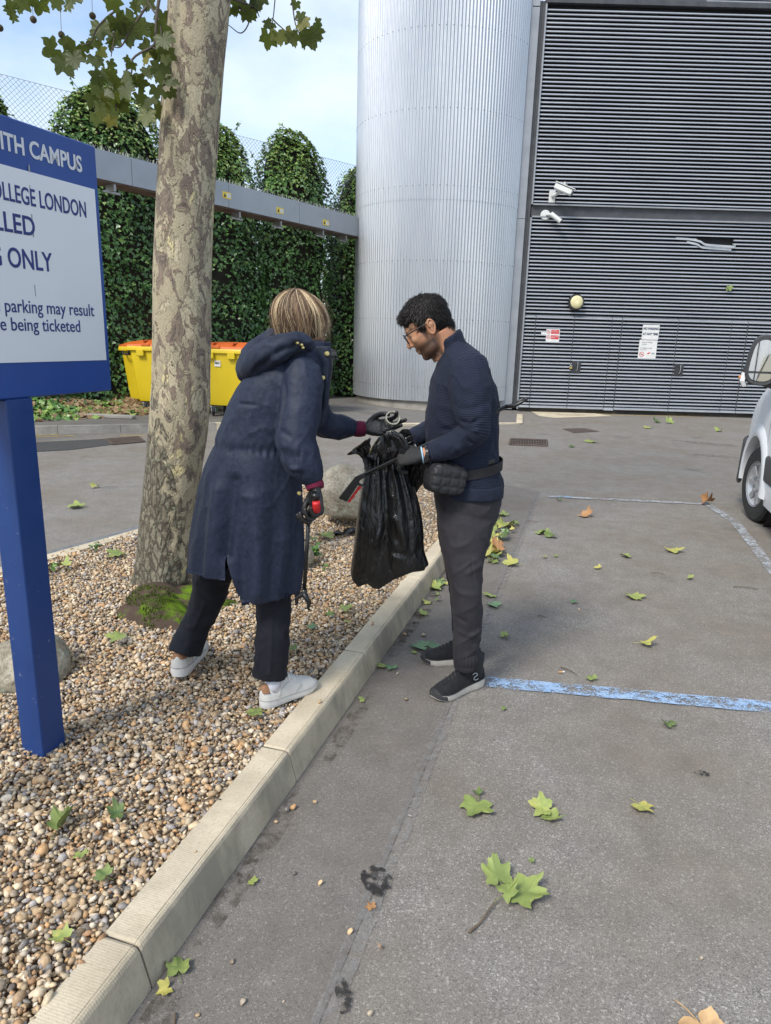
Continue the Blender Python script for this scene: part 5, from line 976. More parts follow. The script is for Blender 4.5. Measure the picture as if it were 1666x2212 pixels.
def hand_mb(B, o, curls, thumb, s=1.0, left=False, spread=1.0):
    """glove or hand: palm, four separate fingers bent at three joints, thumb off the side"""
    mir = np.array((1, -1 if left else 1, 1)); m = MB()
    def Tp(q): return (np.array(q, float)*mir*s)@np.array(B).T+np.array(o)
    rows = [(-.025, .0, .026, .019), (.0, .0, .027, .019), (.03, .0, .036, .0195), (.065, .0, .041, .017), (.09, .0, .039, .0125), (.098, 0, .03, .008)]
    th = np.linspace(0, 2*math.pi, 20, endpoint=False); m.loft(np.array([[Tp((x, y+a*math.copysign(abs(math.cos(q))**.8, math.cos(q)), b*math.sin(q))) for q in th] for x, y, a, b in rows]))
    for k, (y0, ln, c) in enumerate(zip((.030, .0105, -.0105, -.030), ((.045, .027, .022), (.049, .031, .023), (.045, .029, .022), (.036, .022, .02)), curls)):
        p = np.array((.086-.004*abs(k-1), y0, 0.)); a = 0; pts = [p-np.array((.02, 0, 0)), p]; rad = [.0095, .0102]
        for L_, q in zip(ln, c):
            a += R(q); d = np.array((math.cos(a), (1.5-k)*.09*spread, -math.sin(a))); p = p+d*L_; pts.append(p); rad.append(rad[-1]*.93)
        pts.append(p+d*.003); rad.append(.004); pp = cr(np.array(pts), 4); rr = cr(np.array(rad)[:, None], 4)[:, 0]; m.tube([Tp(q) for q in pp], rr*s, 12)
    pts = [(.012, .016, -.004), (.03, .034, -.008)]+list(thumb); pp = cr(np.array(pts), 4); rr = cr(np.array([.014, .0145, .0125, .0108, .006][:len(pts)])[:, None], 4)[:, 0]; m.tube([Tp(q) for q in pp], rr*s, 12)
    return m
def shoe(parent, heel, toe, mats, kind, lift=0.0, sink=0.0):
    heel, toe = np.array(heel), np.array(toe); d = toe-heel; L_ = np.linalg.norm(d[:2]); d = np.array((d[0], d[1], 0))/L_; s = L_/.28
    X = np.array((d[0]*math.cos(lift), d[1]*math.cos(lift), -math.sin(lift))); Y_ = np.array((-d[1], d[0], 0)); Z = np.cross(X, Y_); B = np.stack((X, Y_, Z), 1); o = np.array((heel[0], heel[1], heel[2]+math.sin(lift)*L_*.85-sink))
    def T(q): return (np.array(q)*s)@B.T+o
    xs_ = np.array([0, .006, .02, .05, .09, .13, .17, .205, .235, .26, .274, .28]); hw = np.array([.008, .02, .029, .034, .0335, .035, .041, .0455, .044, .035, .021, .006])
    zs = np.array([.004, .002, .0, .0, .0, .0, .0, .0, .003, .009, .014, .018]); thick = np.array([.032, .034, .035, .034, .031, .029, .028, .027, .025, .022, .018, .014])*(1.15 if kind == 'man' else 1.0)
    oc = np.array([0, 0, 0, 0, .0, .002, .004, .006, .007, .006, .004, .002])
    fx = np.linspace(0, .28, 44); H = np.interp(fx, xs_, hw); Z0 = np.interp(fx, xs_, zs); TH = np.interp(fx, xs_, thick); OC = np.interp(fx, xs_, oc)
    m = MB(); m.loft(np.array([[T((x, c-h*.93, z)), T((x, c-h*1.05, z+t_*.45)), T((x, c-h*1.02, z+t_)), T((x, c+h*1.02, z+t_)), T((x, c+h*1.05, z+t_*.45)), T((x, c+h*.93, z))] for x, h, z, t_, c in zip(fx, H, Z0, TH, OC)])); so_ = mkb('shoe', m, mats['sole'], parent, smooth=True, angle=50)
    top = np.interp(fx, [0, .012, .03, .06, .09, .115, .135, .16, .19, .225, .255, .272, .28], [.07, .092, .1, .088, .09, .112, .112, .094, .078, .064, .052, .038, .022])
    rings = []
    for x, h, z, t_, c, tz in zip(fx, H, Z0, TH, OC, top):
        a = np.linspace(0, math.pi, 15); hh = h*.98; zz = z+t_-.004; n_ = 2.3
        w_ = np.sign(np.cos(a))*np.abs(np.cos(a))**(2/n_)*hh; zq = zz+np.abs(np.sin(a))**(2/n_)*max(.004, tz-zz)
        pin = 1-.38*np.clip((zq-.055)/.06, 0, 1); rings.append([T((x, c+y*q, zz2)) for y, q, zz2 in zip(w_, pin, zq)])
    m = MB(); m.loft(np.array(rings)); mkb('upper', m, mats['upper'], so_, smooth=True, angle=60)
    m = MB(); ol = [T((x, c-h*1.035, z+t_)) for x, h, z, t_, c in zip(fx, H, Z0, TH, OC)]+[T((x, c+h*1.035, z+t_)) for x, h, z, t_, c in zip(fx, H, Z0, TH, OC)][::-1]; m.tube(ol+ol[:1], .0021*s, 6); mkb('welt', m, mats['welt'], so_, smooth=True)
    for y_ in (-1, 1): m = MB(); m.tube([T((x, y_*(np.interp(x, fx, H)*.985*(1-.38*max(0, (z-.055)/.06)))+np.interp(x, fx, OC), z)) for x, z in ((.07, .04), (.078, .06), (.1, .08), (.125, .088))], .0014*s, 5, smooth=4); mkb('side_seam', m, mats['welt'], so_, smooth=True); m = MB(); m.tube([T((x, y_*(np.interp(x, fx, H)*.985*(1-.38*max(0, (z-.055)/.06)))+np.interp(x, fx, OC), z)) for x, z in ((.15, .036), (.168, .05), (.18, .064))], .0014*s, 5, smooth=4); mkb('side_seam', m, mats['welt'], so_, smooth=True)
    m = MB()
    for x in np.linspace(.115, .195, 6):
        zt_ = np.interp(x, fx, top); m.tube([T((x-.006, -.02, zt_-.014)), T((x, 0, zt_+.003)), T((x+.006, .02, zt_-.014))], .0032*s, 6, smooth=3)
    mkb('laces', m, mats['lace'], so_, smooth=True)
    if kind == 'woman':
        m = MB(); rr_ = []
        for x, h, z, t_, c, tz in list(zip(fx, H, Z0, TH, OC, top))[1:6]:
            a = np.linspace(0, math.pi, 15); zz = z+t_-.004; w_ = np.sign(np.cos(a))*np.abs(np.cos(a))**(2/2.3)*h*1.02; zq = np.maximum(zz+np.abs(np.sin(a))**(2/2.3)*max(.004, tz-zz)+.001, min(.068, tz)); pin = 1-.38*np.clip((zq-.055)/.06, 0, 1); rr_.append([T((x-.0025, c+y*q, zz2)) for y, q, zz2 in zip(w_, pin, zq)])
        m.loft(np.array(rr_)); mkb('heel_tab', m, mats['tab'], so_, smooth=True, angle=50)
    else:
        m = MB(); rr_ = []
        for x, h, z, t_, c, tz in list(zip(fx, H, Z0, TH, OC, top))[36:]:
            a = np.linspace(0, math.pi, 15); w_ = np.sign(np.cos(a))*np.abs(np.cos(a))**(2/2.6)*(h*1.06+.001); zq = z+.006+np.abs(np.sin(a))**(2/2.3)*max(.004, min(tz, .046)-z-.006); rr_.append([T((x+.003, c+y, zz2)) for y, zz2 in zip(w_, zq)])
        m.loft(np.array(rr_)); mkb('toe_cap', m, mats['lace'], so_, smooth=True, angle=50)
        sgn = 1 if kind == 'man' else -1; e = [(.075, .074), (.062, .078), (.05, .073), (.053, .066), (.066, .062), (.07, .054), (.058, .048), (.045, .05)]
        for y_ in (-1, 1): m = MB(); m.tube([T((x+.012, y_*(np.interp(x, fx, H)*.985*(1-.38*max(0, (z-.055)/.06)))+.0004*y_, z)) for x, z in e], .0019, 6, smooth=4); mkb('side_emblem', m, mats['mark'], so_, smooth=True)
        m = MB(); m.box(T((.118, 0, .117)), (.016*s, .034*s, .004), rot=B@rotmat((0, 1, 0), .1)); mkb('tongue_label', m, mats['mark'], so_)
    return so_, T

def cloth(name, c0, c1, scale=30, weave=900, rough=.8, bump=.25, pat=None, sheen=.02):
    t = NT(name); col = t.mix(t.ramp(t.noise(scale, 5, .6, None, .6), [(.38, 0.), (.62, 1.)]), c0, c1)
    rdg = t.n('ShaderNodeTexNoise', {'Vector': t.obj(), 'Scale': 11, 'Detail': 4, 'Roughness': .55, 'Distortion': .8}, noise_type='RIDGED_MULTIFRACTAL').outputs[0]
    h = t.math('ADD', t.math('MULTIPLY', t.noise(weave, 2), .25), t.math('ADD', t.math('MULTIPLY', rdg, .55), t.noise(24, 4, .6, None, 1.0)))
    return t.out(col, rough, 0, t.bump(h, bump, .008), .3, **{'Sheen Weight': sheen, 'Sheen Roughness': .5})
M_COAT = cloth('navy_coat_cloth', (.0115, .0165, .036), (.0195, .027, .053), 60, 700, .6, .25)
M_HOOD = cloth('navy_hood_cloth', (.01, .015, .031), (.018, .025, .047), 30, 700, .65, .3)
M_WTR = cloth('dark_navy_trouser', (.0055, .0062, .0115), (.009, .0105, .017), 20, 900, .8, .3); M_MTR = cloth('charcoal_trouser', (.023, .0215, .0265), (.031, .029, .035), 14, 900, .7, .28)
M_CUFF = cloth('burgundy_rib', (.1, .008, .028), (.15, .012, .04), 30, 500, .85, .3); M_GLOVE = pmat('black_glove', (.008, .008, .009), (.02, .02, .022), 18, .32, .5, 60, dist=.006, r2=.55)
def skin(name, c, red):
    t = NT(name); col = t.mix(t.ramp(t.noise(25, 4), [(.35, 0.), (.65, 1.)]), c, tuple(x*y for x, y in zip(c, red))); b_ = t.attr('stubble').outputs[2]; st = t.math('MULTIPLY', b_, t.ramp(t.noise(420, 2), [(.25, .72), (.6, 1.)])); col = t.mix(st, col, (.022, .016, .013))
    return t.out(col, .5, 0, t.bump(t.noise(300, 3), .12, .001), .4, **{'Subsurface Weight': .12, 'Subsurface Radius': (.012, .005, .003), 'Subsurface Scale': .4})
M_SKM = skin('brown_skin', (.45, .25, .15), (1.08, .9, .85)); M_SKW = skin('light_skin', (.52, .31, .21), (1.1, .88, .85))
t = NT('hair'); a = t.attr('tint').outputs[0]; M_HAIR = t.out(a, .5, 0, None, .3)
M_GLOSSBLK = pmat('gloss_black', (.008, .008, .009), (.014, .014, .015), 20, .22, .03, 90); M_SOCK = cloth('white_sock', (.6, .6, .66), (.7, .7, .75), 40, 400, .9, .3)
M_PLRED = pmat('red_plastic', (.5, .012, .015), (.58, .02, .02), 9, .4, .05, 90)
def strands(name, paths, width, cols, parent, taper=(1, .9, .25), origin=None):
    """flat hair strips along paths (n, k, 3); each faces outward from origin"""
    P = np.array(paths); n, k, _ = P.shape; T = np.gradient(P, axis=1); out = P-np.array(origin); s = np.cross(T, out); s /= np.linalg.norm(s, axis=2)[..., None]+1e-9
    w = (np.interp(np.linspace(0, 1, k), (0, .6, 1), taper)[None, :, None]*np.array(width)[:, None, None])/2; lift = out/np.linalg.norm(out, axis=2)[..., None]*w*.5
    v = np.stack((P-s*w-lift*.4, P+lift, P+s*w-lift*.4), 2).reshape(-1, 3); base = (np.arange(n)*k*3)[:, None, None]+(np.arange(k-1)*3)[None, :, None]
    f = np.concatenate([(base+np.array(q)[None, None, :]).reshape(-1, 4) for q in ((0, 1, 4, 3), (1, 2, 5, 4))]); return mk(name, v, f, M_HAIR, parent, attrs={'tint': np.repeat(np.array(cols), k*3, 0)})

# ------------------------------------------------------------------ the woman in the long navy coat
wo_ = thing('person', 'woman in a long hooded navy coat bending forward on the gravel with a litter picker', 'person', (-.55, 2.6, .12))
GZ = .128
coat_rows = [(411, 646, 1268, 2.62, .185), (413, 651, 1215, 2.62, .185), (420, 655, 1150, 2.62, .18), (434, 654, 1070, 2.62, .172), (446, 652, 1010, 2.62, .165), (464, 655, 960, 2.62, .15), (482, 672, 905, 2.63, .155), (500, 690, 860, 2.64, .165), (530, 703, 815, 2.65, .165), (572, 706, 778, 2.66, .145), (606, 702, 752, 2.67, .105), (628, 700, 738, 2.67, .075)]
inner = slices([(424, 633, 1262, 2.62, .172), (430, 630, 1205, 2.62, .165)], 40, 2.2, k=1)[::-1]
m = MB(); outer = slices(coat_rows, 40, 2.2); m.loft(np.vstack((inner[:1], inner[1:], outer)))
limb_mb(m, [(652, 792, 2.56, 30), (652, 812, 2.53, 42), (650, 860, 2.50, 44), (644, 910, 2.47, 44), (638, 950, 2.45, 44), (648, 988, 2.44, 42), (664, 1016, 2.44, 35), (674, 1034, 2.44, 26), (677, 1042, 2.44, 20)], 24)
limb_mb(m, [(650, 800, 2.80, 36), (668, 860, 2.86, 38), (688, 905, 2.9, 33), (712, 920, 2.92, 29), (738, 922, 2.94, 28), (757, 924, 2.95, 22), (768, 926, 2.96, 17)], 24)
v, f, nr = fuse(m, .005, 3)
# slit of the back vent, waist gather, seams, sleeve folds, hanging folds of the skirt
def fdisp(v, nr):
    hz = v[:, 2]; wz = W(560, 960, 2.62)[2]
    ang = np.arctan2(v[:, 1]-2.62, v[:, 0]-W(530, 1100, 2.62)[0])
    low = np.clip((wz-hz)/.45, 0, 1); body = (v[:, 0] < W(660, 1000, 2.5)[0]).astype(float)
    d = low*body*(.010*np.sin(ang*7+hz*3+.6)+.006*np.sin(ang*13+1.2-hz*5))
    d += .006*(vnoise(v*np.array((1, 1, .45)), 7, 2))
    rid = 1-2.6*np.abs(vnoise(v@rotmat((.3, 1, .2), .5)*np.array((1, 1, .55)), 11, 2)); rid2 = 1-2.6*np.abs(vnoise(v@rotmat((1, .2, .4), .8)*np.array((1, 1, .6))+4, 23, 2))
    d += .0042*np.clip(rid, 0, 1)**3*(1-.7*low)+.0012*np.clip(rid2, 0, 1)**2*(1-.6*low)
    d += .004*np.exp(-((hz-wz-.012*np.sin(ang*9))/.016)**2)*np.sin(ang*46)*.6-.006*np.exp(-((hz-wz)/.018)**2)*body
    rad = np.c_[v[:, 0]-np.interp(hz, [.55, wz], [W(530, 1260, 2.62)[0], W(555, 960, 2.62)[0]]), v[:, 1]-2.62]; sgn = np.where((np.sum(rad*nr[:, :2], 1) < 0) & (hz < wz-.1), -1, 1)
    nr *= sgn[:, None]; return v+nr*d[:, None]
v = fdisp(v, nr)
v = creases(v, nr, [([(505, 1040, 2.45), (500, 1100, 2.44), (493, 1150, 2.44), (489, 1200, 2.44)], -.02, .02), ([(470, 1060, 2.47), (462, 1150, 2.46), (452, 1240, 2.46)], .014, .03), ([(540, 1080, 2.43), (548, 1180, 2.43), (552, 1280, 2.43)], .012, .03),
    ([(518, 872, 2.5), (555, 876, 2.47), (598, 890, 2.46)], -.006, .006), ([(606, 812, 2.46), (612, 850, 2.45), (604, 905, 2.43), (598, 950, 2.42), (612, 990, 2.41)], -.016, .010), ([(618, 800, 2.47), (640, 780, 2.47), (664, 784, 2.47), (684, 812, 2.47)], -.005, .006),
    ([(605, 840, 2.44), (640, 866, 2.40), (680, 862, 2.42)], -.008, .012), ([(600, 930, 2.40), (640, 945, 2.36), (690, 938, 2.39)], -.010, .012), ([(604, 962, 2.38), (650, 970, 2.34), (694, 960, 2.38)], .010, .012), ([(612, 982, 2.37), (655, 996, 2.35), (696, 990, 2.37)], -.010, .010), ([(630, 1012, 2.38), (668, 1014, 2.36), (696, 1002, 2.38)], .010, .010), ([(640, 1024, 2.38), (670, 1030, 2.37), (694, 1022, 2.38)], -.009, .008), ([(648, 870, 2.40), (642, 905, 2.38), (650, 935, 2.37)], .008, .014),
    ([(600, 1076, 2.43), (630, 1062, 2.43), (652, 1046, 2.44)], -.006, .006), ([(604, 1084, 2.43), (640, 1096, 2.42), (656, 1090, 2.44)], .006, .008), ([(700, 905, 2.84), (722, 915, 2.83), (735, 944, 2.85)], -.006, .008), ([(752, 906, 2.87), (755, 925, 2.86), (752, 944, 2.87)], -.006, .006), ([(741, 900, 2.86), (744, 925, 2.85), (741, 948, 2.86)], .006, .006), ([(412, 1226, 2.5), (450, 1232, 2.46), (500, 1246, 2.44)], .003, .006)])
zs0 = W(490, 1196, 2.46)[2]; xs0 = W(489, 1220, 2.46)[0]; zhl = W(440, 1237, 2.5)[2]; zhb = W(513, 1284, 2.44)[2]
q = (v[:, 0] < xs0+.004) & (v[:, 2] < zhl) & (v[:, 2] > .3); v[q, 2] = zhl+(v[q, 2]-zhl)*.04
def inslit(c): k_ = (zs0-c[:, 2])/(zs0-zhb); return (k_ > 0) & (c[:, 1] < 2.56) & (c[:, 0] > xs0-.002*k_) & (c[:, 0] < xs0+.044*k_)
kk = np.clip((zs0-v[:, 2])/(zs0-zhb), 0, 1); xr_ = xs0+.044*kk; qz = (v[:, 1] < 2.56) & (kk > 0) & (v[:, 2] > zhb-.02)
for tgt in (xs0+0*kk, xr_): qq = qz & (np.abs(v[:, 0]-tgt) < .0034); v[qq, 0] = tgt[qq]
fc = np.array([v[list(p)].mean(0) for p in f]); keep = ~inslit(fc); f = [p for p, k_ in zip(f, keep) if k_]
coat = mk('coat', v, f, M_COAT, wo_)
# hood lying on the back, collar, placket, buttons
m = MB(); pth = cr(np.array([W(*q) for q in ((676, 752, 2.54), (650, 738, 2.52), (615, 745, 2.50), (575, 766, 2.52), (548, 790, 2.56), (532, 806, 2.60))]), 6); ra = cr(np.array([.018, .027, .042, .05, .045, .027])[:, None], 6)[:, 0]; vv, ff = sweep(pth, ra, ra*1.1, 24, True, up=(0, 1, 0)); m.add(vv, ff)
m2 = [W(*q) for q in ((676, 745, 2.80), (640, 726, 2.84), (600, 732, 2.86), (560, 758, 2.82), (538, 790, 2.72), (531, 808, 2.60))]; pth = cr(np.array(m2), 6); ra = cr(np.array([.02, .03, .045, .05, .045, .03])[:, None], 6)[:, 0]; vv, ff = sweep(pth, ra, ra*1.1, 24, True, up=(0, 1, 0)); m.add(vv, ff)
m.ell(W(590, 768, 2.69), (.10, .15, .05), rotmat((0, 1, 0), -.6))
v, f, nr = fuse(m, .005, 5); v = v+nr*(.006*vnoise(v, 10, 3)+.006*np.clip(1-2.6*np.abs(vnoise(v*np.array((.6, 1, 1)), 12, 2)), 0, 1)**2)[:, None]
v = creases(v, nr, [([(640, 748, 2.47), (600, 762, 2.46), (570, 786, 2.47), (545, 815, 2.5)], -.016, .012), ([(660, 742, 2.48), (620, 738, 2.47), (585, 752, 2.47)], -.008, .008), ([(630, 752, 2.46), (590, 778, 2.46)], .008, .012)])
mk('hood', v, f, M_HOOD, coat)
m = MB(); m.loft(slices([(604, 702, 758, 2.66, .088), (622, 704, 742, 2.67, .078), (640, 714, 736, 2.69, .072), (646, 716, 752, 2.69, .06)], 32, 2.2, k=3)); v, f, nr = fuse(m, .005, 4); v = v+nr*(.003*vnoise(v, 25, 2))[:, None]; mk('collar', v, f, M_HOOD, coat)
m = MB(); pl_ = [W(*q) for q in ((708, 748, 2.60), (711, 790, 2.6), (706, 830, 2.6), (703, 880, 2.6), (694, 905, 2.6))]; pp = cr(np.array(pl_), 5); m.loft(np.array([[p+(-.045, -.02, 0), p+(.004, -.035, 0), p+(.012, -.005, 0), p+(.002, .04, 0), p+(-.04, .04, 0)] for p in pp])); v, f, nr = fuse(m, .005, 3); v = v+nr*(.004*vnoise(v, 18, 2))[:, None]; mk('front_placket', v, f, M_HOOD, coat)
M_GOLD = pmat('brass_snap', (.5, .42, .16), (.6, .5, .22), 30, .38, .04, 90, .7)
for x, y, Y, r_ in ((707, 764, 2.555, .0085), (697.5, 816, 2.545, .0085), (647, 1066, 2.445, .007), (643, 741, 2.47, .0045), (652, 745, 2.475, .0045), (655, 751, 2.475, .0045)):
    c = W(x, y, Y); dr = np.array((.35, -.93, .1)); dr /= np.linalg.norm(dr); m = MB(); m.lathe([(0, -.01), (r_, -.01), (r_, .003), (r_*.8, .005), (0, .006)], c, frame(np.cross((0, 0, 1), dr), dr)[:, [0, 1, 2]], n=18); mkb('snap_button', m, M_GOLD, coat, smooth=True, angle=40)
for nm_, rows in (('cuff', [(676, 1040, 2.44, 20), (680, 1048, 2.435, 21), (682, 1056, 2.43, 19)]), ('cuff', [(766, 926, 2.955, 17), (777, 926.5, 2.96, 17.5), (788, 926, 2.965, 16)])):
    m = MB(); limb_mb(m, rows, 40, 6); v = m.verts(); mk(nm_, v, m.f, M_CUFF, coat)
# trousers, socks
for rows in ([(478, 1180, 2.74, 44), (462, 1240, 2.76, 43), (446, 1300, 2.78, 36), (424, 1350, 2.78, 34), (406, 1388, 2.755, 36), (399, 1410, 2.74, 37)], [(588, 1220, 2.61, 40), (591, 1290, 2.595, 37), (589, 1370, 2.56, 38.5), (586, 1430, 2.54, 38.5), (584, 1457, 2.54, 38.5)]):
    m = MB(); limb_mb(m, rows, 28, 6, 0); v, f, nr = fuse(m, .005, 3); v = v+nr*(.007*vnoise(v*np.array((1, 1, .4)), 12, 3)+.006*np.clip(1-2.6*np.abs(vnoise(v@rotmat((0, 1, 0), .6)*np.array((.7, 1, 1.3)), 11, 2)), 0, 1)**2)[:, None]
    x_, y_, Y_, w_ = rows[-2][:4]; v = creases(v, nr, [([(r[0]-2, r[1], r[2]-.066) for r in rows[1:]], .006, .008)]); mk('trouser_leg', v, f, M_WTR, wo_)
WSH = dict(sole=pmat('white_sole', (.62, .61, .58), (.7, .69, .66), 14, .6, .1, 120), upper=pmat('white_leather', (.56, .545, .51), (.63, .615, .58), 12, .5, .12, 150), lace=pmat('white_lace', (.6, .6, .58), (.68, .68, .66), 60, .8), tab=pmat('tan_leather', (.25, .12, .055), (.32, .16, .08), 20, .55), mark=M_GALV, welt=pmat('grey_welt', (.36, .35, .33), (.44, .43, .41), 30, .7))
h1 = G(563, 1527, GZ); t1 = G(683, 1480, GZ); s1_, T1 = shoe(wo_, h1, t1, WSH, 'woman', .0, .006); h2 = G(383, 1470, GZ); t2 = G(437, 1396, GZ); s2_, T2 = shoe(wo_, h2, t2, WSH, 'woman', .06, .006)
for T_, c in ((T1, 0), (T2, 1)): m = MB(); m.tube([T_((.056, 0, .06)), T_((.058, 0, .09)), T_((.062, 0, .108))], [.03, .031, .03], 18); mkb('sock', m, M_SOCK, wo_, smooth=True)
# hands in black gloves
Bn = frame((.12, -.18, -1), (.80, .62, 0)); hr = W(681, 1058, 2.43)
m = hand_mb(Bn, hr, [(40, 75, 40), (48, 80, 40), (55, 80, 40), (60, 78, 35)], [(.055, .046, -.022), (.078, .03, -.038), (.09, .015, -.045)], .95); v, f, nr = fuse(m, .0028, 3); v = v+nr*(.0014*vnoise(v, 60, 3))[:, None]; mk('glove', v, f, M_GLOVE, wo_)
Bl = frame((1, -.06, .08), (.05, .86, -.5)); hl = W(789, 925, 2.965)
m = hand_mb(Bl, hl, [(18, 40, 22), (12, 14, 8), (22, 16, 10), (45, 60, 40)], [(.06, .05, -.022), (.095, .045, -.04), (.112, .036, -.043)], .98, left=True); v, f, nr = fuse(m, .0028, 3); v = v+nr*(.0014*vnoise(v, 60, 3))[:, None]; mk('glove', v, f, M_GLOVE, wo_)
# body under the clothes: one skin, head to feet
HW = W(653, 706, 2.71); FWD = np.array((.80, .52, -.28)); FWD /= np.linalg.norm(FWD); BH = frame(FWD, (.25, .15, 1))
def head_mb(m, B, o, s=1.0, jaw=1.0):
    def E(c, r, M_=None): m.ell(np.array(c)*s@B.T+o, np.array(r)*s, B if M_ is None else B@M_, nu=28, nv=18)
    E((-.008, 0, .045), (.097, .076, .084)); E((.038, 0, -.015), (.056, .062*jaw, .085)); E((.03, 0, -.066), (.055, .056*jaw, .042), rotmat((0, 1, 0), .3)); E((.066, 0, -.092), (.022, .026, .018)); E((.076, 0, .033), (.018, .046, .014)); E((.066, .033, -.01), (.022, .022, .022)); E((.066, -.033, -.01), (.022, .022, .022))
    m.tube([np.array(q)*s@B.T+o for q in ((.084, 0, .026), (.096, 0, .004), (.107, 0, -.018), (.103, 0, -.028))], np.array([.008, .009, .0125, .009])*s, 12, smooth=3)
    for y in (-1, 1): E((.094, y*.011, -.024), (.009, .008, .007)); E((.0, y*.079, -.002), (.017, .007, .031), rotmat((0, 0, 1), -.35*y)@rotmat((0, 1, 0), -.15)); E((-.004, y*.081, .012), (.02, .009, .018), rotmat((0, 0, 1), -.35*y))
    for y in (-1, 1): E((.0765, y*.031, .0185), (.0115, .0135, .0085)); E((.076, y*.031, .0045), (.010, .012, .004))
    E((.085, 0, -.05), (.013, .024, .007)); E((.084, 0, -.064), (.011, .02, .0075))
m = MB(); head_mb(m, BH, HW, .89, .92); m.tube([HW+BH@np.array((-.02, 0, -.05)), W(648, 738, 2.68), W(636, 775, 2.66)], [.052, .05, .07], 18)
m.loft(slices(coat_rows[2:-1], 28, 2.2, shrink=.03))
limb_mb(m, [(652, 812, 2.53, 26), (644, 910, 2.47, 24), (640, 955, 2.45, 22), (664, 1016, 2.44, 18), (681, 1054, 2.435, 15)], 14); limb_mb(m, [(650, 800, 2.80, 22), (688, 905, 2.9, 21), (738, 922, 2.94, 18), (785, 926, 2.965, 13)], 14)
for T_, rows in ((T2, [(490, 1100, 2.72, 40), (462, 1240, 2.76, 28), (430, 1340, 2.79, 20), (410, 1385, 2.785, 17)]), (T1, [(570, 1100, 2.62, 42), (591, 1290, 2.595, 24), (589, 1390, 2.56, 19), (585, 1445, 2.54, 16)])):
    P = limb_mb(m, rows, 14); m.tube([P[-1], T_((.068, 0, .11)), T_((.064, 0, .075)), T_((.1, 0, .045)), T_((.2, 0, .035))], [.024, .025, .026, .022, .018], 14)
v, f, nr = fuse(m, .006, 4); loc = (v-HW)@BH; mk('body', v, f, M_SKW, wo_, attrs={'stubble': np.zeros(len(v))})
for y in (-1, 1): m = MB(); m.ell(np.array((.068, y*.031, .012))@BH.T+HW, (.011,)*3, nu=12, nv=8); mkb('eye', m, pmat('eye_white', (.38, .36, .34), (.42, .4, .38), 9, .3), wo_, smooth=True)
# bobbed hair with pale streaks
rg = np.random.default_rng(12); hc = HW+BH@np.array((-.012, 0, .028)); m = MB(); m.ell(hc+(0, 0, .0), (.096, .095, .089)); m.tube([hc+(-.012, -.008, .015), hc+(-.022, -.014, -.045), hc+(-.024, -.014, -.072)], [.086, .08, .062], 28); v, f, nr = fuse(m, .007, 6); v = v+nr*(.005*vnoise(v*np.array((1, 1, .3)), 40, 2))[:, None]; mk('hair_mass', v, f, M_HAIR, wo_, attrs={'tint': np.tile((.05, .03, .02), (len(v), 1))})
paths, cols, wid = [], [], []
nc = 210; cth = rg.uniform(0, 2*math.pi, nc); csw = rg.normal(0, .13, nc); cln = rg.uniform(1.95, 2.45, nc); cfl = rg.normal(-.006, .012, nc); crad = rg.normal(.0995, .0045, nc); cph = rg.uniform(.0, .55, nc); ccol = rg.choice(3, nc, p=(.4, .32, .28))
k = 13; u = np.linspace(0, 1, k)
for i in range(7600):
    j = i % nc; th = cth[j]+rg.normal(0, .075); face = math.cos(th-math.atan2(.52, .8))
    if face > .5 and rg.uniform() < .95: continue
    ln = cln[j]*rg.uniform(.82, 1.05)*(1.0 if face < .2 else .97); fl_ = cfl[j]+(.022 if face > .25 and math.sin(th) < .35 else 0)+rg.normal(0, .006); rad = crad[j]+rg.uniform(-.005, .004)
    pts = []
    for q in u:
        e = R(90)-cph[j]*.22-q*ln; pull = rg.normal(0, .002)
        if e > 0: r_, z = rad*math.cos(e), rad*.94*math.sin(e)
        else: r_, z = rad*(1-.17*min(1.2, -e)**1.3), rad*e*1.0
        r_ += fl_*max(0, q-.7)**2*6; tt = cth[j]+(th-cth[j])*(1-.55*q)+csw[j]*q*q+.05*math.sin(q*6+j)*q+.16*q*q*(1 if math.sin(th) < 0 else -1)*.8
        pts.append((math.cos(tt)*r_, math.sin(tt)*r_*1.02, z))
    p = np.array(pts); p[:, 0] += -.018+.018*u+.006*u**2*(face > 0); p[:, 1] += -.01*(1-u)
    paths.append(p+hc+(0, 0, .002))
    t3 = ccol[j] if rg.uniform() < .8 else rg.integers(0, 3); c = (np.array((.12, .075, .046)), np.array((.25, .165, .098)), np.array((.66, .52, .32)))[t3]; cols.append(c*rg.uniform(.65, 1.3)); wid.append(rg.uniform(.0009, .0021))
for i in range(160):       # flyaways
    th = rg.uniform(0, 6.28); z = rg.uniform(-.08, .09); r_ = math.sqrt(max(0, 1-(z/.13)**2))*.1; p0 = hc+np.array((math.cos(th)*r_, math.sin(th)*r_, z)); d = np.array((math.cos(th)*.5+rg.normal(0, .4), math.sin(th)*.5+rg.normal(0, .4), -.7)); d /= np.linalg.norm(d); L_ = rg.uniform(.03, .07); pp = p0+np.outer(u, d)*L_; pp[:, 2] -= .02*u**2; pp += np.outer(np.sin(u*3), (math.cos(th), math.sin(th), 0))*.006
    paths.append(pp); cols.append(np.array((.3, .2, .11))*rg.uniform(.6, 1.4)); wid.append(.0009)
strands('hair', paths, wid, cols, wo_, origin=hc)

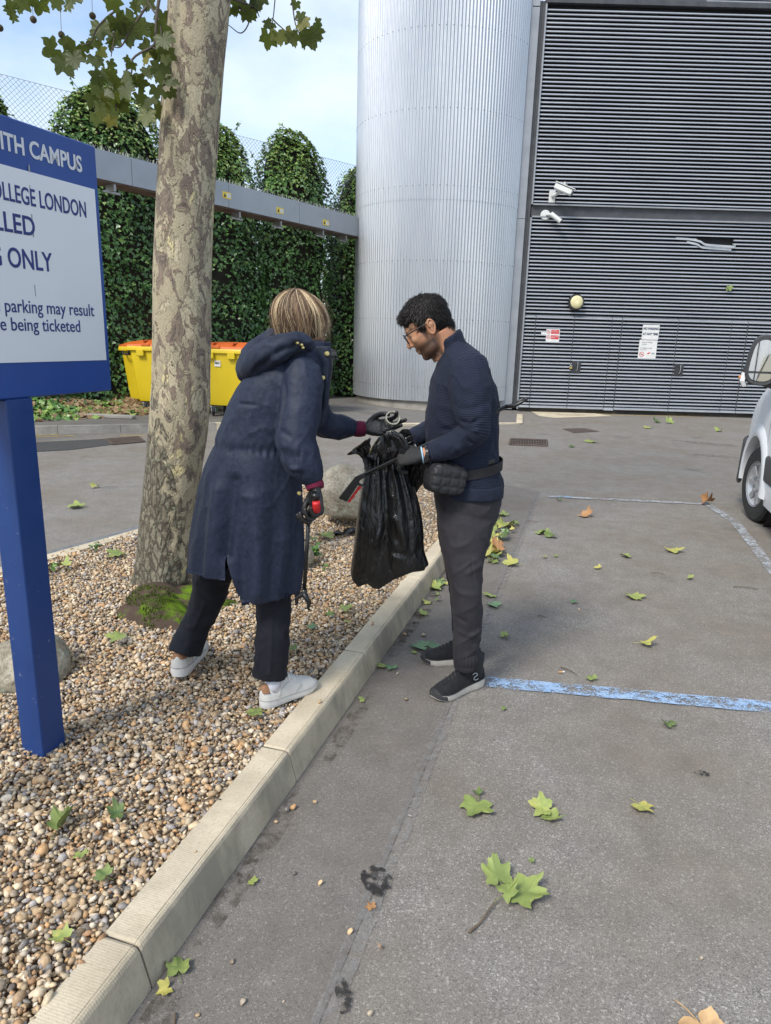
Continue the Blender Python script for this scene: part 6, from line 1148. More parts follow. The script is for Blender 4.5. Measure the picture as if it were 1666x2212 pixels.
# ------------------------------------------------------------------ the man in the ribbed navy jumper
ma = thing('person', 'man in glasses and ribbed navy jumper holding a black bag on the tarmac', 'person', (.36, 3.0, 0))
t = NT('ribbed_navy_knit'); rb = t.attr('rib').outputs[2]; wv = t.math('SINE', t.math('MULTIPLY', rb, 2*math.pi/.0062)); col = t.mix(t.ramp(wv, [(0, 0.), (1, 1.)]), (.0105, .014, .029), (.022, .029, .054)); col = t.mix(t.ramp(t.noise(12, 4), [(.3, .25), (.7, 0.)]), col, (.012, .016, .034))
M_KNIT = t.out(col, .85, 0, t.bump(t.math('ADD', t.math('MULTIPLY', wv, .5), t.math('MULTIPLY', t.noise(20, 4), 1.2)), .4, .004), .25, **{'Sheen Weight': .02}); M_KNITP = cloth('plain_navy_knit', (.011, .015, .03), (.018, .024, .046), 25, 500, .88, .25)
trs = [(950, 1083, 1062, 3.0, .165), (938, 1086, 1040, 3.0, .175), (930, 1080, 1010, 3.0, .17), (924, 1077, 985, 3.0, .165), (921, 1077, 935, 3.0, .165), (923, 1076, 885, 3.0, .175), (928, 1072, 848, 3.0, .188), (934, 1064, 818, 3.0, .195), (944, 1050, 788, 3.0, .185), (955, 1036, 764, 3.0, .15), (962, 1016, 748, 3.0, .10), (960, 1002, 738, 3.0, .075)]
m = MB(); m.loft(slices(trs, 40, 2.3)); v, f, nr = fuse(m, .006, 4); v = v+nr*(.006*vnoise(v*np.array((1, 1, .6)), 9, 3)+.002*vnoise(v, 24, 2)+.006*np.clip(1-2.6*np.abs(vnoise(v@rotmat((0, 1, 0), .7)*np.array((.8, 1, 1.2)), 8, 2)), 0, 1)**2)[:, None]
v = creases(v, nr, [([(935, 930, 2.86), (980, 925, 2.84), (1000, 900, 2.84)], -.006, .012), ([(928, 990, 2.86), (980, 992, 2.84), (1070, 978, 2.9)], .008, .014), ([(935, 850, 2.84), (960, 900, 2.83)], .006, .014), ([(1060, 930, 2.88), (1072, 980, 2.9)], -.006, .012), ([(1000, 1040, 2.83), (1078, 1030, 2.88)], -.006, .01), ([(945, 800, 2.88), (958, 860, 2.83), (950, 930, 2.84)], -.004, .006)])
jumper = mk('jumper', v, f, M_KNIT, ma, attrs={'rib': v[:, 2]+.05*(v[:, 0]-.35)})
arm = [(1006, 776, 2.86, 30), (1013, 800, 2.83, 42), (1016, 840, 2.80, 45), (1020, 880, 2.77, 39), (1026, 912, 2.76, 34), (1022, 934, 2.76, 31), (1000, 950, 2.77, 27), (972, 964, 2.78, 26), (948, 974, 2.79, 24), (932, 979, 2.80, 20), (925, 981, 2.80, 18)]
m = MB(); AP = limb_mb(m, arm, 26); m.ell(W(1032, 932, 2.76), (.05, .05, .04)); v, f, nr = fuse(m, .005, 4); d2 = np.linalg.norm(v[:, None, :]-AP[None, :, :], axis=2); al = np.r_[0, np.cumsum(np.linalg.norm(np.diff(AP, axis=0), axis=1))]; w_ = np.exp(-(d2/.055)**2); rib = (w_*al[None]).sum(1)/w_.sum(1)
v = v+nr*(.005*vnoise(v, 18, 3)+.005*np.clip(1-2.6*np.abs(vnoise(v@rotmat((0, 1, 0), .9)*np.array((.7, 1, 1.3)), 12, 2)), 0, 1)**2)[:, None]; v = creases(v, nr, [([(994, 912, 2.72), (1015, 916, 2.69), (1035, 905, 2.70)], -.010, .009), ([(992, 926, 2.72), (1010, 932, 2.69), (1030, 930, 2.70)], .008, .008), ([(985, 938, 2.72), (1004, 944, 2.7), (1018, 958, 2.72)], -.009, .008), ([(974, 945, 2.73), (988, 958, 2.71), (994, 975, 2.74)], .007, .008), ([(962, 950, 2.74), (974, 966, 2.72), (976, 985, 2.76)], -.007, .007), ([(950, 958, 2.75), (958, 972, 2.74), (958, 992, 2.77)], .005, .006), ([(1000, 884, 2.72), (1030, 880, 2.7), (1052, 868, 2.74)], -.006, .012), ([(996, 800, 2.78), (1018, 792, 2.77), (1040, 812, 2.78)], .004, .01)])
mk('sleeve', v, f, M_KNIT, jumper, attrs={'rib': rib})
m = MB(); AP = limb_mb(m, [(998, 790, 3.16, 34), (985, 850, 3.2, 38), (965, 905, 3.2, 36), (935, 932, 3.16, 30), (905, 944, 3.1, 25), (884, 950, 3.06, 20)], 22); v, f, nr = fuse(m, .006, 4); d2 = np.linalg.norm(v[:, None, :]-AP[None, :, :], axis=2); al = np.r_[0, np.cumsum(np.linalg.norm(np.diff(AP, axis=0), axis=1))]; w_ = np.exp(-(d2/.055)**2); v = v+nr*(.005*vnoise(v, 22, 3))[:, None]; mk('sleeve', v, f, M_KNITP, jumper)
m = MB(); m.loft(slices([(950, 1012, 762, 3.0, .095, -.25), (944, 1006, 744, 3.0, .082, -.45), (942, 1000, 728, 2.99, .074, -.6), (946, 996, 724, 2.99, .066, -.62), (950, 994, 736, 2.99, .058, -.6)], 32, 2.1, k=4)); v, f, nr = fuse(m, .005, 4); mk('collar', v, f, M_KNITP, jumper)
m = MB(); m.loft(slices([(948, 1086, 1066, 3.0, .176), (944, 1087, 1050, 3.0, .181), (944, 1085, 1038, 3.0, .181)], 40, 2.3, k=3)); mk('hem_band', m.verts(), m.f, M_KNITP, jumper)
# trousers: waist block and two legs in one cloth
def mtrs(shr=0.0):
    m = MB(); m.loft(slices([(948, 1066, 1128, 3.0, .155), (940, 1078, 1095, 3.0, .17), (938, 1082, 1062, 3.0, .165), (940, 1080, 1035, 3.0, .155)], 36, 2.3, shrink=shr))
    limb_mb(m, [(1008, 1090, 2.93, 66, 46), (1006, 1130, 2.91, 63, 46), (1004, 1180, 2.89, 54, 44), (1005, 1230, 2.87, 41, 40), (1009, 1290, 2.86, 35), (1010, 1350, 2.87, 33), (1008, 1395, 2.88, 31), (1008, 1418, 2.89, 30), (1007, 1436, 2.89, 24)], 26, shrink=shr)
    limb_mb(m, [(1000, 1090, 3.08, 58, 44), (998, 1140, 3.1, 54, 42), (998, 1200, 3.13, 42, 38), (1002, 1280, 3.16, 33), (1004, 1350, 3.18, 30), (1006, 1390, 3.19, 28), (1006, 1402, 3.19, 23)], 26, shrink=shr); return m
v, f, nr = fuse(mtrs(), .005, 3); v = v+nr*(.006*vnoise(v*np.array((1, 1, .5)), 10, 3)+.0042*np.clip(1-2.6*np.abs(vnoise(v@rotmat((0, 1, 0), -.6)*np.array((.7, 1, 1.2)), 9, 2)), 0, 1)**2)[:, None]
v = creases(v, nr, [([(960, 1180, 2.80), (990, 1200, 2.78), (1030, 1196, 2.8)], -.006, .014), ([(980, 1385, 2.82), (1010, 1398, 2.8), (1040, 1388, 2.83)], -.010, .009), ([(978, 1402, 2.82), (1010, 1412, 2.8), (1040, 1404, 2.83)], .009, .008), ([(985, 1360, 2.82), (1012, 1376, 2.8), (1036, 1362, 2.83)], .007, .010), ([(980, 1330, 2.82), (1004, 1345, 2.8)], -.005, .010), ([(1022, 1066, 2.8), (1018, 1085, 2.79), (1024, 1108, 2.79)], -.008, .006), ([(1022, 1110, 2.79), (1018, 1170, 2.8), (1022, 1240, 2.8), (1030, 1330, 2.82), (1024, 1390, 2.82)], -.005, .005), ([(950, 1110, 2.82), (985, 1120, 2.8)], .006, .012), ([(1040, 1220, 2.82), (1010, 1240, 2.79)], .006, .012)])
mk('trousers', v, f, M_MTR, ma)
for rows in ([(1008, 1408, 2.885, 30), (1008, 1418, 2.885, 30.5), (1007, 1428, 2.89, 29), (1007, 1438, 2.89, 27.5), (1007, 1444, 2.89, 25)], [(1006, 1376, 3.19, 27), (1006, 1390, 3.19, 27), (1006, 1404, 3.19, 24)]):
    m = MB(); P_ = limb_mb(m, rows, 72, 4); vv = m.verts(); rr_ = vv-P_[np.argmin(np.linalg.norm(vv[:, None]-P_[None], axis=2), 1)]; an_ = np.arctan2(rr_[:, 1], rr_[:, 0]); mk('ankle_cuff', vv+rr_*(.05*np.sin(an_*22))[:, None], m.f, M_MTR, ma)
MSH = dict(sole=pmat('cream_sole', (.5, .47, .42), (.6, .57, .51), 16, .6, .15, 90), upper=cloth('black_mesh', (.009, .009, .011), (.016, .016, .019), 40, 500, .8, .4, sheen=.05), lace=pmat('black_lace', (.018, .018, .02), (.03, .03, .033), 60, .7), tab=M_GLOSSBLK, welt=pmat('dark_welt', (.02, .02, .022), (.035, .035, .037), 30, .7), mark=pmat('grey_print', (.45, .46, .47), (.55, .56, .57), 60, .5))
s3_, T3 = shoe(ma, G(1042, 1475), G(932, 1513), MSH, 'man'); s4_, T4 = shoe(ma, G(1037, 1432), G(909, 1428), MSH, 'man')
for T_ in (T3, T4): m = MB(); m.tube([T_((.045, 0, .05)), T_((.045, 0, .09)), T_((.042, 0, .15))], [.034, .035, .036], 18); mkb('sock', m, M_MTR if False else MSH['lace'], ma, smooth=True)
# waist bag and belt
PK = W(963, 1034, 2.80); m = MB(); th = np.linspace(0, 2*math.pi, 44, endpoint=False)
def pk(sc_, y): ct, st = np.cos(th), np.sin(th); q = np.stack((np.sign(ct)*np.abs(ct)**(2/3.4)*.088*sc_, th*0+y, np.sign(st)*np.abs(st)**(2/3.4)*.066*sc_), 1); return q@(rotmat((0, 0, 1), R(24))@rotmat((0, 1, 0), R(9))).T+PK
m.loft(np.array([pk(.6, -.045), pk(.85, -.04), pk(.97, -.025), pk(1, .0), pk(.98, .03), pk(.9, .05)])); v, f, nr = fuse(m, .004, 3); lq = (v-PK)@(rotmat((0, 0, 1), R(24))@rotmat((0, 1, 0), R(9)))
qd = np.minimum(np.abs(((lq[:, 0]+.02) % .042)-.021), np.abs(((lq[:, 2]+.008) % .038)-.019)); v = v+nr*(.004*np.clip(qd/.012, 0, 1)-.002+.002*vnoise(v, 40, 2))[:, None]
pack = mk('waist_bag', v, f, pmat('black_quilt', (.012, .012, .014), (.02, .02, .023), 30, .5, .2, 300), ma)
m = MB(); zp = (rotmat((0, 0, 1), R(24))@rotmat((0, 1, 0), R(9))); m.tube([PK+zp@np.array(q) for q in ((.03, -.042, .055), (.065, -.032, .045), (.078, -.024, .01), (.08, -.022, -.03))], .0025, 6, smooth=4); mkb('zip', m, MSH['lace'], pack, smooth=True)
bl_ = [slices([(930-2, 1080+2, 1010, 3.0, .176)], 60, 2.3, k=1)[0]]; m = MB(); ctr = bl_[0].mean(0); q = bl_[0]; til = (q[:, 0]-ctr[0])*.18; m.loft(np.array([np.c_[q[:, :2]*1.0, q[:, 2]+til-.022], np.c_[ctr[:2]+(q[:, :2]-ctr[:2])*1.022, q[:, 2]+til-.02], np.c_[ctr[:2]+(q[:, :2]-ctr[:2])*1.022, q[:, 2]+til+.02], np.c_[q[:, :2], q[:, 2]+til+.022]]), (False, False)); mkb('belt', m, pmat('black_webbing', (.01, .01, .011), (.016, .016, .018), 50, .7, .3, 400), ma, smooth=True, angle=50)
m = MB(); m.box(W(1056, 1006, 2.875), (.05, .03, .062), rz=R(40), bev=.006); mkb('belt_buckle', m, M_GLOSSBLK, ma)
# head: neutral profile tipped forward over the bag
HM = W(926.6, 708.5, 2.985); TH_ = R(35); Bm = np.stack(((-math.cos(TH_), 0, -math.sin(TH_)), (0, -1, 0), (-math.sin(TH_), 0, math.cos(TH_))), 1)
m = MB(); head_mb(m, Bm, HM, 1.0); m.tube([HM+Bm@np.array((-.03, 0, -.03)), W(962, 738, 2.99), W(982, 770, 3.0)], [.062, .06, .075], 20); m.tube([HM+Bm@np.array((.02, 0, -.085)), W(955, 765, 2.99)], [.035, .05], 14)
m.loft(slices(trs[2:-1], 28, 2.3, shrink=.022)); limb_mb(m, [(1013, 800, 2.83, 32), (1018, 860, 2.79, 32), (1022, 925, 2.76, 24), (972, 964, 2.78, 19), (930, 980, 2.80, 15), (918, 983, 2.8, 15)], 14); limb_mb(m, [(998, 790, 3.16, 26), (965, 905, 3.2, 28), (905, 944, 3.1, 19), (880, 951, 3.05, 14)], 14)
v1_ = mtrs(.018); m.add(v1_.verts(), v1_.f)
for T_, p0 in ((T3, W(1008, 1425, 2.89)), (T4, W(1006, 1398, 3.19))): m.tube([p0, T_((.042, 0, .12)), T_((.05, 0, .07)), T_((.1, 0, .05)), T_((.2, 0, .04))], [.024, .024, .024, .022, .02], 14)
v, f, nr = fuse(m, .0045, 3); loc = (v-HM)@Bm
cheek = np.clip((-.022-loc[:, 2]-.25*np.clip(.03-loc[:, 0], 0, 1)+.28*np.clip(loc[:, 0]-.035, 0, .06)*0)/.022, 0, 1)*np.clip((loc[:, 0]+.008)/.018, 0, 1); must = np.exp(-((loc[:, 2]+.042)/.008)**2)*(loc[:, 0] > .07)*.8; lips = np.exp(-((loc[:, 2]+.058)/.009)**2)*(loc[:, 0] > .082)
sideb = np.clip((.012-np.abs(loc[:, 0]-.028))/.008, 0, 1)*(loc[:, 2] > -.05)*(loc[:, 2] < .04); neckm = np.clip((loc[:, 2]+.135)/.02, 0, 1)
st = np.clip(np.maximum(np.maximum(cheek*.9, must), sideb*.8)*(1-.8*lips), 0, 1)*neckm*(np.abs(loc[:, 1]) < .075)*(loc[:, 0] > -.01)*(loc[:, 2] < .05); eb = np.exp(-((loc[:, 2]-.034-.1*np.abs(np.abs(loc[:, 1])-.03))/.005)**2)*(loc[:, 0] > .06)*(np.abs(loc[:, 1]) > .012)*.8
mk('body', v, f, M_SKM, ma, attrs={'stubble': np.clip(st+eb, 0, 1)})
for y in (-1, 1):
    m = MB(); m.ell(np.array((.0735, y*.031, .0105))@Bm.T+HM, (.0115,)*3, nu=14, nv=9); e_ = mkb('eye', m, bpy.data.materials['eye_white'], ma, smooth=True); m = MB(); m.ell(np.array((.0815, y*.031, .0075))@Bm.T+HM, (.0048,)*3, nu=10, nv=7); mkb('iris', m, M_GLOSSBLK, e_, smooth=True)
    m = MB(); pts_ = [(.0, y*.0865, .002+.0), (.0, y*.091, .018), (-.01, y*.0905, .03), (-.02, y*.088, .022), (-.022, y*.085, .002), (-.012, y*.084, -.018), (.0, y*.083, -.026), (.006, y*.082, -.018)]; m.tube([np.array(q)@Bm.T+HM for q in pts_], .0042, 7, smooth=4); mkb('ear_rim', m, M_SKM, ma, smooth=True)
gl = MB()
def g3(q): return np.array(q)@Bm.T+HM
for y in (-1, 1):
    gl.tube([g3(q) for q in [(.104-.25*max(0, abs(a_)-.05)**1.0*.4, y*(.034)+a_*1.0, b_) for a_, b_ in [(-.024, .03), (0, .033), (.024, .03), (.027, .012), (.02, -.006), (0, -.011), (-.02, -.008), (-.026, .01), (-.024, .03)]]], .0024, 6, smooth=3)
    gl.tube([g3(q) for q in ((.1, y*.062, .026), (.08, y*.078, .026), (.03, y*.086, .024), (-.004, y*.088, .02), (-.014, y*.086, .008))], .0024, 6, smooth=3)
gl.tube([g3(q) for q in ((.104, -.011, .02), (.108, 0, .023), (.104, .011, .02))], .0024, 6); gs = mkb('glasses', gl, M_GLOSSBLK, ma, smooth=True)
M_LENSG = NT('spectacle_lens').out((.9, .92, .95), .02, 0, None, .5, Alpha=.22)
for y in (-1, 1): m = MB(); m.prism([g3((.1035, y*.034+a_, b_)) for a_, b_ in [(-.024, .03), (0, .033), (.024, .03), (.027, .012), (.02, -.006), (0, -.011), (-.02, -.008), (-.026, .01)]], g3((.001, 0, 0))-g3((0, 0, 0))); mkb('lens', m, M_LENSG, gs)
# short thick dark hair
rg = np.random.default_rng(77); m = MB()
def hE(c, r): m.ell(np.array(c)@Bm.T+HM, np.array(r), Bm, nu=30, nv=20)
hE((-.012, 0, .056), (.098, .08, .08)); hE((.042, 0, .09), (.046, .056, .028)); hE((-.048, 0, .03), (.057, .072, .072)); hE((-.07, 0, -.02), (.026, .052, .04))
v, f, nr = fuse(m, .006, 5); loc = (v-HM)@Bm; v = v+nr*(.006*vnoise(v, 34, 3))[:, None]; mk('hair_mass', v, f, M_HAIR, ma, attrs={'tint': np.tile((.008, .0065, .006), (len(v), 1))})
ok = ((loc[:, 2] > .01) | (loc[:, 0] < -.03)) & ~((loc[:, 0] > .035) & (loc[:, 2] < .07)); idx = rg.choice(np.where(ok)[0], 5200); P0, N0 = v[idx], nr[idx]; lc = loc[idx]
flow = np.stack((.7-.3*(lc[:, 0] < -.03)*2, lc[:, 1]*4, -.35-.9*(lc[:, 0] < -.05)-.6*(np.abs(lc[:, 1]) > .06)), 1)+rg.normal(0, .2, (len(idx), 3))+.55*np.stack([vnoise(lc+q_, 30, 2) for q_ in (0, 5, 9)], 1); flow = flow@Bm.T; flow -= N0*np.sum(flow*N0, 1)[:, None]*.75; flow /= np.linalg.norm(flow, axis=1)[:, None]
Ls = rg.uniform(.014, .03, len(idx))*np.where(lc[:, 0] > .05, .65, 1); u = np.linspace(0, 1, 5); pth = P0[:, None]+flow[:, None]*(u[None, :, None]*Ls[:, None, None])+N0[:, None]*((.004+.003*rg.normal(0, 1, len(idx)))[:, None, None]*np.sin(u*2.6)[None, :, None]); cl_ = np.array((.012, .0095, .0085))*rg.uniform(.5, 1.7, (len(idx), 1)); strands('hair', pth, rg.uniform(.0014, .003, len(idx)), cl_, ma, origin=HM+Bm@np.array((0, 0, .03)))
# gloves, watch, glove band
Bg = frame((-1, .03, -.12), (.05, -.72, .69)); hg = W(912, 983, 2.80); m = hand_mb(Bg, hg, [(28, 42, 30), (40, 55, 35), (52, 62, 40), (60, 66, 40)], [(.055, .045, -.012), (.085, .043, -.025), (.108, .034, -.034)], 1.04, left=True); v, f, nr = fuse(m, .003, 3); v = v+nr*(.0012*vnoise(v, 60, 3))[:, None]; M_GLV2 = pmat('matt_black_glove', (.012, .012, .013), (.022, .022, .023), 18, .7, .4, 200); mk('glove', v, f, M_GLV2, ma)
m = MB(); limb_mb(m, [(914, 982.5, 2.80, 18.5), (911, 983, 2.80, 18)], 26, 2); mkb('glove_band', m, pmat('pale_blue_band', (.3, .5, .68), (.36, .58, .75), 20, .7), ma, smooth=True)
m = MB(); limb_mb(m, [(921, 981.5, 2.80, 15.5), (914, 982.5, 2.80, 15.5)], 22, 2); mkb('wrist_skin', m, M_SKM, ma, smooth=True)
m = MB(); limb_mb(m, [(925, 981, 2.80, 19.5), (919, 981.7, 2.80, 19)], 26, 2); w_ = mkb('watch', m, M_GLOSSBLK, ma, smooth=True, angle=50); m = MB(); m.box(W(922, 990, 2.765), (.018, .012, .034), rot=rotmat((0, 1, 0), .15), bev=.004); mkb('watch_case', m, M_GLOSSBLK, w_)
Bf = frame((-.9, -.35, -.2), (-.1, .75, .65)); m = hand_mb(Bf, W(882, 951, 3.05), [(45, 60, 40)]*4, [(.055, .04, -.02), (.08, .03, -.035), (.095, .02, -.04)], .98); v, f, nr = fuse(m, .003, 3); mk('glove', v, f, M_GLV2, ma)

# ------------------------------------------------------------------ things held
BY = 2.89
bag = thing('bin_bag', 'black plastic bin bag held open by the man above the kerb', 'bag', W(840, 1255, BY))
t = NT('bin_bag_plastic'); cr_ = t.noise(30, 5, .6, t.mapping(t.obj(), scale=(1, 1, .35)), 1.5); M_BAG = t.out((.0065, .0065, .0075), t.ramp(t.noise(12, 3), [(.3, .12), (.7, .28)]), 0, t.bump(t.math('ADD', cr_, t.math('MULTIPLY', t.n('ShaderNodeTexNoise', {'Vector': t.mapping(t.obj(), scale=(1, 1, .3)), 'Scale': 20, 'Detail': 3, 'Distortion': 1.0}, noise_type='RIDGED_MULTIFRACTAL').outputs[0], .5)), .7, .014), .6)
rows = [(772, 860, 1262, BY, .035), (758, 905, 1244, BY, .07), (758.5, 926, 1222, BY, .09), (763, 916, 1185, BY, .105), (768, 914, 1140, BY, .11), (774, 906, 1090, BY, .105), (782, 893, 1045, BY, .09), (788, 880, 1012, BY, .07), (794, 872, 985, BY, .055), (806, 866, 962, BY, .042), (818, 858, 945, BY, .03)]
prm = []
for r in rows: A_, B_ = W(r[0], r[2], r[3]), W(r[1], r[2], r[3]); prm.append((*((A_+B_)/2), np.linalg.norm(B_-A_)/2, r[4]))
prm = cr(np.array(prm), 10); n = 150; th = np.linspace(0, 2*math.pi, n, endpoint=False); rings = []; zt_, zb2 = prm[-1, 2], prm[0, 2]
for q in prm:
    h = (q[2]-zb2)/(zt_-zb2); am = .10+.24*h; fold = am*(.5*np.sin(th*5+.6+h*1.3)+.45*np.sin(th*9+1.9-h*1.7)*(.3+h)+.35*np.sin(th*17+.7+2*h)*h)+am*.55*(1-2*np.abs(np.sin(th*4+1.1+h*.8)))*.5+am*.4*(1-2*np.abs(np.sin(th*6.5+2.3-h)))*.5+.10*vnoise(np.stack((np.cos(th)*2, np.sin(th)*2, th*0+h*5), 1), 1.6, 3)
    k_ = 1+fold*np.abs(np.sin(th))*1.1+fold*.12*np.abs(np.cos(th)); rings.append(np.stack((q[0]+np.cos(th)*q[3]*(1+fold*.1), q[1]+np.sin(th)*np.abs(np.sin(th))**.0*q[4]*k_, q[2]+.012*np.sin(th*5)*(h < .1)+.07*np.clip((np.cos(th)*q[3]-.01)/.12, 0, 1)*np.clip(1-h/.16, 0, 1)), 1))
v, f = grid_faces(np.array(rings)); nrm = np.c_[(v[:, :2]-np.array((prm[:, 0].mean(), BY)))*np.array((.4, 1)), np.zeros(len(v))]; nrm /= np.linalg.norm(nrm, axis=1)[:, None]+1e-9
v = creases(v, nrm, [([(845, 1010, 2.80), (836, 1090, 2.78), (812, 1180, 2.79)], .02, .012), ([(800, 1000, 2.81), (795, 1090, 2.79), (780, 1200, 2.8)], -.014, .012), ([(868, 1015, 2.82), (885, 1080, 2.8), (893, 1160, 2.79)], .018, .012), ([(856, 1120, 2.78), (880, 1180, 2.78), (915, 1222, 2.82)], .02, .014), ([(822, 1150, 2.78), (800, 1185, 2.78)], .016, .012), ([(850, 1195, 2.78), (872, 1200, 2.78), (905, 1215, 2.8)], -.014, .010), ([(858, 960, 2.84), (840, 1000, 2.83), (828, 1060, 2.8)], -.012, .010)])
bo_ = mk('bag_body', v, f, M_BAG, bag)
def crumple(name, path, rad, seed, flat=.5, par=bag):
    """a gathered tuft of film: a tube with deep pleats"""
    P = cr(np.array([W(*q) for q in path]), 8); rr = cr(np.array(rad)[:, None], 8)[:, 0]; T = np.gradient(P, axis=0); T /= np.linalg.norm(T, axis=1)[:, None]; th = np.linspace(0, 2*math.pi, 72, endpoint=False); rings = []
    for i, (p, t_, r_) in enumerate(zip(P, T, rr)):
        x = np.cross(t_, (0, 1, 0)); x /= np.linalg.norm(x); y = np.cross(x, t_); tw_ = lambda q: 1-2*np.abs(((q/(2*math.pi)) % 1)*2-1)
        k_ = 1+.4*tw_(th*7+seed+i*.05)+.3*tw_(th*11+seed*2-i*.09)+.12*tw_(th*23+seed+i*.2)+.25*vnoise(np.stack((np.cos(th)*2+seed, np.sin(th)*2, th*0+i*.25), 1), 1.5, 2); rings.append(p+np.outer(np.cos(th)*k_*r_, x)+np.outer(np.sin(th)*k_*r_*flat, y))
    m = MB(); m.loft(np.array(rings)); return mkb(name, m, M_BAG, par, smooth=True, angle=28)
crumple('bag_corner', [(803, 1000, 2.85), (790, 986, 2.85), (784, 972, 2.85), (777, 962, 2.85)], [.03, .012, .026, .045], 1.0, .7)
crumple('bag_lip', [(848, 1000, 2.83), (842, 972, 2.82), (835, 950, 2.82), (828, 940, 2.83)], [.026, .036, .04, .016], 2.3, .5); crumple('bag_lip', [(850, 1000, 2.82), (862, 975, 2.81), (852, 955, 2.81), (838, 948, 2.82)], [.016, .030, .034, .02], 4.1, .5)
crumple('bag_tuft', [(870, 985, 2.9), (878, 968, 2.89), (884, 955, 2.88), (894, 950, 2.88)], [.03, .042, .046, .03], 5.2, .7); crumple('bag_lip', [(882, 1062, 2.98), (890, 1030, 2.97), (900, 1000, 2.95), (905, 985, 2.93)], [.02, .04, .045, .03], 6.6, .4)
pk1 = thing('litter_picker', 'litter picker held slanting by the man, its red trigger over the boulder', 'litter picker', W(859, 995, 2.79))
def ppoly(name, pts, Y, th_, mat, par): m = MB(); m.prism([W(x, y, Y) for x, y in pts], (0, th_, 0)); o = mkb(name, m, mat, par); b_ = o.modifiers.new('bev', 'BEVEL'); b_.width = .004; b_.segments = 2; return o
a_, b_ = W(782, 1028, 2.775), W(1096, 877, 2.91); m = MB(); m.tube([a_, b_], .0085, 10); mkb('shaft', m, M_GLOSSBLK, pk1, smooth=True); m = MB(); m.tube([a_+(0, -.008, .006), a_+(b_-a_)*.6+(0, -.008, .006)], .003, 6); mkb('pull_rod', m, M_GLOSSBLK, pk1)
ppoly('handle', [(760, 1040), (766, 1033), (785, 1024), (792, 1029), (777, 1039), (774, 1048), (749, 1085), (731, 1077)], 2.763, .03, M_GLOSSBLK, pk1); ppoly('trigger', [(775, 1050), (782, 1050), (779, 1058), (774, 1060), (772, 1066), (767, 1069), (766, 1075), (760, 1079), (758, 1086), (750, 1085.5)], 2.767, .022, M_PLRED, pk1); ppoly('trigger_guard', [(774, 1043), (781, 1047), (787, 1046), (788, 1050), (780, 1052), (773, 1048)], 2.768, .016, M_GLOSSBLK, pk1)
for s_ in (-1, 1): m = MB(); e = W(1094, 878, 2.909); m.tube([e, e+(.03, s_*.02, .006), e+(.07, s_*.024, .03), e+(.085, s_*.008, .034)], [.008, .007, .006, .004], 8, smooth=3); mkb('jaw', m, M_GLOSSBLK, pk1, smooth=True)
pk2 = thing('litter_picker', 'litter picker hanging straight down from the woman hand with its forked jaws above the gravel', 'litter picker', W(664, 1115, 2.42))
a_, b_ = W(668, 1108, 2.42), W(657, 1283, 2.44); m = MB(); m.tube([a_, b_], .0075, 10); mkb('shaft', m, M_GLOSSBLK, pk2, smooth=True); m = MB(); m.tube([b_+(b_-a_)*-.06, b_+(b_-a_)*.03], .011, 10); mkb('jaw_collar', m, M_GLOSSBLK, pk2, smooth=True)
for pts_ in ([(657, 1282, 2.44), (648, 1287, 2.44), (641, 1293, 2.44), (641, 1303, 2.44), (638, 1307, 2.44)], [(657, 1282, 2.44), (662, 1292, 2.43), (668, 1302, 2.43), (666, 1312, 2.43), (668, 1318, 2.43)]): m = MB(); m.tube([W(*q) for q in pts_], [.011, .010, .008, .006, .004], 8, smooth=4); mkb('jaw', m, M_GLOSSBLK, pk2, smooth=True)
m = MB(); m.tube([W(669, 1112, 2.42), W(677, 1096, 2.385), W(681, 1082, 2.355), W(682, 1066, 2.34)], [.012, .015, .0155, .014], 14, smooth=4); mkb('handle', m, M_GLOSSBLK, pk2, smooth=True)
m = MB(); m.tube([W(685, 1103, 2.36), W(684, 1094, 2.342), W(683, 1084, 2.334)], [.0125, .0145, .0135], 14, smooth=4); mkb('trigger', m, M_PLRED, pk2, smooth=True)
rgc = W(848, 904, 2.93); m = MB(); tt = np.linspace(0, 2*math.pi, 40, endpoint=False); Br = frame((1, .3, .1), (.1, -.85, .5)); m.loft(np.array([[rgc+Br@np.array((math.cos(a)*r_, math.sin(a)*r_, z)) for a in tt] for r_, z in ((.026, -.008), (.031, -.008), (.031, .008), (.026, .008), (.026, -.008))]), (False, False)); tag(mkb('plastic_ring', m, pmat('dull_ring', (.3, .3, .24), (.42, .41, .34), 60, .5), smooth=True, angle=40), 'pale dull ring pinched in the woman black glove above the bag', 'ring')
# ================================================================== FALLEN LEAVES AND LITTER
M_FALL = leafmat('fallen_leaf', (.06, .11, .035), (.27, .33, .09), (.5, .43, .11), .6); M_FALLB = leafmat('brown_fallen_leaf', (.2, .09, .035), (.42, .22, .09), (.6, .4, .2), .65); M_FALLG = leafmat('blue_green_leaf', (.07, .15, .07), (.15, .26, .13), (.28, .38, .2), .6)
rgl = np.random.default_rng(99)
def hires_leaf():
    v0, f0_ = PLV.copy(), PLF; bm = bmesh.new(); vs = [bm.verts.new(p) for p in v0]
    for q in f0_: bm.faces.new([vs[i] for i in q])
    bmesh.ops.subdivide_edges(bm, edges=list(bm.edges), cuts=1, use_grid_fill=True); bmesh.ops.triangulate(bm, faces=list(bm.faces)); bm.verts.index_update()
    v = np.array([q.co for q in bm.verts]); f = [tuple(q.index for q in p.verts) for p in bm.faces]; bm.free(); v[:, 2] *= 0; return v, f
HLV, HLF = hires_leaf()
